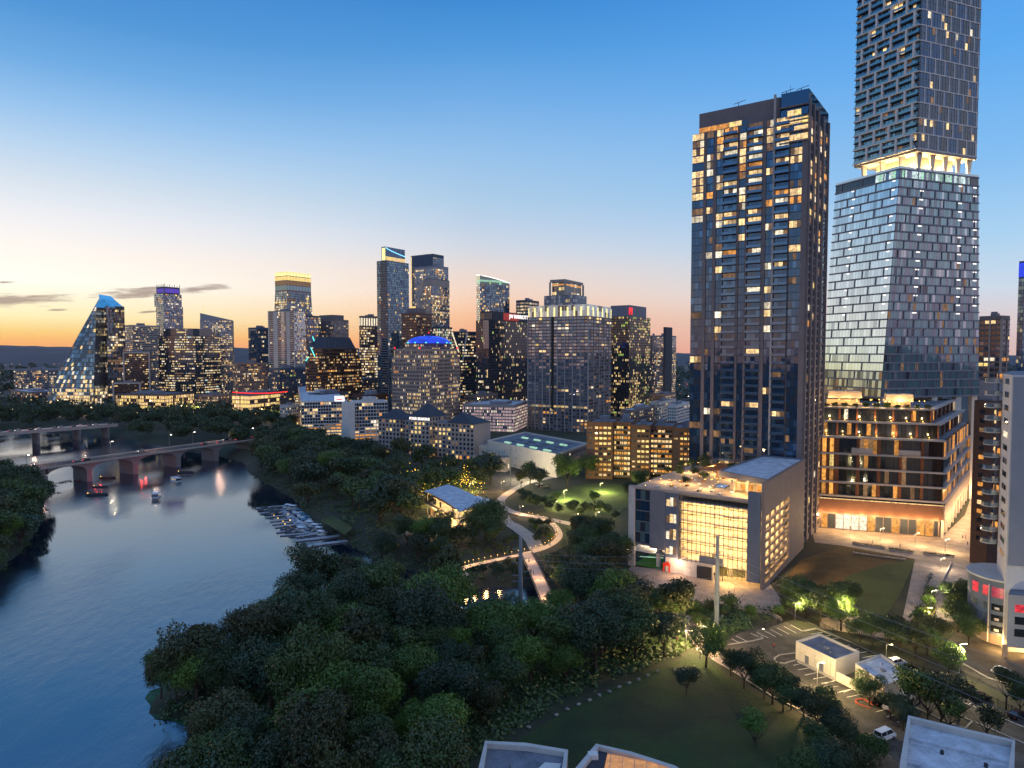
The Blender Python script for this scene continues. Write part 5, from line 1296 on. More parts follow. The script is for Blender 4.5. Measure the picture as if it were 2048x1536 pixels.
# ------------------------------------------------------------------ right edge: white condo with the round drum
def condo():
    b = Bld('condo_tower', 'white condo tower with stacked balconies above a round grey drum with red lit windows', 'building', (125, 175), nwin=60)
    D = 168; C_ = (XAT(2017, D, 40), D); L_ = (XAT(1999, D + 12, 40), D + 12); R_ = (C_[0] + 30, D - 5)
    f = [C_, R_, (R_[0] + 24, R_[1] + 30), (L_[0] + 21, L_[1] + 26), L_]; zt = ZAT(750, D)
    b.A('shaft').prism(f, 0, zt, 'white_wall', 'roof_grey'); W = walls(f, 0, zt)
    for p in (W[4],):
        facade(b, p, 3.35, 6, .42, .42, .1, (('g_black', 3), ('g_dark', 2)), WARM, bays=1, za=22)
    W[0].box(b.A('grey_wall'), .01, 1, 22, zt - .5, .02, .25, 'frame_grey')
    n = 14
    for i in range(n):
        z = 24 + i * 3.3; q = W[4].P(.0, z, 0); q = (L_[0] - 1.4, L_[1] + 1.5)
        b.N('balcony').cyl((*q, z), (*q, z + .25), 1.9, 1.9, 'conc_light', 14); b.N('balcony_rail').cyl((*q, z + .26), (*q, z + 1.2), 1.85, 1.85, 'g_silver', 14)
        b.N('balcony_post').box(q[0] + .9, q[0] + 1.2, q[1] - .5, q[1] - .2, z + .25, z + 3.28, 'panel_blue')
        if i % 3 == 1: b.window([(q[0] + 1.0, q[1] + .2, z + .4), (q[0] + 1.9, q[1] - .6, z + .4), (q[0] + 1.9, q[1] - .6, z + 2.4), (q[0] + 1.0, q[1] + .2, z + 2.4)], 'l_amber')
    # drum
    dx, dy, Rd = XAT(2010, 176, 10), 176, 8.2; zd = ZAT(1178, 165); m = 26; a = b.A('drum')
    b.A('drum').cyl((dx, dy, 3.2), (dx, dy, zd), Rd, Rd, 'panel_blue', 40); b.A('drum_cap').cyl((dx, dy, zd), (dx, dy, zd + .4), Rd + .5, Rd + .5, 'conc_light', 40)
    b.A('drum_base').cyl((dx, dy, .1), (dx, dy, 3.19), Rd - 1.6, Rd - 1.6, 'beige', 30)
    def dwin(t0, t1, za, zb_, mt):
        k = 3
        for i in range(k):
            a0, a1 = t0 + (t1 - t0) * i / k, t0 + (t1 - t0) * (i + 1) / k
            b.window([(dx + (Rd + .06) * math.sin(R(t)), dy - (Rd + .06) * math.cos(R(t)), z) for t, z in ((a0, za), (a1, za), (a1, zb_), (a0, zb_))], mt)
    for i, (za, h) in enumerate(((zd - 4.2, 2.6), (zd - 7.6, 1.7), (zd - 10.4, 1.7), (zd - 13.2, 1.7))):
        if za < 3.5: continue
        for j, (t0, t1) in enumerate(((-94, -80), (-71, -61), (-56, -38))):
            if i == 0: dwin(t0, t1, za, za + h, ('l_redwin', 'l_redwin', 'l_magenta')[j])
            elif j < 2: dwin(t0, t1, za, za + h, 'g_silver' if i < 2 else 'g_grey')
            else: dwin(t0, t1, za, za + h, 'g_black'); dwin(t0 + 5, t1 - 6, za + .3, za + .9, 'white_wall')
    b.A('drain_pipe').cyl((dx - 7.4, dy - 4.4, 1), (dx - 7.4, dy - 4.4, zd - 1), .15, .15, 'conc_light', 6)
    # low wing right of the drum
    g = [(XAT(2015, 164, 10), 164), (XAT(2015, 164, 10) + 28, 155), (dx + 38, 185), (dx + 4, 178)]; b.N('wing').prism(g, 3, zd - 1.0, 'frame_grey', 'roof_grey'); p = Patch(g[0], g[1], 3, zd - 1, center(g))
    for k in range(4):
        for j in range(5):
            za = zd - 5.2 - 3.0 * k
            if za > 3.4: b.window(p.pane(.05 + .19 * j, .16 + .19 * j, za, za + 1.9, .06), 'l_redwin' if (k == 0 and j == 0) else ('g_black' if j % 2 == 0 else 'g_dark'))
    for j in range(7): q = p.P(j / 6, 0, -1); b.N('arcade_column').box(q[0] - .4, q[0] + .4, q[1] - .4, q[1] + .4, .1, 2.99, 'beige')
    for x, y in ((dx - 7, dy - Rd + .4), (dx - 2, dy - Rd - 3.5), (dx + 6, 160)): light('porch_lamp', (x, y, 2.4), 350, (1, .58, .2), .3, b.root)
    b.finish()
    # dark building behind it
    D = 236; f = rect(1944, 1978, 2030, D, 66, 30); z = ZAT(808, D)
    b = tower('brick_block', 'near-black brick block with a few amber windows behind the condo balconies', 'building', f, z, 'brick_dark', 'roof_grey', nwin=60, fh=3.3, bw=4.5, wf=.3, hf=.45, lit=.3, unlit=(('g_black', 2), ('g_dark', 1)), litm=[('l_amber', 3), ('l_warm', 2), ('l_dim', 2)], base=8, fin=False)
    g = scaled(f, .8); b.N('penthouse').prism(g, z + 1.02, z + 8, 'grey', 'roof_grey'); b.finish()
condo()

# ------------------------------------------------------------------ near roofs at the bottom edge
def near_roof(name, label, pix, z, wall, roof, par, skylight=None, extra=None):
    pts = [G(px, py, z) for px, py in pix]; b = Bld(name, label, 'building', center(pts)); b.A('walls').prism(pts, 0, z - .5, wall, roof)
    n = len(pts); ins = inset(pts, .7)
    for i in range(n):
        j = (i + 1) % n; b.A('parapet').hexa([(*pts[i], z - .48), (*pts[j], z - .48), (*ins[j], z - .48), (*ins[i], z - .48), (*pts[i], z + par), (*pts[j], z + par), (*ins[j], z + par), (*ins[i], z + par)], 'conc_light')
    if extra: extra(b, pts, z)
    b.finish()
def ex1(b, pts, z):
    q = G(1105, 1525, z); b.A('roof_patch').prism([(q[0] - 2.4, q[1] - .9), (q[0] + 1, q[1] - 1), (q[0] + 1.4, q[1] + .5), (q[0] - 1.2, q[1] + .8)], z - .49, z - .46, 'white_wall')
    q = G(1020, 1530, z); b.N('vent').cyl((*q, z - .5), (*q, z + .2), .15, .15, 'metal')
near_roof('low_building', 'low building with a bare grey roof and curved pale parapet at the meadow edge', [(970, 1486), (1052, 1490), (1136, 1504), (1130, 1580), (1120, 1700), (930, 1700), (950, 1570)], 10, 'beige', 'roof_grey', .4, extra=ex1)
def ex2(b, pts, z):
    t = [G(px, py, z) for px, py in ((1215, 1508), (1300, 1525), (1400, 1560), (1460, 1640), (1230, 1640), (1208, 1540))]
    b.N('skylight').prism(t, z - .48, z + .1, 'l_amber', 'l_skylight')
    for k in range(7):
        a_, e_ = G(1222 + 24 * k, 1510 + 5 * k, z), G(1208 + 26 * k, 1640, z); b.A('skylight_bar').bar((*a_, z + .14), (*e_, z + .14), .08, .06, 'metal')
    q = G(1186, 1510, z); b.A('roof_hatch').box(q[0] - .8, q[0] + .8, q[1] - .6, q[1] + .6, z - .48, z + .3, 'white_wall')
glow('l_skylight', 'd89858', .75, .25)
near_roof('low_building', 'low slate roofed building with a long amber skylight, next to the bare grey roof', [(1192, 1490), (1262, 1506), (1350, 1534), (1440, 1590), (1470, 1700), (1100, 1700), (1150, 1540)], 10, 'beige', 'slate', .25, extra=ex2)
def ex3(b, pts, z):
    for k, (a_, e_) in enumerate((((1812, 1472), (2020, 1522)), ((1806, 1520), (2010, 1580)))):
        A_, E_ = G(*a_, z), G(*e_, z); b.A('roof_step').bar((*A_, z - .35), (*E_, z - .35), .25, .5, 'roof_white')
    for px, py in ((1884, 1502), (1972, 1528)): q = G(px, py, z); b.N('vent').cyl((*q, z - .48), (*q, z + .1), .28, .28, 'steel_dark')
near_roof('low_building', 'pale roofed building with stepped parapets beside the parked cars', [(1816, 1436), (1925, 1462), (2030, 1486), (2028, 1560), (2020, 1720), (1780, 1720), (1800, 1530)], 12, 'stucco', 'roof_white', .5, extra=ex3)

# small white plant buildings in the car park
def shed(label, c, pl, pr, yt, cut=None, rooftop='roof_grey'):
    D = G(*c)[1]; C_ = G(*c); L_ = G(*pl); R_ = G(*pr); f = [C_, R_, (L_[0] + R_[0] - C_[0], L_[1] + R_[1] - C_[1]), L_]
    z = ZAT(yt, D); b = Bld('plant_building', label, 'building', center(f)); b.A('walls').prism(f, .1, z - .4, 'stucco', rooftop)
    ins = inset(f, .3)
    for i in range(4):
        j = (i + 1) % 4; b.A('parapet').hexa([(*f[i], z - .38), (*f[j], z - .38), (*ins[j], z - .38), (*ins[i], z - .38), (*f[i], z + .2), (*f[j], z + .2), (*ins[j], z + .2), (*ins[i], z + .2)], 'stucco')
    q = center(f); b.A('roof_hatch').box(q[0] - .5, q[0] + .5, q[1] - .5, q[1] + .5, z - .38, z, 'grey')
    p = walls(f, .1, z)[3]
    for u in (.25, .62): p.box(b.N('door'), u, u + 1.1 / p.L, .12, 2.3, .01, .08, 'panel_grey')
    for u in (.12, .5, .88): p.box(b.N('downpipe'), u, u + .1 / p.L, .12, z - .5, .01, .12, 'conc_light'); p.box(b.N('wall_light'), u + .2 / p.L, u + .5 / p.L, 2.8, 3.0, .01, .2, 'l_warm')
    for t_ in (.3, .7):
        q = (f[0][0] * t_ + f[2][0] * (1 - t_), f[0][1] * t_ + f[2][1] * (1 - t_)); b.N('vent').cyl((*q, z - .39), (*q, z + .15), .18, .18, 'metal')
    b.finish(); return f
shed('long white windowless plant building in the middle of the car park', (1670, 1359), (1591, 1319), (1718, 1341), 1321)
shed('shorter white plant building with a blue-grey roof among parked cars', (1770, 1408), (1710, 1362), (1823, 1385), 1372, rooftop='roof_white')
a = Acc(); a.bar((*G(1673, 1362), 1.1), (*G(1712, 1382), 1.1), .4, 2.2, 'stucco'); a.bar((*G(1673, 1362), .2), (*G(1596, 1324), .2), .9, .3, 'kerb'); o = a.build('low_wall', label='low white wall running along the foot of the long plant building', category='wall')

# ------------------------------------------------------------------ pavilion café
def cafe():
    C_ = G(918, 1068); L_ = G(858, 1030); f = [C_, (C_[0] + 8, C_[1] + 13), (L_[0] + 8, L_[1] + 13), L_]; b = Bld('cafe_pavilion', 'two-storey lakeside pavilion with a sweeping pale roof and warm lit terraces', 'building', center(f), nwin=40)
    z1, z2 = 4.8, 8.8; b.A('lower_storey').prism(scaled(f, .93), 0, z1, 'stucco'); b.A('terrace_deck').prism(scaled(f, 1.1), z1 + .01, z1 + .5, 'conc_light'); b.A('upper_storey').prism(scaled(f, .82), z1 + .51, z2, 'beige')
    for p in walls(scaled(f, .93), 0, z1):
        if p.seen: facade(b, p, 5, 3, .6, .6, .75, (('g_dark', 1),), [('l_amber', 3), ('l_yellow', 2)])
    for p in walls(scaled(f, .82), z1 + .5, z2):
        if p.seen: facade(b, p, 4, 2.2, .85, .75, .95, (('g_dark', 1),), [('l_warm', 3), ('l_yellow', 2)], off=.1)
    g = scaled(f, 1.1)
    for i in range(4): A_, B_2 = g[i], g[(i + 1) % 4]; b.A('rail').bar((*A_, z1 + 1.1), (*B_2, z1 + 1.1), .06, 1.1, 'steel_dark')
    n = 12; gx = scaled(f, 1.22)
    for k in range(n):
        t0, t1 = k / n, (k + 1) / n; zz = lambda t: z2 + 1.2 + 1.6 * math.sin(math.pi * (.15 + .7 * t))
        e = lambda P, Q, t: (P[0] + (Q[0] - P[0]) * t, P[1] + (Q[1] - P[1]) * t)
        a0, a1, b0, b1 = e(gx[3], gx[0], t0), e(gx[3], gx[0], t1), e(gx[2], gx[1], t0), e(gx[2], gx[1], t1)
        b.A('curved_roof').hexa([(*a0, zz(t0) - .35), (*a1, zz(t1) - .35), (*b1, zz(t1) - .35), (*b0, zz(t0) - .35), (*a0, zz(t0)), (*a1, zz(t1)), (*b1, zz(t1)), (*b0, zz(t0))], 'roof_white')
    for q in (scaled(f, 1.05)): b.N('post').cyl((*q, 0), (*q, z2 + 1.3), .15, .15, 'conc_light', 6)
    for i, t in enumerate((.2, .5, .8)):
        q = (L_[0] + (C_[0] - L_[0]) * t - .8, L_[1] + (C_[1] - L_[1]) * t - 1.5); light('terrace_lamp', (*q, z1 + 3.4), 420, (1, .62, .22), .3, b.root); light('porch_lamp', (*q, 3.6), 420, (1, .62, .22), .3, b.root)
    b.finish()
cafe()
a = Acc(); q = G(950, 1040); c_ = (q[0] + 1, q[1] + 6); g = [(c_[0] - 5, c_[1] - 5), (c_[0] + 5, c_[1] - 5), (c_[0] + 5, c_[1] + 5), (c_[0] - 5, c_[1] + 5)]
b = Bld('white_canopy', 'small white hipped canopy behind the lakeside pavilion', 'canopy', c_)
for i in range(4): b.A('canopy_roof').poly([(*g[i], 7.2), (*g[(i + 1) % 4], 7.2), (*c_, 9.6)], 'canvas_white'); b.N('post').cyl((*g[i], 0), (*g[i], 7.2), .12, .12, 'conc_light', 6)
b.finish()

# ------------------------------------------------------------------ trees
def leaf_mat(name, c1, c2, tr=.12):
    m, t, b = newmat(name); oi = t.nodes.new('ShaderNodeObjectInfo'); ge = t.nodes.new('ShaderNodeNewGeometry'); tcn = t.nodes.new('ShaderNodeTexCoord')
    n = noi(t, tcn.outputs['Object'], .22, 3, .6)
    f = mth(t, 'ADD', mth(t, 'MULTIPLY', oi.outputs['Random'], .45), mth(t, 'ADD', mth(t, 'MULTIPLY', n, .35), mth(t, 'MULTIPLY', ge.outputs['Random Per Island'], .4)), clamp=False)
    t.links.new(mix(t, mapr(t, f, .25, .95), s2l(c1), s2l(c2)), b.inputs['Base Color'])
    b.inputs['Roughness'].default_value = .5; b.inputs['Specular IOR Level'].default_value = .4
leaf_mat('leaf_deep', '1a2a13', '4c632f'); leaf_mat('leaf_bright', '2e4516', '5f7e2e'); leaf_mat('leaf_blue', '1b2a1c', '415a3e'); leaf_mat('leaf_olive', '282e16', '464c26')
def crown_mesh(name, seed, n, size, mat, shape=(6, 6, 5.2), lobes=9, zc=8.0, drop=.35):
    r = random.Random(seed); V, Fc = [], []
    LB = []
    for i in range(lobes):
        a = r.uniform(0, 6.283); e = r.uniform(-.45, .95); rr = r.uniform(.4, .78)
        LB.append(((math.cos(a) * shape[0] * rr, math.sin(a) * shape[1] * rr, zc + shape[2] * e * .62), r.uniform(.26, .54) * shape[0], r.uniform(.7, 1.0)))
    LB.append(((0, 0, zc + .3 * shape[2]), .6 * shape[0], .95)); wsum = sum(l[1] ** 2 for l in LB)
    for c_, rad, fl in LB:
        k = int(n * rad ** 2 / wsum); ph = r.uniform(0, 99)
        for _ in range(k):
            z = r.uniform(-1, 1) if r.random() > .3 else r.uniform(0, 1); a = r.uniform(0, 6.283); s_ = math.sqrt(1 - z * z); d = Vector((s_ * math.cos(a), s_ * math.sin(a), z))
            bump = noise.noise(d * 2.3 + Vector((ph, 0, 0))) * .46 + noise.noise(d * 6 + Vector((0, ph, 0))) * .28
            q = rad * (1 + bump) * (1 - .42 * r.random() ** 2.2)
            p = Vector((c_[0] + d.x * q, c_[1] + d.y * q, c_[2] + d.z * q * fl))
            if p.z < zc - shape[2] * .95: continue
            if noise.noise(p * .9 + Vector((seed, 0, 0))) < -drop: continue
            nrm = (d + Vector((r.gauss(0, .6), r.gauss(0, .6), r.gauss(0, .6)))).normalized(); u = nrm.orthogonal().normalized(); v = nrm.cross(u)
            t_ = r.uniform(0, 6.283); u, v = u * math.cos(t_) + v * math.sin(t_), v * math.cos(t_) - u * math.sin(t_); sz = size * r.uniform(.5, 1.15)
            i0 = len(V); V += [tuple(p - u * sz * .5), tuple(p + v * sz * .32), tuple(p + u * sz * .5), tuple(p - v * sz * .32)]; Fc.append((i0, i0 + 1, i0 + 2, i0 + 3))
    me = bpy.data.meshes.new(name); me.from_pydata(V, [], Fc); me.materials.append(MATS[mat]); me.update(); return me
def trunk_mesh(name, seed, h, rad):
    r = random.Random(seed); a = Acc(); p = Vector((0, 0, -.3)); q = Vector((r.uniform(-.3, .3), r.uniform(-.3, .3), h * .45)); a.cyl(p, q, rad, rad * .72, 'bark', 8)
    for i in range(6):
        an = i * 1.05 + r.uniform(-.3, .3); e = q + Vector((math.cos(an) * r.uniform(2, 3.4), math.sin(an) * r.uniform(2, 3.4), r.uniform(2.2, 5))); m_ = (q + e) / 2 + Vector((0, 0, -.4)); a.cyl(q - Vector((0, 0, r.uniform(0, 1))), m_, rad * .5, rad * .34, 'bark', 6); a.cyl(m_, e, rad * .34, rad * .1, 'bark', 5)
    o = a.build(name); me = o.data; bpy.data.objects.remove(o); return me
KIND = {}
def kind(key, crowns, trunks): KIND[key] = (crowns, trunks)
kind('broad', [crown_mesh('crown', 11 + i, 13000, .5, ('leaf_deep', 'leaf_deep', 'leaf_blue', 'leaf_bright', 'leaf_olive')[i], (6, 6, 5.2), 9 + i) for i in range(5)], [trunk_mesh('trunk', i, 8, .38) for i in range(2)])
kind('bright', [crown_mesh('crown', 31 + i, 12000, .46, 'leaf_bright', (5.6, 5.6, 5.6), 8 + i) for i in range(2)], KIND['broad'][1])
kind('tall', [crown_mesh('crown', 41 + i, 7000, .6, ('leaf_olive', 'leaf_deep')[i], (4.2, 4.2, 7.2), 12, 9.5, .15) for i in range(2)], [trunk_mesh('trunk', 9, 11, .32)])
kind('mid', [crown_mesh('crown', 51 + i, 2600, 1.05, ('leaf_deep', 'leaf_blue', 'leaf_deep', 'leaf_olive')[i], (6.2, 6.2, 5.0), 9) for i in range(4)], KIND['broad'][1])
kind('small', [crown_mesh('crown', 61 + i, 2600, .34, ('leaf_bright', 'leaf_olive')[i], (2.4, 2.4, 2.4), 7, 3.4) for i in range(2)], [trunk_mesh('trunk', 21, 3.4, .13)])
kind('shrub', [crown_mesh('crown', 71 + i, 1500, .4, ('leaf_bright', 'leaf_deep')[i], (2.2, 2.2, 1.6), 6, 1.5) for i in range(2)], [trunk_mesh('trunk', 31, 1.4, .1)])
kind('round', [crown_mesh('crown', 81, 14000, .6, 'leaf_deep', (7.5, 7.5, 6.2), 16, 7.6, .6)], KIND['broad'][1])
ORD = 'first second third fourth fifth sixth seventh eighth ninth tenth eleventh twelfth thirteenth fourteenth fifteenth sixteenth seventeenth eighteenth nineteenth twentieth twenty-first twenty-second twenty-third twenty-fourth twenty-fifth twenty-sixth twenty-seventh twenty-eighth twenty-ninth thirtieth thirty-first thirty-second thirty-third'.split()
NT = [0]
SPECS = []
def tree(k, x, y, label, group=None, s=1.0, z=None, cat='tree', ci=None):
    SPECS.append((k, x, y, label, group, s, z, cat, ci))
def plant_all():
    """the 290 trees that show largest become objects, the rest one mass"""
    T = [q for q in SPECS if q[0] != 'shrub']; T.sort(key=lambda q: -(q[5] * (.4 if q[0] == 'small' else 1) / math.hypot(q[1], q[2])) - (1000 if q[4] is None else 0))
    for q in [q for q in SPECS if q[0] == 'shrub'] + T[:292]: plant(*q)
    V, Fc = [], []
    for q in T[292:]:
        cr = KIND['mid' if q[0] != 'small' else 'small'][0]; me = cr[rnd.randrange(len(cr))]; a = rnd.uniform(0, 6.28); c_, s_ = math.cos(a) * q[5], math.sin(a) * q[5]; i0 = len(V); z0 = q[6] or 0
        V.extend([(q[1] + v.co.x * c_ - v.co.y * s_, q[2] + v.co.x * s_ + v.co.y * c_, z0 + v.co.z * q[5]) for v in me.vertices]); Fc.extend([(i0 + 4 * i, i0 + 4 * i + 1, i0 + 4 * i + 2, i0 + 4 * i + 3) for i in range(len(me.polygons))])
    print('TREES', len(T), len(V))
    if V:
        me = bpy.data.meshes.new('riverside_woods'); me.from_pydata(V, [], Fc); me.materials.append(MATS['leaf_deep']); o = bpy.data.objects.new('riverside_woods', me); COL.objects.link(o); o['kind'] = 'stuff'
def plant(k, x, y, label, group, s, z, cat, ci):
    cr, tr = KIND[k]; NT[0] += 1
    root = empty('shrub' if k == 'shrub' else ('tree'), (x, y, 0 if z is None else z), label, cat, group); root.scale = (s * rnd.uniform(.92, 1.08), s * rnd.uniform(.92, 1.08), s * rnd.uniform(.9, 1.12)); root.rotation_euler = (0, 0, rnd.uniform(0, 6.28))
    for nm, lst, ix in (('trunk', tr, None), ('crown', cr, ci)):
        o = bpy.data.objects.new(nm, lst[rnd.randrange(len(lst)) if ix is None else ix]); COL.objects.link(o); o.parent = root
    return root
TONE = {'broad': 'dark', 'bright': 'light green', 'tall': 'tall thin', 'mid': 'dark', 'small': 'small', 'shrub': 'low'}
def wood(pix, space, kinds, where, frm, group, rowname='row', s0=.75, s1=1.15, rows=6, jit=.38, seed=1, keep=None, order='x'):
    """scatter trees in the ground polygon, then number them row by row for their labels"""
    r = random.Random(seed); P_ = [G(a, b) for a, b in pix]; xs, ys = [p[0] for p in P_], [p[1] for p in P_]; pts = []
    y = min(ys); k = 0
    while y < max(ys):
        x = min(xs) + (space / 2 if k % 2 else 0)
        while x < max(xs):
            X, Y = x + r.uniform(-jit, jit) * space, y + r.uniform(-jit, jit) * space
            if in_poly(X, Y, P_) and not in_poly(X, Y, RIV) and (keep is None or keep(X, Y)): pts.append((X, Y))
            x += space
        y += space * .86; k += 1
    if not pts: return []
    pts.sort(key=lambda p: p[1]); nr = max(1, min(rows, len(pts) // 4)); per = math.ceil(len(pts) / nr); out = []
    for i in range(0, len(pts), per):
        row = sorted(pts[i:i + per]); ri = i // per
        for j, (X, Y) in enumerate(row):
            kd = pick(kinds); lab = f"{TONE[kd]} {'shrub' if kd == 'shrub' else 'tree'}, {ORD[j % 33]} from the {frm} in the {ORD[ri]} {rowname} {where}"
            z = gz(X, Y); out.append(tree(kd, X, Y, lab, group, r.uniform(s0, s1), z if z < -.05 else 0))
    return out
def k1(X, Y):
    px, py = CX + X / Y * FPX, HOR + H * FPX / Y
    return not (930 < px < 1112 and py < 1282) and not (1100 < px < 1140 and py < 1225)
def k2(X, Y):
    px, py = CX + X / Y * FPX, HOR + H * FPX / Y
    return px < 1035 and not (900 < px and 1108 < py < 1150)
w1 = wood([(298, 1398), (350, 1370), (450, 1322), (560, 1252), (640, 1194), (700, 1162), (760, 1176), (850, 1216), (955, 1238), (1050, 1228), (1160, 1216), (1200, 1180), (1262, 1205), (1330, 1225), (1366, 1262), (1376, 1302), (1240, 1352), (1130, 1400), (1010, 1462), (930, 1530), (880, 1800), (300, 1800), (400, 1540), (430, 1490), (505, 1450), (480, 1424), (360, 1436)],
     9.8, [('broad', 8), ('bright', 1.4), ('tall', 1.6)], 'of the peninsula wood', 'river', 'trees of the peninsula wood', rows=9, s0=.66, s1=1.34, seed=5, keep=k1)
w2 = wood([(728, 1090), (840, 1078), (985, 1088), (1000, 1108), (930, 1122), (900, 1146), (940, 1160), (1045, 1130), (1062, 1168), (955, 1170), (860, 1147), (760, 1116)], 8.5, [('broad', 6), ('mid', 2), ('bright', 1)], 'of the creek mouth grove', 'river', 'trees above the creek mouth', rows=4, s0=.6, s1=.9, seed=6, keep=k2)
w3 = wood([(1142, 1124), (1152, 1080), (1205, 1078), (1250, 1085), (1252, 1150), (1225, 1178), (1170, 1184), (1122, 1176)], 8.5, [('broad', 6), ('bright', 1)], 'between footpath and garage', 'footpath', 'trees between footpath and garage', rows=4, s0=.6, s1=.95, seed=7)
def k4(X, Y):
    px, py = CX + X / Y * FPX, HOR + H * FPX / Y
    return not (835 < px < 990 and 1010 < py < 1105) and not (985 < px) and not (790 < px < 950 and 945 < py < 985)
w4 = wood([(505, 938), (545, 962), (600, 992), (640, 1022), (700, 1030), (730, 1072), (840, 1062), (850, 1002), (1000, 985), (990, 955), (940, 950), (760, 922), (700, 905), (590, 882), (530, 888)], 15.5, [('mid', 8), ('broad', 1.5), ('bright', .6)], 'between bridge and cafe', 'river', 'trees between bridge and cafe', rows=6, s0=.95, s1=1.4, seed=8, keep=k4)
w6 = wood([(-40, 855), (120, 860), (232, 869), (262, 876), (330, 889), (420, 901), (488, 920), (530, 884), (600, 880), (585, 856), (470, 842), (240, 836), (-40, 838)], 25, [('mid', 1)], 'on the far bank', 'frame edge', 'trees on the far river bank', rows=3, s0=1.0, s1=1.5, seed=9)
w7 = wood([(-110, 962), (20, 962), (60, 972), (84, 992), (80, 1038), (50, 1085), (0, 1138), (-110, 1200)], 9.5, [('mid', 3), ('broad', 1)], 'by the arched bridge', 'frame edge', 'trees on the near bank by the bridge', rows=4, s0=.85, s1=1.15, seed=10)
def one(k, px, py, s, label, ci=None, z=None, group=None):
    x, y = G(px, py); return tree(k, x, y, label, group, s, z, 'shrub' if k == 'shrub' else 'tree', ci)
one('round', 972, 1082, 1.15, 'big round dark oak beside the pavilion café')
one('broad', 1135, 975, 1.25, 'wide round tree where the street meets the park lawn', 0); one('broad', 1172, 962, 1.1, 'round tree standing against the brown apartment slab', 1)
one('mid', 1060, 968, .9, 'floodlit street tree in front of the cream hall', 0); one('mid', 1078, 972, .8, 'street tree just behind the floodlit one by the cream hall', 1); one('mid', 1042, 975, .7, 'thin street tree beside the tall wooden power pole', 3)
one('broad', 1275, 985, .95, 'dark tree by the corner of the lawn and apartment slab', 0); one('broad', 1262, 1000, .7, 'smaller dark tree in front of the one at the lawn corner', 4)
one('small', 1112, 1005, 1.1, 'small tree on the park lawn beside the curved path'); one('small', 1190, 1010, 1.3, 'small dark tree standing alone in the lawn'); one('small', 1102, 1020, 1.2, 'small uplit tree at the lawn edge')
for i, (px, py) in enumerate([(1040, 1000), (1055, 1008), (1072, 1012), (1085, 1018), (1100, 1028), (1120, 1034), (1140, 1036), (1160, 1038), (1180, 1040), (1050, 1022), (1068, 1024), (1200, 1032), (1216, 1038), (1232, 1046), (1150, 1022), (1170, 1026)]):
    one('small', px, py, rnd.uniform(.9, 1.5), f'low park tree, {ORD[i]} along the bed beside the promenade', group='low trees along the promenade bed')
for i, (px, py) in enumerate([(805, 985), (835, 978), (862, 984), (890, 972), (915, 978), (938, 968), (780, 962), (955, 985), (870, 958), (905, 955)]):
    one('mid', px, py, rnd.uniform(.75, 1.0), f'garden tree wrapped in fairy lights, {ORD[i]} below the pyramid-roofed hotel', group='garden trees below the hotel')
for i, (px, py, s) in enumerate([(322, 1396, .62), (352, 1400, .7), (395, 1398, .8), (440, 1400, .75), (475, 1408, .6), (335, 1378, .7), (425, 1530, .8), (412, 1600, .9), (450, 1580, .9)]): one('broad', px, py, s, f'dark waterside tree, {ORD[i]} round the tip of the peninsula', group='waterside trees at the peninsula tip')
one('bright', 1412, 1336, .78, 'yellow lamplit tree standing alone at the meadow corner', 0)
one('broad', 1488, 1378, .62, 'dark round tree on the kerb beside the meadow', 0); one('broad', 1545, 1408, .68, 'dark tree beside the meadow footpath bend', 1); one('tall', 1582, 1420, .5, 'olive tree next to the dark one by the footpath bend', 0)
one('bright', 1648, 1452, .6, 'shrubby tree with a lamplit top by the parking lot', 1); one('broad', 1738, 1412, .52, 'round tree before the shorter plant building', 0)
for i, (px, py, s) in enumerate([(1690, 1512, .52), (1738, 1540, .5), (1634, 1520, .5), (1704, 1580, .62), (1655, 1580, .6), (1600, 1590, .6), (1668, 1488, .46)]): one('broad', px, py, s, f'dark tree, {ORD[i]} in the clump between the meadow and the pale roof', group='clump by the pale roof')
one('broad', 1372, 1388, .45, 'dark conical tree on the meadow under the wood', 2); one('small', 1512, 1490, 1.2, 'lone dark bush-like tree in the middle of the meadow')
for i, (px, py, s) in enumerate([(1640, 1245, .85), (1662, 1238, .8), (1612, 1236, .8), (1596, 1224, .85), (1690, 1228, .7), (1585, 1240, .6)]): one('broad', px, py, s, f'tree, {ORD[i]} in the clump beside the garage and the worn lawn', i % 2, group='clump beside the garage')
one('bright', 1682, 1262, .75, 'lamplit yellow-green tree by the lamp beside the parking lot', 0)
for i, (px, py, s) in enumerate([(1745, 1290, .6), (1772, 1298, .65), (1800, 1306, .6), (1830, 1316, .65), (1855, 1310, .55), (1720, 1284, .55), (1790, 1280, .5), (1868, 1290, .6)]): one('broad', px, py, s, f'dark tree, {ORD[i]} in the row between the brick walk and the fence', (0, 1, 2, 4)[i % 4], group='row between brick walk and fence')
one('bright', 1896, 1356, .7, 'yellow lit tree beside the white lamp post and the condo', 1)
for i, (px, py, s) in enumerate([(1915, 1265, .7), (1928, 1240, .75), (1938, 1290, .55), (1912, 1225, .6)]): one('broad', px, py, s, f'dark tree, {ORD[i]} in the cluster at the foot of the condo', (0, 1)[i % 2], group='cluster at the foot of the condo')
for i, (px, py, s) in enumerate([(1826, 1428, 1.5), (1855, 1440, 1.6), (1880, 1448, 1.8), (1918, 1440, 1.7), (1840, 1410, 1.3), (1975, 1475, 1.2), (1895, 1462, 1.3)]): one('small', px, py, s, f'young planted tree, {ORD[i]} in the island beside the parked cars', group='young trees in the parking island')
one('tall', 2012, 1420, .6, 'loose crowned tree on the street in front of the condo wing', 0); one('tall', 2040, 1440, .55, 'second loose tree on the street, cut by the frame edge', 1)
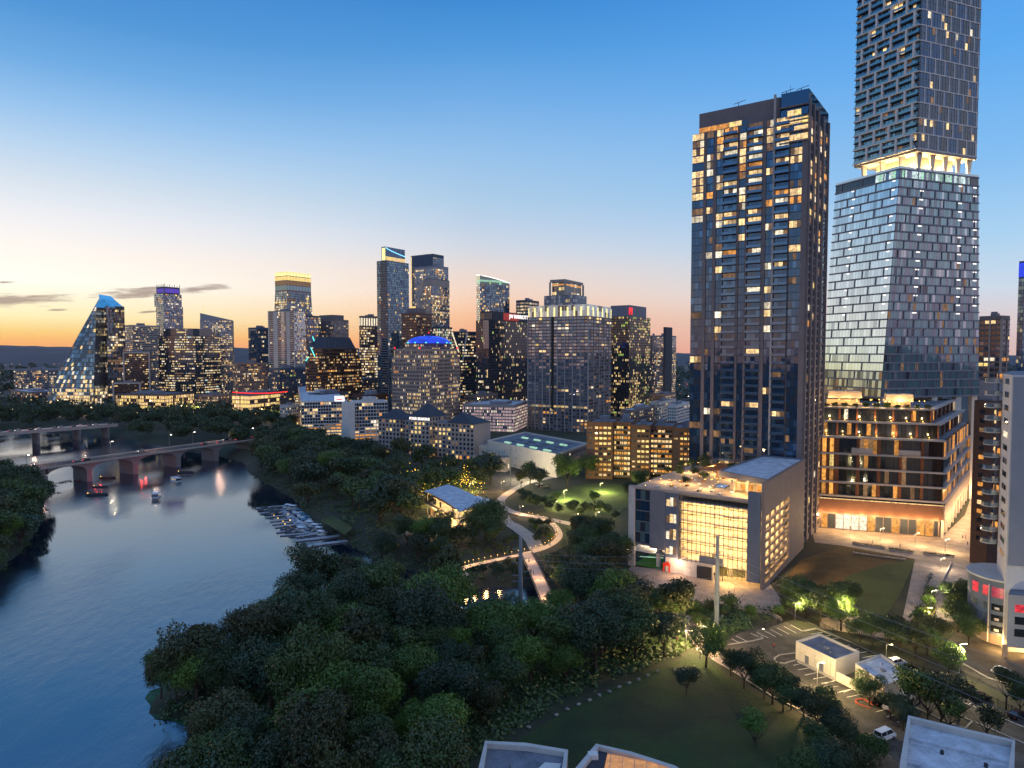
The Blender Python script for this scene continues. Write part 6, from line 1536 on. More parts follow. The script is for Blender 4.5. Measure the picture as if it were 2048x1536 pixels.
for i, (px, py) in enumerate([(1850, 1235), (1858, 1215), (1846, 1252), (1866, 1195), (1388, 1228), (1420, 1222), (1395, 1250), (1450, 1232), (1460, 1218), (1500, 1232), (1330, 1208), (1300, 1200), (1355, 1225), (1700, 1268), (1560, 1235)]):
    one('shrub', px, py, rnd.uniform(.8, 1.4), f'low shrub, {ORD[i]} among the beds around the garage and walk', group='shrubs round the garage and walk')
for i, (px, py, s) in enumerate([(1078, 1062, 1.0), (1090, 1072, 1.2), (1084, 1084, 1.1), (1070, 1060, .8), (1096, 1060, .9), (1100, 1080, 1.0), (1076, 1092, .9), (1062, 1048, .8)]): one('shrub' if i % 2 else 'small', px, py, s, f"{'low shrub' if i % 2 else 'small tree'}, {ORD[i]} inside the loop of the curved footpath", group='planting inside the footpath loop')
for i, (px, py, s) in enumerate([(1030, 1092, .9), (1014, 1100, .9), (996, 1108, .8), (975, 1114, .7), (955, 1120, .7), (1036, 1134, .6), (1015, 1142, .8), (990, 1152, .9), (965, 1158, .9), (1028, 1158, 1.0), (1110, 1128, .8), (1120, 1146, 1.2), (1124, 1168, 1.5), (1126, 1190, 1.6), (1000, 1168, 1.2), (1040, 1166, .9)]): one('small', px, py, s, f'small bushy tree, {ORD[i]} along the rail of the curved footpath', group='bushy trees along the footpath rail')
for i, (px, py, s) in enumerate([(1528, 1398, .5), (1566, 1424, .55), (1606, 1440, .5), (1636, 1462, .5), (1462, 1352, .45), (1780, 1440, .45), (1806, 1462, .4)]): one('broad', px, py, s, f'full dark tree, {ORD[i]} along the near kerb of the parking lot', (0, 1, 2, 4)[i % 4], group='trees along the near kerb of the lot')
for i, (u, v, s) in enumerate([(.06, .5, .5), (.12, .8, .6), (.2, .4, .7), (.2, .9, .8), (.3, .5, .6), (.36, .2, .5), (.42, .4, .55), (.03, .8, .5), (.27, .75, .7), (.47, .8, .6)]):
    x, y = gsub(u, u, v, v)[0]; tree('small', x, y, f'potted terrace tree, {ORD[i]} on the garage roof deck', 'terrace trees on the garage roof', s * 1.4, gzr)
W_ = Patch(pod[3], pod[0], 0, 50, center(pod))
for i in range(11):
    q = W_.P(.1 + .08 * i, 51.4, -6 - (i % 3)); tree('shrub', q[0], q[1], f'planter shrub, {ORD[i]} in the roof garden of the dark glass hotel', 'planter shrubs in the hotel roof garden', rnd.uniform(.6, .9), 51.36)
plant_all()
# far woods: one mass
def far_woods():
    r = random.Random(3); V, Fc = [], []
    def clump(x, y, s, z0=0):
        for _ in range(int(26 * s)):
            d = Vector((r.gauss(0, 1), r.gauss(0, 1), r.gauss(0, 1))).normalized(); p = Vector((x + d.x * 6 * s, y + d.y * 6 * s, z0 + 4.5 * s + d.z * 4.2 * s))
            u = Vector((r.gauss(0, 1), r.gauss(0, 1), r.gauss(0, 1))).normalized() * 2.0 * s; v = u.orthogonal().normalized() * 1.5 * s; i0 = len(V); V.extend([tuple(p - u), tuple(p + v), tuple(p + u), tuple(p - v)]); Fc.append((i0, i0 + 1, i0 + 2, i0 + 3))
    for _ in range(1500):
        px, py = r.uniform(-60, 2100), 728 + 70 * r.random() ** 1.5; x, y = G(px, py); clump(x, y, r.uniform(.9, 1.8) * (1 + .5 * (y > 1800)))
    for _ in range(420):
        px, py = r.uniform(-40, 620), r.uniform(800, 842); x, y = G(px, py); clump(x, y, r.uniform(.8, 1.3))
    for _ in range(140):
        px, py = r.uniform(1290, 1390), r.uniform(795, 850); x, y = G(px, py); clump(x, y, r.uniform(.5, .8))
    me = bpy.data.meshes.new('distant_woods'); me.from_pydata(V, [], Fc); me.materials.append(MATS['leaf_blue']); o = bpy.data.objects.new('distant_woods', me); COL.objects.link(o); o['kind'] = 'stuff'
far_woods()
# low undergrowth under the woods and on the banks: one mass
PATHS = [q for L_ in ([(1000, 1012), (1012, 1040), (1040, 1060), (1062, 1078), (1075, 1100)], [(1210, 1062), (1150, 1050), (1085, 1036), (1030, 1026), (1000, 1008), (1015, 988), (1060, 965)], [(1060, 1032), (1100, 1044), (1118, 1066), (1112, 1082), (1085, 1098), (1040, 1110), (985, 1122), (940, 1132), (920, 1142)], [(1052, 1108), (1068, 1140), (1086, 1182), (1100, 1215)]) for q in smooth(PX(L_), 8)]
def undergrowth():
    r = random.Random(8); V, Fc = [], []
    zones = [([G(a, b) for a, b in [(298, 1398), (450, 1322), (640, 1194), (760, 1176), (955, 1238), (1160, 1216), (1240, 1180), (1366, 1262), (1376, 1302), (1130, 1400), (930, 1530), (900, 1700), (380, 1700), (505, 1450)]], 5200),
             ([G(a, b) for a, b in [(505, 938), (640, 1030), (740, 1090), (860, 1146), (1050, 1165), (1230, 1180), (1252, 1085), (1130, 1060), (1000, 1000), (940, 950), (530, 886)]], 5200),
             ([G(a, b) for a, b in [(-110, 950), (20, 950), (72, 962), (96, 992), (92, 1044), (62, 1094), (0, 1156), (-110, 1230)]], 2200), ([G(a, b) for a, b in [(1260, 1192), (1560, 1225), (1450, 1275), (1380, 1240)]], 500)]
    for P_, n in zones:
        xs, ys = [p[0] for p in P_], [p[1] for p in P_]
        for _ in range(n):
            x, y = r.uniform(min(xs), max(xs)), r.uniform(min(ys), max(ys))
            if not in_poly(x, y, P_) or (in_poly(x, y, RIV) and edge_dist(x, y, RIV) > 1.2): continue
            px, py = CX + x / y * FPX, HOR + H * FPX / y
            if 840 < px < 1060 and 990 < py < 1082: continue
            if 980 < px < 1130 and 950 < py < 1225 and min((x - a_) ** 2 + (y - b_) ** 2 for a_, b_ in PATHS) < 27: continue
            if 940 < px < 1110 and 1160 < py < 1262: continue
            s = r.uniform(.5, 1.3); z0 = max(gz(x, y), WZ)
            for q in range(16):
                p = Vector((x + r.gauss(0, 1) * s, y + r.gauss(0, 1) * s, z0 + abs(r.gauss(.2, .7)) * s)); u = Vector((r.gauss(0, 1), r.gauss(0, 1), r.gauss(0, .6))).normalized() * .42; v = u.orthogonal().normalized() * .3; i0 = len(V); V.extend([tuple(p - u), tuple(p + v), tuple(p + u), tuple(p - v)]); Fc.append((i0, i0 + 1, i0 + 2, i0 + 3))
    me = bpy.data.meshes.new('undergrowth'); me.from_pydata(V, [], Fc); me.materials.append(MATS['leaf_deep']); o = bpy.data.objects.new('undergrowth', me); COL.objects.link(o); o['kind'] = 'stuff'
undergrowth()

# ------------------------------------------------------------------ bridges
def bridges():
    ln = lambda Y: (-261 + .55 * (Y - 420), Y); yk = lambda px: -492 / ((px - CX) / FPX - .55)
    L_ = math.hypot(.55, 1); ux, uy = .55 / L_, 1 / L_; nx_, ny_ = -uy, ux; Wd = 17; zd = 7.6
    b = Bld('arch_bridge', 'concrete arch road bridge with red lit piers and traffic crossing the river', 'bridge', ln(460))
    def pt(Y, d, z): x, y = ln(Y); return (x + nx_ * d, y + ny_ * d, z)
    Y0, Y1 = yk(-60), yk(560)
    a = b.A('deck'); a.hexa([pt(Y0, 0, zd - .9), pt(Y1, 0, zd - .9), pt(Y1, Wd, zd - .9), pt(Y0, Wd, zd - .9), pt(Y0, 0, zd), pt(Y1, 0, zd), pt(Y1, Wd, zd), pt(Y0, Wd, zd)], 'taupe_light')
    b.A('roadway').hexa([pt(Y0, 2.2, zd + .01), pt(Y1, 2.2, zd + .01), pt(Y1, Wd - 2.2, zd + .01), pt(Y0, Wd - 2.2, zd + .01), pt(Y0, 2.2, zd + .05), pt(Y1, 2.2, zd + .05), pt(Y1, Wd - 2.2, zd + .05), pt(Y0, Wd - 2.2, zd + .05)], 'asphalt')
    for d in (0.0, Wd - .3): 
        p_ = b.N('parapet'); p_.hexa([pt(Y0, d - .4, zd - .89), pt(Y1, d - .4, zd - .89), pt(Y1, d - .005, zd - .89), pt(Y0, d - .005, zd - .89), pt(Y0, d - .4, zd + .35), pt(Y1, d - .4, zd + .35), pt(Y1, d - .005, zd + .35), pt(Y0, d - .005, zd + .35)], 'taupe_light')
        y = Y0
        while y < Y1:
            q = pt(y, d - .2, zd); b.A('railing_lattice').box(q[0] - .12, q[0] + .12, q[1] - .12, q[1] + .12, zd + .36, zd + 1.1, 'steel_dark'); y += 1.6
        b.A('railing_lattice').bar(pt(Y0, d - .2, zd + 1.15), pt(Y1, d - .2, zd + 1.15), .12, .1, 'steel_dark')
    P_ = [yk(v) for v in (78, 175, 268, 355, 432, 500)]
    for i, Y in enumerate(P_):
        w = 1.5 if i else 3; b.N('pier').hexa([pt(Y - w, 1, WZ - 3), pt(Y + w, 1, WZ - 3), pt(Y + w, Wd - 1, WZ - 3), pt(Y - w, Wd - 1, WZ - 3), pt(Y - w, 1, 2.5), pt(Y + w, 1, 2.5), pt(Y + w, Wd - 1, 2.5), pt(Y - w, Wd - 1, 2.5)], 'taupe')
    for i in range(len(P_) - 1):
        ya, yb = P_[i] + (1.9 if i else 3), P_[i + 1] - 1.9; n = 14; ar = b.N('arch')
        zf = lambda t: 2.9 + 3.3 * math.sin(math.pi * t) ** .5
        for k in range(n):
            t0, t1 = k / n, (k + 1) / n; A_, E_ = ya + (yb - ya) * t0, ya + (yb - ya) * t1
            ar.hexa([pt(A_, 1, zf(t0)), pt(E_, 1, zf(t1)), pt(E_, Wd - 1, zf(t1)), pt(A_, Wd - 1, zf(t0)), pt(A_, 1, zd - .91), pt(E_, 1, zd - .91), pt(E_, Wd - 1, zd - .91), pt(A_, Wd - 1, zd - .91)], 'taupe')
    for Y in P_:
        b.N('spandrel').hexa([pt(Y - 2, .9, 2.52), pt(Y + 2, .9, 2.52), pt(Y + 2, Wd - .9, 2.52), pt(Y - 2, Wd - .9, 2.52), pt(Y - 2, .9, zd - .92), pt(Y + 2, .9, zd - .92), pt(Y + 2, Wd - .9, zd - .92), pt(Y - 2, Wd - .9, zd - .92)], 'taupe')
    for Y in (P_[1] + 4.5, P_[2] + 4.5): q = pt(Y, -1.5, -1.5); light('red_flood', q, 110, (1, .04, .03), .3, b.root); q = pt(Y + 1, 5, 2); light('red_flood', q, 60, (1, .04, .03), .3, b.root)
    b.finish()
    lamps = []
    proto = None
    for i, px in enumerate((47, 248, 366, 413, 500)):
        Y = yk(px); q = pt(Y, Wd if i in (1, 2, 3) else 0, zd)
        if proto is None:
            proto = empty('street_lamp', q); a = Acc(); a.cyl((q[0], q[1], q[2]), (q[0], q[1], q[2] + 8.5), .13, .07, 'metal', 6); a.build('pole', proto); a = Acc(); a.bar((q[0], q[1], q[2] + 8.4), (q[0] + 1.6, q[1] - .6, q[2] + 8.9), .1, .1, 'metal'); a.build('arm', proto); a = Acc(); a.box(q[0] + 1.3, q[0] + 2.1, q[1] - 1, q[1] - .3, q[2] + 8.75, q[2] + 8.95, 'l_lampwhite'); a.build('lamp_head', proto)
            proto['category'] = 'street lamp'; proto['group'] = 'street lamps on the arched bridge'; t = proto
        else: t = copy_tree(proto, q)
        t['label'] = f'tall street lamp, {ORD[i]} along the arched bridge from the near bank'
    q = pt(yk(248), Wd, zd); light('bridge_lamp', (q[0] + 1.5, q[1] - 1, q[2] + 8.2), 160, (1, .85, .6), .15)
    for Y in (yk(90), yk(320), yk(450)): q = pt(Y, 8, zd + 7); light('bridge_lamp', q, 420, (1, .6, .42), .15)
    # flat road bridge farther upstream
    D0 = 590; x0 = XAT(73, D0, 8); u2 = (.62, .785); n2 = (-.785, .62)
    b2 = Bld('road_bridge', 'flat concrete road bridge with streaming car lights, upstream of the arched one', 'bridge', (x0, D0))
    q2 = lambda t, d, z: (x0 + u2[0] * t + n2[0] * d, D0 + u2[1] * t + n2[1] * d, z); ta_, tb_ = -120, 66
    b2.A('deck').hexa([q2(ta_, 0, 5.2), q2(tb_, 0, 5.2), q2(tb_, 18, 5.2), q2(ta_, 18, 5.2), q2(ta_, 0, 7.2), q2(tb_, 0, 7.2), q2(tb_, 18, 7.2), q2(ta_, 18, 7.2)], 'taupe_light')
    b2.A('parapet').hexa([q2(ta_, -.3, 7), q2(tb_, -.3, 7), q2(tb_, -.01, 7), q2(ta_, -.01, 7), q2(ta_, -.3, 8.1), q2(tb_, -.3, 8.1), q2(tb_, -.01, 8.1), q2(ta_, -.01, 8.1)], 'taupe_light')
    for t in (-62, -30, 2, 34, 58):
        for d in (1, 4.8, 8.6, 12.4, 16.2): p = q2(t, d, 0); b2.N('pier_column').cyl((p[0], p[1], WZ - 3), (p[0], p[1], 5.19), .8, .8, 'taupe', 8)
    b2.finish()
    for t in (-40, 0, 40): p = q2(t, 8, 14); light('bridge_lamp', p, 480, (1, .62, .45), .15)
    return pt, yk, zd, Wd, q2
bpt, byk, bzd, bWd, b2q = bridges()

# ------------------------------------------------------------------ cars
def car_proto(paint, x=0, y=0, z=0, kindn='sedan', lights=False, name='parked_car'):
    root = empty(name, (x, y, z)); L2, W2 = 2.3, .9; H1, H2 = .95, 1.48
    if kindn == 'suv': H1, H2 = 1.1, 1.75
    if kindn == 'van': H1, H2 = 1.25, 2.0
    a = Acc(); prof = [(-L2, .32), (-L2, H1 - .1), (-L2 + .15, H1), (-L2 + .7 if kindn == 'sedan' else -L2 + .25, H1 + .02), (1.0 if kindn != 'van' else 1.45, H1 + .02), (L2 - .25, H1 - .14), (L2, H1 - .35), (L2, .32)]
    n = len(prof)
    def ext(acc, pf, w0, w1, m):
        k = len(acc.v); nn = len(pf)
        for s in (-1, 1):
            for X, Z in pf: acc.v.append((X, s * (w0 if Z < H1 + .1 else w1), Z))
        sl = acc.slot(m)
        for i in range(nn): j = (i + 1) % nn; acc.f.append((k + i, k + j, k + nn + j, k + nn + i)); acc.m.append(sl)
        acc.f.append(tuple(k + i for i in reversed(range(nn)))); acc.m.append(sl); acc.f.append(tuple(k + nn + i for i in range(nn))); acc.m.append(sl)
    ext(a, prof, W2, W2 * .98, paint); o = a.build('body'); o.parent = root
    bv = o.modifiers.new('b', 'BEVEL'); bv.width = .07; bv.segments = 2
    a = Acc()
    cb = {'sedan': (-1.75, -1.15, .35, 1.05), 'suv': (-2.15, -1.9, .45, 1.15), 'van': (-2.2, -2.05, 1.0, 1.7)}[kindn]
    k = 0; V = [(cb[0], W2 * .93, H1), (cb[3], W2 * .93, H1), (cb[3], -W2 * .93, H1), (cb[0], -W2 * .93, H1), (cb[1], W2 * .76, H2), (cb[2], W2 * .76, H2), (cb[2], -W2 * .76, H2), (cb[1], -W2 * .76, H2)]
    a.hexa([V[i] for i in (3, 2, 1, 0, 7, 6, 5, 4)], 'g_black'); o = a.build('windows'); o.parent = root
    a = Acc(); a.box(cb[1] - .06, cb[2] + .06, -W2 * .78, W2 * .78, H2 - .01, H2 + .06, paint)
    for s in (-1, 1):
        for X0, X1 in ((cb[0], cb[1]), (cb[3], cb[2])): a.bar((X0, s * W2 * .93, H1), (X1, s * W2 * .77, H2), .09, .09, paint)
        a.bar(((cb[1] + cb[2]) / 2, s * W2 * .945, H1), ((cb[1] + cb[2]) / 2, s * W2 * .79, H2), .1, .06, paint)
    o = a.build('roof'); o.parent = root
    for X in (-1.4, 1.4):
        for s in (-1, 1):
            a = Acc(); a.cyl((X, s * .72, .33), (X, s * .94, .33), .33, .33, 'tyre', 14); w = a.build('wheel'); w.parent = root
            a = Acc(); a.cyl((X, s * .942, .33), (X, s * .955, .33), .19, .19, 'metal', 10); h = a.build('rim'); h.parent = w
    for s in (-1, 1):
        a = Acc(); a.box(L2 - .03, L2 + .03, s * .62 - .2, s * .62 + .2, H1 - .42, H1 - .28, 'l_headlight' if lights else 'metal'); o = a.build('headlight'); o.parent = root
        a = Acc(); a.box(-L2 - .03, -L2 + .03, s * .66 - .18, s * .66 + .18, H1 - .32, H1 - .16, 'l_taillight' if lights else 'kayak_red'); o = a.build('taillight'); o.parent = root
    return root
cw, ck, cg, cs, cv_ = car_proto('car_white'), car_proto('car_black'), car_proto('car_grey'), car_proto('car_white', kindn='suv'), car_proto('car_white', kindn='van')
used = set()
def park(proto, px, py, px2, py2, label, z=.11, group='cars in the parking lot'):
    (x, y), (x2, y2) = G(px, py), G(px2, py2); rz = math.atan2(y2 - y, x2 - x); x, y = (x + x2) / 2, (y + y2) / 2
    if proto not in used: used.add(proto); proto.location = (x, y, z); proto.rotation_euler = (0, 0, rz); o = proto; o['label'] = label; o['group'] = group
    else: o = copy_tree(proto, (x, y, z), rz, None, label, group)
    o['category'] = 'car'
park(cs, 1780, 1334, 1808, 1328, 'white SUV with dark windows parked by the fence behind the plant buildings')
park(ck, 1803, 1347, 1832, 1340, 'black car parked beside the white SUV by the fence')
park(ck, 1885, 1380, 1914, 1373, 'black car parked alone halfway along the fence'); park(cg, 1925, 1392, 1952, 1386, 'silver car beside a black one near the far end of the fence'); park(ck, 1946, 1404, 1978, 1397, 'black car next to the silver one by the fence')
park(ck, 2022, 1440, 2052, 1432, 'black car partly cut off at the frame edge'); park(ck, 1748, 1414, 1778, 1405, 'black car in the front row beneath the shorter plant building')
park(cw, 1770, 1424, 1800, 1412, 'white car in the front row beside the black one'); park(cg, 1786, 1434, 1816, 1424, 'silver car at the end of the front row'); park(cw, 1797, 1406, 1822, 1396, 'white car tucked against the shorter plant building')
park(cv_, 1752, 1486, 1786, 1472, 'white van driving out between the dark trees and the pale roof')
park(cw, 1072, 972, 1084, 969, 'white car parked by the cream hall street', .1, 'cars by the cream hall'); park(cg, 1082, 976, 1094, 973, 'grey car parked beside the white one by the cream hall', .1, 'cars by the cream hall')
park(cw, 1990, 1350, 2014, 1344, 'white car under the condo porch lamps', .12, 'cars near the condo')
mv = car_proto('car_grey', lights=True, name='moving_car'); mv2 = car_proto('car_black', kindn='suv', lights=True, name='moving_car')
r_ = random.Random(4); first = {0: True, 1: True}
def drive(i, x, y, z, rz, label, group):
    pr = (mv, mv2)[i]
    if first[i]: first[i] = False; pr.location = (x, y, z); pr.rotation_euler = (0, 0, rz); o = pr
    else: o = copy_tree(pr, (x, y, z), rz)
    o['label'] = label; o['group'] = group; o['category'] = 'car'
for i, (px, d, s) in enumerate([(158, 5, 1), (178, 5, 1), (300, 12, 0), (415, 5, 1), (446, 5, 1), (470, 12, 0), (482, 5, 1), (497, 12, 0), (508, 12, 0), (515, 5, 1)]):
    q = bpt(byk(px), d, bzd + .06); a = math.atan2(1, .55); drive(i % 2, *q, a if s else a + math.pi, f'car with lights on, {ORD[i]} along the arched bridge from the near bank', 'cars on the arched bridge')
for i in range(22):
    q = b2q(-100 + 7.6 * i + r_.uniform(-2, 2), 4 if i % 2 else 12, 7.22); a = math.atan2(.785, .62); drive(i % 2, *q, a if i % 2 else a + math.pi, f'car with lights on, {ORD[i]} along the flat upstream bridge', 'cars on the flat bridge')
for i in range(24):
    px, py = 250 + 290 * r_.random(), 826 + 12 * r_.random(); x, y = G(px, py); drive(i % 2, x, y, .05, r_.choice((.5, 3.6)), f'car with lights on, {ORD[i]} along the riverside avenue', 'cars on the riverside avenue')

# ------------------------------------------------------------------ car park paint, kerbs, fence, lamps
Z1 = lambda x, y: (1350 + x / 5.12, 1150 + y / 5.12); Z2 = lambda x, y: (1650 + x / 4.314, 1180 + y / 4.314)
a = Acc()
segs = [(Z1, q) for q in [(625, 628, 742, 686), (775, 598, 860, 640), (835, 590, 955, 648), (910, 572, 1030, 636), (975, 560, 1095, 622), (1045, 545, 1170, 610), (1115, 530, 1240, 597), (1185, 515, 1300, 575), (575, 655, 655, 695), (1330, 580, 1450, 555), (1390, 610, 1515, 590), (1470, 645, 1590, 620), (1560, 668, 1670, 650), (1720, 735, 1792, 720), (1210, 930, 1320, 905), (1260, 975, 1385, 955), (1330, 1030, 1470, 1000), (1415, 1070, 1550, 1045), (1500, 1115, 1640, 1090), (1585, 1160, 1725, 1130), (1660, 1210, 1792, 1175)]] + \
       [(Z2, q) for q in [(0, 810, 80, 785), (40, 850, 160, 822), (160, 885, 235, 860), (190, 930, 300, 905), (440, 1055, 520, 1035), (530, 1100, 600, 1080), (620, 1145, 700, 1125), (790, 795, 890, 768), (875, 832, 990, 805), (960, 868, 1030, 850), (1050, 908, 1170, 878), (1240, 985, 1270, 978), (285, 550, 360, 535), (320, 590, 445, 565), (390, 625, 525, 600), (220, 525, 290, 510)]]
for f_, (x0, y0, x1, y1) in segs:
    A_, E_ = G(*f_(x0, y0)), G(*f_(x1, y1)); dx, dy = E_[0] - A_[0], E_[1] - A_[1]; l = math.hypot(dx, dy); k = .09 / l
    a.poly([(A_[0] - dy * k, A_[1] + dx * k, .117), (A_[0] + dy * k, A_[1] - dx * k, .117), (E_[0] + dy * k, E_[1] - dx * k, .117), (E_[0] - dy * k, E_[1] + dx * k, .117)], 'mark')
o = a.build('stall_markings', kind='structure')
a = Acc()
for m, pts in (('kerb', [Z1(545, 720), Z1(800, 680), Z1(900, 655), Z1(880, 635)]), ('kerb', [Z1(1230, 880), Z1(1120, 912), Z1(1040, 900), Z1(1015, 860), Z1(1070, 825), Z1(1230, 805)]), ('kerb', [Z1(220, 770), Z1(480, 930), Z1(560, 970), Z1(850, 1160), Z1(1000, 1250), Z1(1300, 1400), Z1(1500, 1490)]), ('kerb', [Z1(1300, 580), Z1(1440, 552), Z1(1792, 690)]),
               ('kerb_red', [Z2(400, 1030), Z2(270, 985), Z2(265, 955), Z2(330, 945), Z2(420, 1000)]), ('kerb', [Z2(760, 1010), Z2(940, 1095), Z2(1050, 1150), Z2(1210, 1200), Z2(1270, 1140), Z2(1080, 1050)]), ('kerb', [Z2(1210, 985), Z2(1560, 1130), Z2(1717, 1190)]), ('kerb', [Z2(1190, 640), Z2(1400, 760), Z2(1717, 860)]), ('kerb', [Z2(1300, 1150), Z2(1600, 1280), Z2(1717, 1330)])):
    w = [Vector((*G(*p), .18)) for p in pts]
    for i in range(len(w) - 1): a.bar(w[i], w[i + 1], .3, .16, m)
a.build('kerb', kind='structure')
def fence(pts, label, h=1.8, step=.9):
    w = [Vector((*G(*p), 0)) for p in pts]; root = empty('fence', w[0], label, 'fence'); ra, pa = Acc(), Acc()
    for i in range(len(w) - 1):
        d = w[i + 1] - w[i]; n = max(1, int(d.length / step))
        for z in (.25, h - .15): ra.bar(w[i] + Vector((0, 0, z)), w[i + 1] + Vector((0, 0, z)), .06, .06, 'black')
        for k in range(n * 3): q = w[i] + d * (k / (n * 3)); pa.box(q.x - .02, q.x + .02, q.y - .02, q.y + .02, .05, h, 'black')
        for k in range(0, n, 3): q = w[i] + d * (k / n); pa.box(q.x - .05, q.x + .05, q.y - .05, q.y + .05, 0, h + .15, 'black')
    ra.build('rail_trim', root); pa.build('picket_lattice', root)
fence([Z1(850, 575), Z1(1200, 460), Z1(1400, 490), (1650, 1262), (1720, 1298), (1800, 1330), (1920, 1378), (2060, 1446)], 'long black picket fence between the parking lot and the street trees')
# low garden walls below the garage
for lab, pts in (('low concrete wall bounding the sunken garden below the garage', [Z1(450, 480), Z1(560, 355), Z1(975, 405), Z1(1090, 470)]), ('low grey wall along the edge of the garage apron', [(1296, 1196), (1390, 1210), (1568, 1226)]), ('low rusty wall bordering the planted strip on the plaza', [(1903, 1128), (1880, 1175), (1872, 1180)])):
    a = Acc(); w = [Vector((*G(*p), .45)) for p in pts]
    for i in range(len(w) - 1): a.bar(w[i], w[i + 1], .35, .9, 'taupe_light')
    a.build('low_wall', label=lab, category='wall')
def lamp_post(px, py, h, label, energy, col=(1, .72, .28), arm=1.2, z=0, head='l_lamp', gp=None):
    x, y = G(px, py); r0 = empty('street_lamp', (x, y, z), label, 'street lamp', gp); a = Acc(); a.cyl((x, y, z), (x, y, z + h), .11, .07, 'metal', 8); a.build('pole', r0)
    a = Acc(); a.bar((x, y, z + h), (x + arm, y, z + h + .1), .1, .08, 'metal'); a.build('arm', r0); a = Acc(); a.box(x + arm - .1, x + arm + .3, y - .12, y + .12, z + h + .02, z + h + .12, head); a.build('lamp_head', r0)
    if energy: light('lamp_light', (x + arm + .2, y - .3, z + h - .35), energy, col, .25, r0)
YL = (1, .74, .3)
lamp_post(1675, 1262, 8.5, 'lamp post lighting the yellow-green tree beside the parking lot', 1500, YL); lamp_post(1918, 1366, 9, 'white lamp post between the condo and the fence', 1500, (1, .8, .4), head='l_lampwhite')
lamp_post(1634, 1388, 7, 'lamp post at the near edge of the parking lot beside the shrubby tree', 1500, YL); lamp_post(1400, 1318, 8, 'lamp post hidden in the yellow lit tree at the meadow corner', 1900, YL)
lamp_post(1516, 1278, 2.6, 'short post lamp on the kerb island in the lot', 0); lamp_post(1772, 1322, 4, 'short lamp at the end of the plant buildings', 260, YL); lamp_post(1852, 1252, 5, 'lamp post in the planted strip beside the plaza walk', 700, (1, .7, .25)); lamp_post(1862, 1222, 6, 'taller lamp post farther up the planted strip', 450, (1, .8, .5), head='l_lampwhite')
lamp_post(1372, 1300, 5, 'lamp post on the footpath at the wood corner', 1300, (1, .62, .3)); lamp_post(1345, 1216, 3.5, 'low lamp on the footpath below the garage', 420, (1, .62, .3)); lamp_post(1608, 1412, 3.5, 'low lamp at the kerb by the flowering bed', 500, (1, .66, .3)); lamp_post(1590, 1250, 6, 'lamp post at the far corner of the parking lot', 900, YL)
lamp_post(1128, 1000, 5, 'lamp post lighting the park lawn near the street', 3000, (1, .95, .3)); lamp_post(1200, 985, 5, 'lamp post on the lawn in front of the apartment slab', 3000, (1, .95, .3)); lamp_post(1108, 1018, 3.5, 'low lamp under the uplit tree at the lawn edge', 500, (1, .8, .3)); lamp_post(1192, 1040, 3.5, 'low lamp by the promenade wall', 600, (1, .8, .3))
lamp_post(1003, 985, 6, 'lamp post where the street bends by the cafe', 900, (1, .55, .2)); lamp_post(1045, 960, 7, 'lamp post floodlighting the street tree by the cream hall', 900, (1, .85, .4), head='l_lampwhite')
lamp_post(1150, 1046, 4, 'lamp post on the promenade before the lawn', 700, (1, .66, .3)); lamp_post(1040, 1030, 4, 'lamp post at the promenade fork', 450, (1, .66, .36)); lamp_post(940, 985, 5, 'lamp post at the cafe garden', 900, (1, .66, .2)); lamp_post(1170, 1076, 3, 'low lamp on the terrace wall below the promenade', 600, (1, .62, .25))
for i, (px, py) in enumerate([(1700, 1074), (1760, 1082), (1830, 1092), (1890, 1105)]): lamp_post(px, py, 5, f'plaza lamp post, {ORD[i]} in front of the dark glass hotel', 700, (1, .66, .3), gp='plaza lamp posts')
lamp_post(1880, 1140, 4, 'plaza lamp post beside the rusty wall', 350, (1, .75, .5))
# lit footpath: bollards along the rail
pp = smooth(PX([(1060, 1032), (1100, 1044), (1118, 1066), (1112, 1082), (1085, 1098), (1040, 1110), (985, 1122), (940, 1132), (920, 1142)]), 4); nb = 0; proto = None
for i in range(0, len(pp)):
    x, y = pp[i]; x, y = x - .6, y + 1.9
    if proto is None:
        proto = empty('bollard_light', (x, y, .14)); a = Acc(); a.cyl((x, y, .14), (x, y, 1.1), .07, .07, 'metal', 6); a.build('post', proto); a = Acc(); a.cyl((x, y, 1.11), (x, y, 1.3), .1, .1, 'l_bulb', 6); a.build('lamp_head', proto); o = proto
        o['category'] = 'bollard light'; o['group'] = 'bollard lights along the curved footpath'
    else: o = copy_tree(proto, (x, y, .14))
    o['label'] = f'small glowing bollard, {ORD[i]} along the curved footpath from the promenade'
    if i % 2 == 1: light('bollard_glow', (x + .5, y - 1.4, 1.9), 75, (1, .58, .22), .3)
# footbridge over the creek with a rail
fb = [G(1052, 1108), G(1068, 1140), G(1086, 1182), G(1100, 1215)]; root = Bld('footbridge', 'lit wooden footbridge crossing the creek towards the wood', 'bridge', fb[1])
for i in range(3):
    a_, e_ = fb[i], fb[i + 1]; root.A('deck').bar((*a_, .12), (*e_, .12), 4.2, .3, 'path_stone')
    d = Vector((e_[0] - a_[0], e_[1] - a_[1], 0)).normalized(); nn = Vector((-d.y, d.x, 0))
    for s in (-1, 1): root.A('railing_lattice').bar(Vector((*a_, 1.25)) + nn * s * 2.1, Vector((*e_, 1.25)) + nn * s * 2.1, .1, .1, 'steel_dark'); root.A('railing_lattice').bar(Vector((*a_, .75)) + nn * s * 2.1, Vector((*e_, .75)) + nn * s * 2.1, .04, .6, 'steel_dark')
    m_ = ((a_[0] + e_[0]) / 2, (a_[1] + e_[1]) / 2, 3.6); light('rail_lamp', m_, 300, (1, .55, .26), .4, root.root)
root.finish()

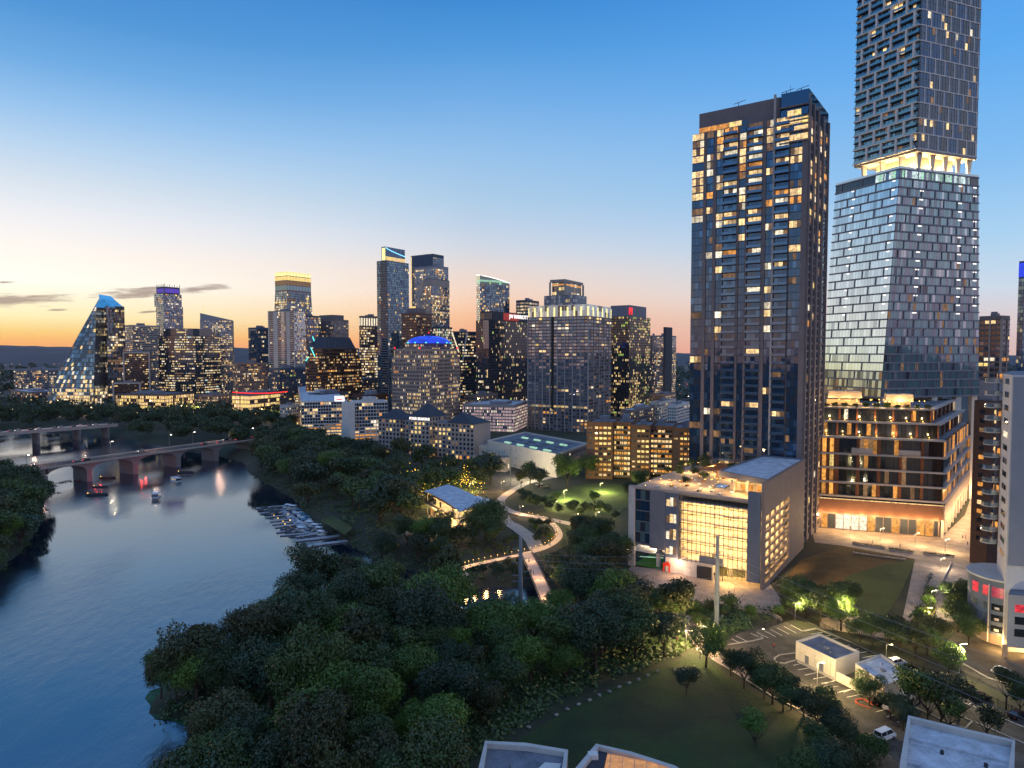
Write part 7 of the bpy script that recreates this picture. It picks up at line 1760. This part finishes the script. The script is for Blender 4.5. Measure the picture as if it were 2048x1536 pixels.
# ------------------------------------------------------------------ power poles and lines
def pole(px, py, ztop_py, r0, label, arms=(), z=0, side=-1):
    x, y = G(px, py); zt = ZAT(ztop_py, y); root = empty('power_pole', (x, y, z), label, 'power pole'); a = Acc(); a.cyl((x, y, z), (x, y, zt), r0, r0 * .62, 'pole', 14); a.build('mast', root)
    for i, (yy, l, sd) in enumerate(arms):
        zz = ZAT(yy, y); a = Acc(); a.bar((x, y, zz), (x + sd * l, y - .2, zz + .35), .16, .16, 'pole'); ar = a.build('cross_arm', root)
        a = Acc(); a.cyl((x + sd * l, y - .2, zz + .3), (x + sd * l, y - .2, zz - .9), .09, .12, 'steel_dark', 6); o = a.build('insulator'); o.parent = root
        for v in o.data.vertices: v.co -= Vector(root.location)
    return x, y
p1 = pole(1433, 1250, 1072, .72, 'thick concrete power pole standing before the garage', [(1105, 1.6, 1), (1110, 1.4, -1), (1130, 1.6, 1), (1155, 1.4, 1)])
p2 = pole(1041, 1225, 1072, .75, 'thick concrete power pole rising from the creek trees', [(1100, 2.4, -1), (1118, 2.4, 1), (1126, 2.4, -1), (1144, 2.4, 1), (1152, 2.4, -1), (1164, 2.4, -1)])
p3 = pole(1021, 972, 886, .38, 'tall thin power pole with cross arms by the low concrete building', [(900, 3.4, -1), (900, 3.4, 1), (916, 3, -1), (916, 3, 1), (930, 2.6, 1)])
p4 = pole(612, 900, 846, .3, 'slim utility pole among the trees in front of the white hotel', [(852, 1.6, 1)])
root = empty('power_lines', (p1[0], p1[1], 20), 'thin power cables sagging from the pole before the garage towards the street', 'power cables')
a = Acc()
for k, yy in enumerate((1105, 1118, 1130, 1155)):
    A_ = Vector((p1[0] + 1.4, p1[1], ZAT(yy, p1[1]))); E_ = Vector((*G(2250, 1400 + 40 * k, 17), 17)); pr = A_
    for i in range(1, 25):
        t = i / 24; q = A_.lerp(E_, t) - Vector((0, 0, 5.5 * 4 * t * (1 - t) * .25)); a.cyl(pr, q, .035, .035, 'metal', 4); pr = q
    E_ = Vector((p2[0], p2[1], ZAT(yy, p2[1]))); pr = A_ - Vector((1.4, 0, 0)); A2 = pr
    for i in range(1, 17):
        t = i / 16; q = A2.lerp(E_, t) - Vector((0, 0, 5 * t * (1 - t))); a.cyl(pr, q, .03, .03, 'metal', 4); pr = q
a.build('cable', root)

# ------------------------------------------------------------------ marina
def marina():
    b = Bld('boat_dock', 'floating marina dock with finger piers reaching into the river', 'dock', G(585, 1045, WZ)); z = WZ + .35
    def w(px, py): return Vector((*G(px, py, WZ), z))
    main = [w(560, 1020), w(588, 1040), (w(618, 1068))]
    for i in range(2): b.A('main_deck').bar(main[i], main[i + 1], 3.6, .3, 'dock')
    P_ = [(512, 1018, 572, 1012), (520, 1028, 578, 1020), (530, 1036, 584, 1030), (540, 1044, 590, 1038), (545, 1050, 594, 1044), (550, 1056, 600, 1049), (553, 1066, 612, 1058), (560, 1072, 650, 1066), (592, 1075, 655, 1066)]
    for x0, y0, x1, y1 in P_: b.N('finger_pier').bar(w(x0, y0), w(x1, y1), 1.3, .3, 'dock')
    for x, y in ((548, 1036), (556, 1042), (566, 1048), (576, 1034), (570, 1054), (580, 1046)): q = w(x, y); b.A('dock_light').cyl((q.x, q.y, z + .9), (q.x, q.y, z + 1.15), .16, .16, 'l_bulb', 5)
    b.finish()
    for k, (pts, lab) in enumerate((([(592, 1083), (655, 1076), (738, 1064)], 'long narrow pier running out from the bank beyond the marina'), ([(603, 1096), (660, 1087), (722, 1080)], 'longest narrow pier, closest to the creek mouth'), ([(632, 1050), (675, 1046)], 'short pier behind the covered boats'))):
        a = Acc(); ww = [w(*p) for p in pts]
        for i in range(len(ww) - 1): a.bar(ww[i], ww[i + 1], 2.6 if k < 2 else 1.8, .35, 'dock')
        a.build('pier', label=lab, category='pier')
    # boats
    def boat(cover, white):
        root = empty('pontoon_boat', (0, 0, 0)); a = Acc()
        a.hexa([(-3, -.9, 0), (2.4, -.9, 0), (2.4, .9, 0), (-3, .9, 0), (-3.1, -1.15, .75), (3.2, -.5, .85), (3.2, .5, .85), (-3.1, 1.15, .75)], white); o = a.build('hull'); o.parent = root
        a = Acc(); a.hexa([(-2.4, -1, 1.85), (1.2, -1, 1.85), (1.2, 1, 1.85), (-2.4, 1, 1.85), (-2.2, -.7, 2.15), (1.0, -.7, 2.15), (1.0, .7, 2.15), (-2.2, .7, 2.15)], cover)
        for x in (-2.2, 1):
            for y in (-.9, .9): a.cyl((x, y, .7), (x, y, 1.9), .05, .05, 'metal', 5)
        o = a.build('canopy'); o.parent = root; a = Acc(); a.box(-2, -1.4, -.8, .8, .7, 1.2, 'canvas_white'); a.box(-.4, .2, -.5, .5, .7, 1.3, 'brown'); o = a.build('seat'); o.parent = root; return root
    prot = [boat('canvas_blue', 'canvas_white'), boat('canvas_white', 'conc_light'), boat('steel_dark', 'grey_dark')]; fu = {0, 1, 2}
    for i, (px, py, k) in enumerate([(548, 1022, 2), (556, 1028, 2), (540, 1030, 2), (575, 1016, 1), (585, 1018, 1), (595, 1026, 0), (604, 1034, 0), (612, 1040, 0), (606, 1046, 0), (618, 1050, 1), (628, 1056, 1), (636, 1062, 1), (572, 1062, 2), (582, 1066, 2), (600, 1062, 1), (640, 1070, 1), (526, 1022, 2), (620, 1064, 2)]):
        x, y = G(px, py, WZ); rz = 2.6 + rnd.uniform(-.15, .15); o = prot[k]
        if k in fu: fu.discard(k); o.location = (x, y, WZ); o.rotation_euler = (0, 0, rz)
        else: o = copy_tree(o, (x, y, WZ), rz)
        o['label'] = f"{('teal canopied', 'white canopied', 'dark canopied')[k]} small boat, {ORD[i]} moored at the marina dock"; o['category'] = 'boat'; o['group'] = 'small boats moored at the marina'
marina()
def tour_boat(px, py, rz, label, dark=False, s=1.0):
    x, y = G(px, py, WZ); root = empty('tour_boat', (0, 0, 0), label, 'boat'); hm = 'hull_white' if not dark else 'dark'
    a = Acc(); a.hexa([(-5, -2, -.3), (5, -1.6, -.3), (5, 1.6, -.3), (-5, 2, -.3), (-5.2, -2.3, 1), (6.4, -1.7, 1.1), (6.4, 1.7, 1.1), (-5.2, 2.3, 1)], hm); o = a.build('hull'); o.parent = root
    if not dark:
        a = Acc(); a.box(-4.6, 4.4, -1.9, 1.9, 1.01, 3.0, 'g_dark'); o = a.build('cabin'); o.parent = root; a = Acc(); a.box(-5, 5, -2.3, 2.3, 3.01, 3.3, 'white_wall'); o = a.build('upper_deck'); o.parent = root
        a = Acc(); 
        for k in range(9):
            for yy in (-2.2, 2.2): a.cyl((-4.8 + 1.2 * k, yy, 3.3), (-4.8 + 1.2 * k, yy, 4.3), .04, .04, 'metal', 4)
        for yy in (-2.2, 2.2): a.bar((-4.8, yy, 4.3), (4.8, yy, 4.3), .07, .07, 'metal')
        o = a.build('railing_lattice'); o.parent = root
        a = Acc(); [a.box(-4 + 2.2 * k, -3.4 + 2.2 * k, -1.92, 1.92, 1.5, 2.6, 'l_white') for k in range(4)]; o = a.build('cabin_light'); o.parent = root
    else:
        a = Acc(); a.box(-4.6, 3.8, -1.8, 1.8, 2.7, 2.9, 'steel_dark'); [a.cyl((-4 + 2.5 * k, yy, 1), (-4 + 2.5 * k, yy, 2.7), .06, .06, 'metal', 5) for k in range(4) for yy in (-1.6, 1.6)]; o = a.build('canopy'); o.parent = root
        a = Acc(); a.box(-4.9, -4.6, -.2, .2, 1.1, 1.5, 'l_bulb'); o = a.build('stern_light'); o.parent = root
    root.location = (x, y, WZ); root.rotation_euler = (0, 0, rz); root.scale = (s, s, s); return root
tour_boat(312, 995, R(-70), 'white double-deck tour boat heading away from the arched bridge', s=.85); tour_boat(352, 963, R(-40), 'white tour boat just below the third bridge pier', s=.8)
tour_boat(193, 990, R(8), 'long dark barge full of people below the bridge', True, .95); tour_boat(214, 956, R(5), 'dark canopied boat beneath the bridge arch', True, .8); tour_boat(370, 945, R(10), 'dark canopied boat in the shade of the farther arches', True, .85); tour_boat(200, 974, R(6), 'low dark boat right behind the long barge', True, .7)

# ------------------------------------------------------------------ people and kayaks
def person_mesh(pose, mat_t, mat_l):
    J = {'stand': [(0, 0, .95), (0, 0, 1.2), (0, .0, 1.42), (0, 0, 1.52), (0, .01, 1.66), (.2, 0, 1.4), (.27, .03, 1.12), (.26, .12, .9), (-.2, 0, 1.4), (-.27, -.02, 1.12), (-.27, .04, .88), (.1, 0, .9), (.12, .12, .5), (.12, .05, .06), (.12, .2, .03), (-.1, 0, .9), (-.12, -.02, .5), (-.12, -.2, .08), (-.12, -.06, .03)],
         'sit': [(0, 0, .3), (0, .02, .55), (0, .02, .77), (0, .03, .87), (0, .04, 1.0), (.2, .02, .75), (.32, .2, .6), (.3, .42, .66), (-.2, .02, .75), (-.32, .2, .6), (-.3, .42, .66), (.1, .05, .28), (.13, .5, .38), (.12, .9, .2), (.12, .98, .3), (-.1, .05, .28), (-.13, .5, .38), (-.12, .9, .2), (-.12, .98, .3)]}[pose]
    E = [(0, 1), (1, 2), (2, 3), (3, 4), (2, 5), (5, 6), (6, 7), (2, 8), (8, 9), (9, 10), (0, 11), (11, 12), (12, 13), (13, 14), (0, 15), (15, 16), (16, 17), (17, 18)]
    rad = [.15, .14, .15, .055, .105, .06, .045, .035, .06, .045, .035, .095, .065, .045, .035, .095, .065, .045, .035]
    me = bpy.data.meshes.new('body'); me.from_pydata(J, E, []); o = bpy.data.objects.new('body', me); COL.objects.link(o); sk = o.modifiers.new('s', 'SKIN'); me = o.data
    for i, v in enumerate(me.skin_vertices[0].data): v.radius = (rad[i], rad[i] * .8); v.use_root = i == 0
    ss = o.modifiers.new('ss', 'SUBSURF'); ss.levels = ss.render_levels = 1
    dg = bpy.context.evaluated_depsgraph_get(); m2 = bpy.data.meshes.new_from_object(o.evaluated_get(dg)); bpy.data.objects.remove(o)
    for nm in (mat_t, mat_l, 'skin'): m2.materials.append(MATS[nm])
    top = J[4][2]; hip = J[0][2]
    for p in m2.polygons:
        z = p.center.z; p.material_index = 2 if z > top - .2 or (abs(p.center.x) > .24 and pose == 'stand' and z < 1.05) else (0 if z > hip + .02 else 1); p.use_smooth = True
    return m2
PM = [person_mesh('stand', 'cloth_dark', 'black'), person_mesh('stand', 'cloth_light', 'cloth_dark'), person_mesh('stand', 'kayak_red', 'black')]; PS = person_mesh('sit', 'cloth_dark', 'black')
def person(me, x, y, z, rz, label, group=None):
    o = bpy.data.objects.new('person', me); COL.objects.link(o); o.location = (x, y, z); o.rotation_euler = (0, 0, rz); o['label'] = label; o['category'] = 'person'
    if group: o['group'] = group
for i, (px, py, k, lb) in enumerate([(1062, 1148, 0, 'person in dark clothes walking on the footbridge'), (1067, 1149, 1, 'person in light clothes beside the dark one on the footbridge'), (1036, 1037, 0, 'person in dark clothes at the promenade fork'), (1030, 1036, 2, 'person in a red top at the promenade fork'), (1110, 1076, 1, 'person in light clothes on the bend of the lit path'), (1114, 1070, 0, 'person in dark clothes on the bend of the lit path'), (1106, 1082, 2, 'person in a red top on the bend of the lit path'), (1100, 1092, 0, 'person leaning by the rail past the bend of the lit path'), (1008, 1020, 1, 'person in light clothes alone on the upper promenade'), (1935, 1092, 0, 'person in dark clothes crossing the plaza'), (1322, 1186, 0, 'person in dark clothes on the garage apron'), (1120, 1049, 2, 'person in a red top on the promenade by the lawn'), (1925, 1078, 1, 'person in light clothes under the hotel arcade lights'), (1931, 1079, 2, 'person in a red top under the hotel arcade lights'), (1800, 1096, 0, 'person in dark clothes walking along the hotel shopfront'), (1745, 1088, 1, 'person in light clothes standing at the bright shop window'), (1480, 1212, 0, 'person in dark clothes under the garage overhang'), (1860, 1160, 1, 'person in light clothes walking down the plaza walk'), (1548, 1300, 2, 'person in a red top crossing the parking lot')]):
    x, y = G(px, py); person(PM[k], x, y, .15, rnd.uniform(0, 6), lb)
for i, (px, py) in enumerate([(608, 1092), (597, 1080), (602, 1080), (606, 1079), (590, 1042)]): x, y = G(px, py, WZ + .5); person(PM[i % 2], x, y, WZ + .52, rnd.uniform(0, 6), f'standing person, {ORD[i]} along the marina piers from the outer end', 'people on the piers')
def kayak():
    root = empty('kayak', (0, 0, 0)); n = 10; V, F_ = [], []
    for i in range(n + 1):
        t = i / n; x = -1.9 + 3.8 * t; w = .34 * math.sin(math.pi * t) ** .6 + .01; h = .16 + .12 * (2 * t - 1) ** 2
        for k in range(8): an = k / 8 * 6.283; V.append((x, w * math.cos(an), .08 + h * .6 * math.sin(an) + .1 * (2 * t - 1) ** 2))
    for i in range(n):
        for k in range(8): j = (k + 1) % 8; F_.append((i * 8 + k, i * 8 + j, (i + 1) * 8 + j, (i + 1) * 8 + k))
    me = bpy.data.meshes.new('hull'); me.from_pydata(V, [], F_); me.materials.append(MATS['kayak_red']); o = bpy.data.objects.new('hull', me); COL.objects.link(o); o.parent = root
    a = Acc(); a.bar((.25, -1.1, .55), (.25, 1.1, .75), .04, .04, 'black'); a.box(.2, .3, -1.3, -1.1, .42, .62, 'canvas_white'); a.box(.2, .3, 1.1, 1.3, .66, .86, 'canvas_white'); o = a.build('paddle'); o.parent = root; return root
kp = kayak(); kf = True
for i, (px, py) in enumerate([(84, 966), (92, 969), (99, 968), (104, 971), (110, 972), (118, 966), (124, 965), (130, 964), (136, 962), (141, 963), (152, 960), (158, 962), (88, 975), (115, 986), (92, 1020), (160, 959)]):
    x, y = G(px, py, WZ); rz = rnd.uniform(-.4, .4); o = kp if kf else copy_tree(kp, (x, y, WZ), rz)
    if kf: kp.location = (x, y, WZ); kp.rotation_euler = (0, 0, rz); kf = False
    o['label'] = f'kayak, {ORD[i]} in the flotilla below the bridge counted from the near bank'; o['category'] = 'kayak'; o['group'] = 'kayaks below the bridge'
    person(PS, x, y, WZ + .02, rz - math.pi / 2, f'seated paddler in the {ORD[i]} kayak below the bridge', 'paddlers below the bridge')

# ------------------------------------------------------------------ stones, bins, steps
for i, (px, py) in enumerate([(1058, 1457), (1113, 1432), (1135, 1421), (1157, 1411), (1179, 1402), (1199, 1393), (1219, 1385), (1239, 1376), (1258, 1368), (1277, 1361), (1295, 1353), (1315, 1345), (1350, 1343), (1363, 1338)]):
    x, y = G(px, py); r = random.Random(i); bm = bmesh.new(); bmesh.ops.create_icosphere(bm, subdivisions=2, radius=.42)
    for v in bm.verts: v.co = Vector((v.co.x * 1.35, v.co.y, v.co.z * .7)) * (1 + .25 * noise.noise(v.co * 1.7 + Vector((i, 0, 0))))
    me = bpy.data.meshes.new('boulder'); bm.to_mesh(me); bm.free(); me.materials.append(MATS['stone']); o = bpy.data.objects.new('boulder', me); COL.objects.link(o); o.location = (x, y, .3); o.rotation_euler = (0, 0, r.uniform(0, 3)); o['label'] = f'pale boulder, {ORD[i]} in the line along the meadow edge'; o['category'] = 'boulder'; o['group'] = 'boulders along the meadow edge'
bp_ = None
for i, (px, py) in enumerate([(1324, 1192), (1334, 1193), (1341, 1194), (1352, 1196)]):
    x, y = G(px, py); a = Acc(); a.box(x - .45, x + .45, y - .4, y + .4, .12, 1.2, 'black'); a.box(x - .48, x + .48, y - .43, y + .43, 1.21, 1.32, 'steel_dark'); a.build('waste_bin', label=f'dark bin, {ORD[i]} in the line on the garage apron', category='bin', group='bins on the garage apron')
for i, (a0, a1) in enumerate((((1705, 1088), (1770, 1098)), ((1778, 1100), (1826, 1107)), ((1846, 1108), (1908, 1116)), ((1706, 1106), (1812, 1120)), ((1862, 1150), (1846, 1200)))):
    A_, E_ = G(*a0), G(*a1); root = empty('planter_bed', (*A_, .1), f'long low planter of dark plants, {ORD[i]} across the hotel plaza', 'planter', 'planters on the hotel plaza'); a = Acc(); a.bar((*A_, .3), (*E_, .3), 1.5, .4, 'taupe_light'); a.build('kerb_box', root)
    a = Acc(); r = random.Random(i)
    for _ in range(500):
        t = r.random(); p = Vector((A_[0] + (E_[0] - A_[0]) * t + r.gauss(0, .3), A_[1] + (E_[1] - A_[1]) * t + r.gauss(0, .3), .5 + abs(r.gauss(.1, .3)))); u = Vector((r.gauss(0, 1), r.gauss(0, 1), r.gauss(0, .6))).normalized() * .16; v = u.orthogonal().normalized() * .12; a.poly([p - u, p + v, p + u, p - v], 'leaf_olive')
    a.build('foliage', root)
# fairy lights in the garden trees: one object, beyond counting
a = Acc(); r_ = random.Random(12)
for cx0, cy0, n in ((762, 940, 22), (808, 950, 26), (835, 946, 34), (868, 958, 22), (855, 975, 34), (905, 950, 50), (925, 946, 60), (888, 925, 24), (940, 958, 30), (745, 926, 5), (950, 968, 14)):
    x0, y0 = G(cx0, cy0 + 22)
    for _ in range(n):
        x, y, z = x0 + r_.gauss(0, 2.6), y0 + r_.gauss(0, 2.6) - 2, 5.5 + r_.gauss(0, 2.1); s = .11; a.box(x - s, x + s, y - s, y + s, max(.3, z), max(.3, z) + .2, 'l_fairy')
glow('l_fairy', 'ffc840', 6, .4)
a.m = [0] * len(a.m); a.build('fairy_lights', kind='stuff')
for cx0, cy0 in ((805, 955), (835, 950), (862, 985), (905, 958), (928, 955)): x, y = G(cx0, cy0 + 22); light('garden_glow', (x - 1, y - 5, 2.8), 420, (1, .75, .16), .4)
# scattered lamps in the far city
proto = None; k = 0
for i in range(64):
    r = random.Random(900 + i)
    if i < 34: px, py = r.uniform(0, 600), r.uniform(812, 846)
    elif i < 48: px, py = r.uniform(1285, 1385), r.uniform(800, 835)
    else: px, py = r.uniform(600, 960), r.uniform(800, 850)
    x, y = G(px, py)
    if in_poly(x, y, RIV): continue
    if proto is None:
        proto = empty('street_lamp', (x, y, 0)); a = Acc(); a.cyl((x, y, 0), (x, y, 9), .14, .09, 'metal', 5); a.build('pole', proto); a = Acc(); a.box(x - .45, x + .45, y - .35, y + .35, 9.01, 9.4, 'l_lamp'); a.build('lamp_head', proto); o = proto; o['category'] = 'street lamp'; o['group'] = 'glowing lamps along the far streets'
    else: o = copy_tree(proto, (x, y, 0))
    o['label'] = 'distant glowing street lamp among the buildings at the foot of the skyline'; k += 1
for px, py, e in ((300, 832, 9000), (440, 836, 7000), (160, 830, 6000), (560, 838, 5000), (640, 845, 4000), (1330, 830, 5000), (1300, 812, 4000), (960, 850, 3000), (400, 826, 6000)): x, y = G(px, py); light('avenue_glow', (x, y - 6, 9), e, (1, .6, .22), 1.0)
a = Acc(); r = random.Random(77)
for i in range(900):
    px, py = r.uniform(-20, 2060), 722 + 85 * r.random() ** 1.6; x, y = G(px, py); s = .00032 * y * r.uniform(.5, 1.3); z = r.uniform(3, 14); a.box(x - s, x + s, y - s, y + s, z, z + 2 * s, r.choice(('l_cityA', 'l_cityA', 'l_cityB', 'l_cityC')))
glow('l_cityA', 'ffc070', 2.0, .6); glow('l_cityB', 'fff0d8', 2.0, .6); glow('l_cityC', 'ff5030', 1.5, .5)
a.build('distant_city_lights', kind='stuff')

# ------------------------------------------------------------------ evening haze
m = bpy.data.materials.new('haze'); m.use_nodes = True; t = m.node_tree; t.nodes.clear(); MATS['haze'] = m
v = t.nodes.new('ShaderNodeVolumePrincipled'); v.inputs['Density'].default_value = 1.4e-5; v.inputs['Color'].default_value = (.85, .85, .95, 1); v.inputs['Anisotropy'].default_value = .6
o_ = t.nodes.new('ShaderNodeOutputMaterial'); t.links.new(v.outputs[0], o_.inputs['Volume'])
a = Acc(); a.box(-8500, 8500, -2500, 9300, -12, 420, 'haze'); a.build('haze', kind='stuff')
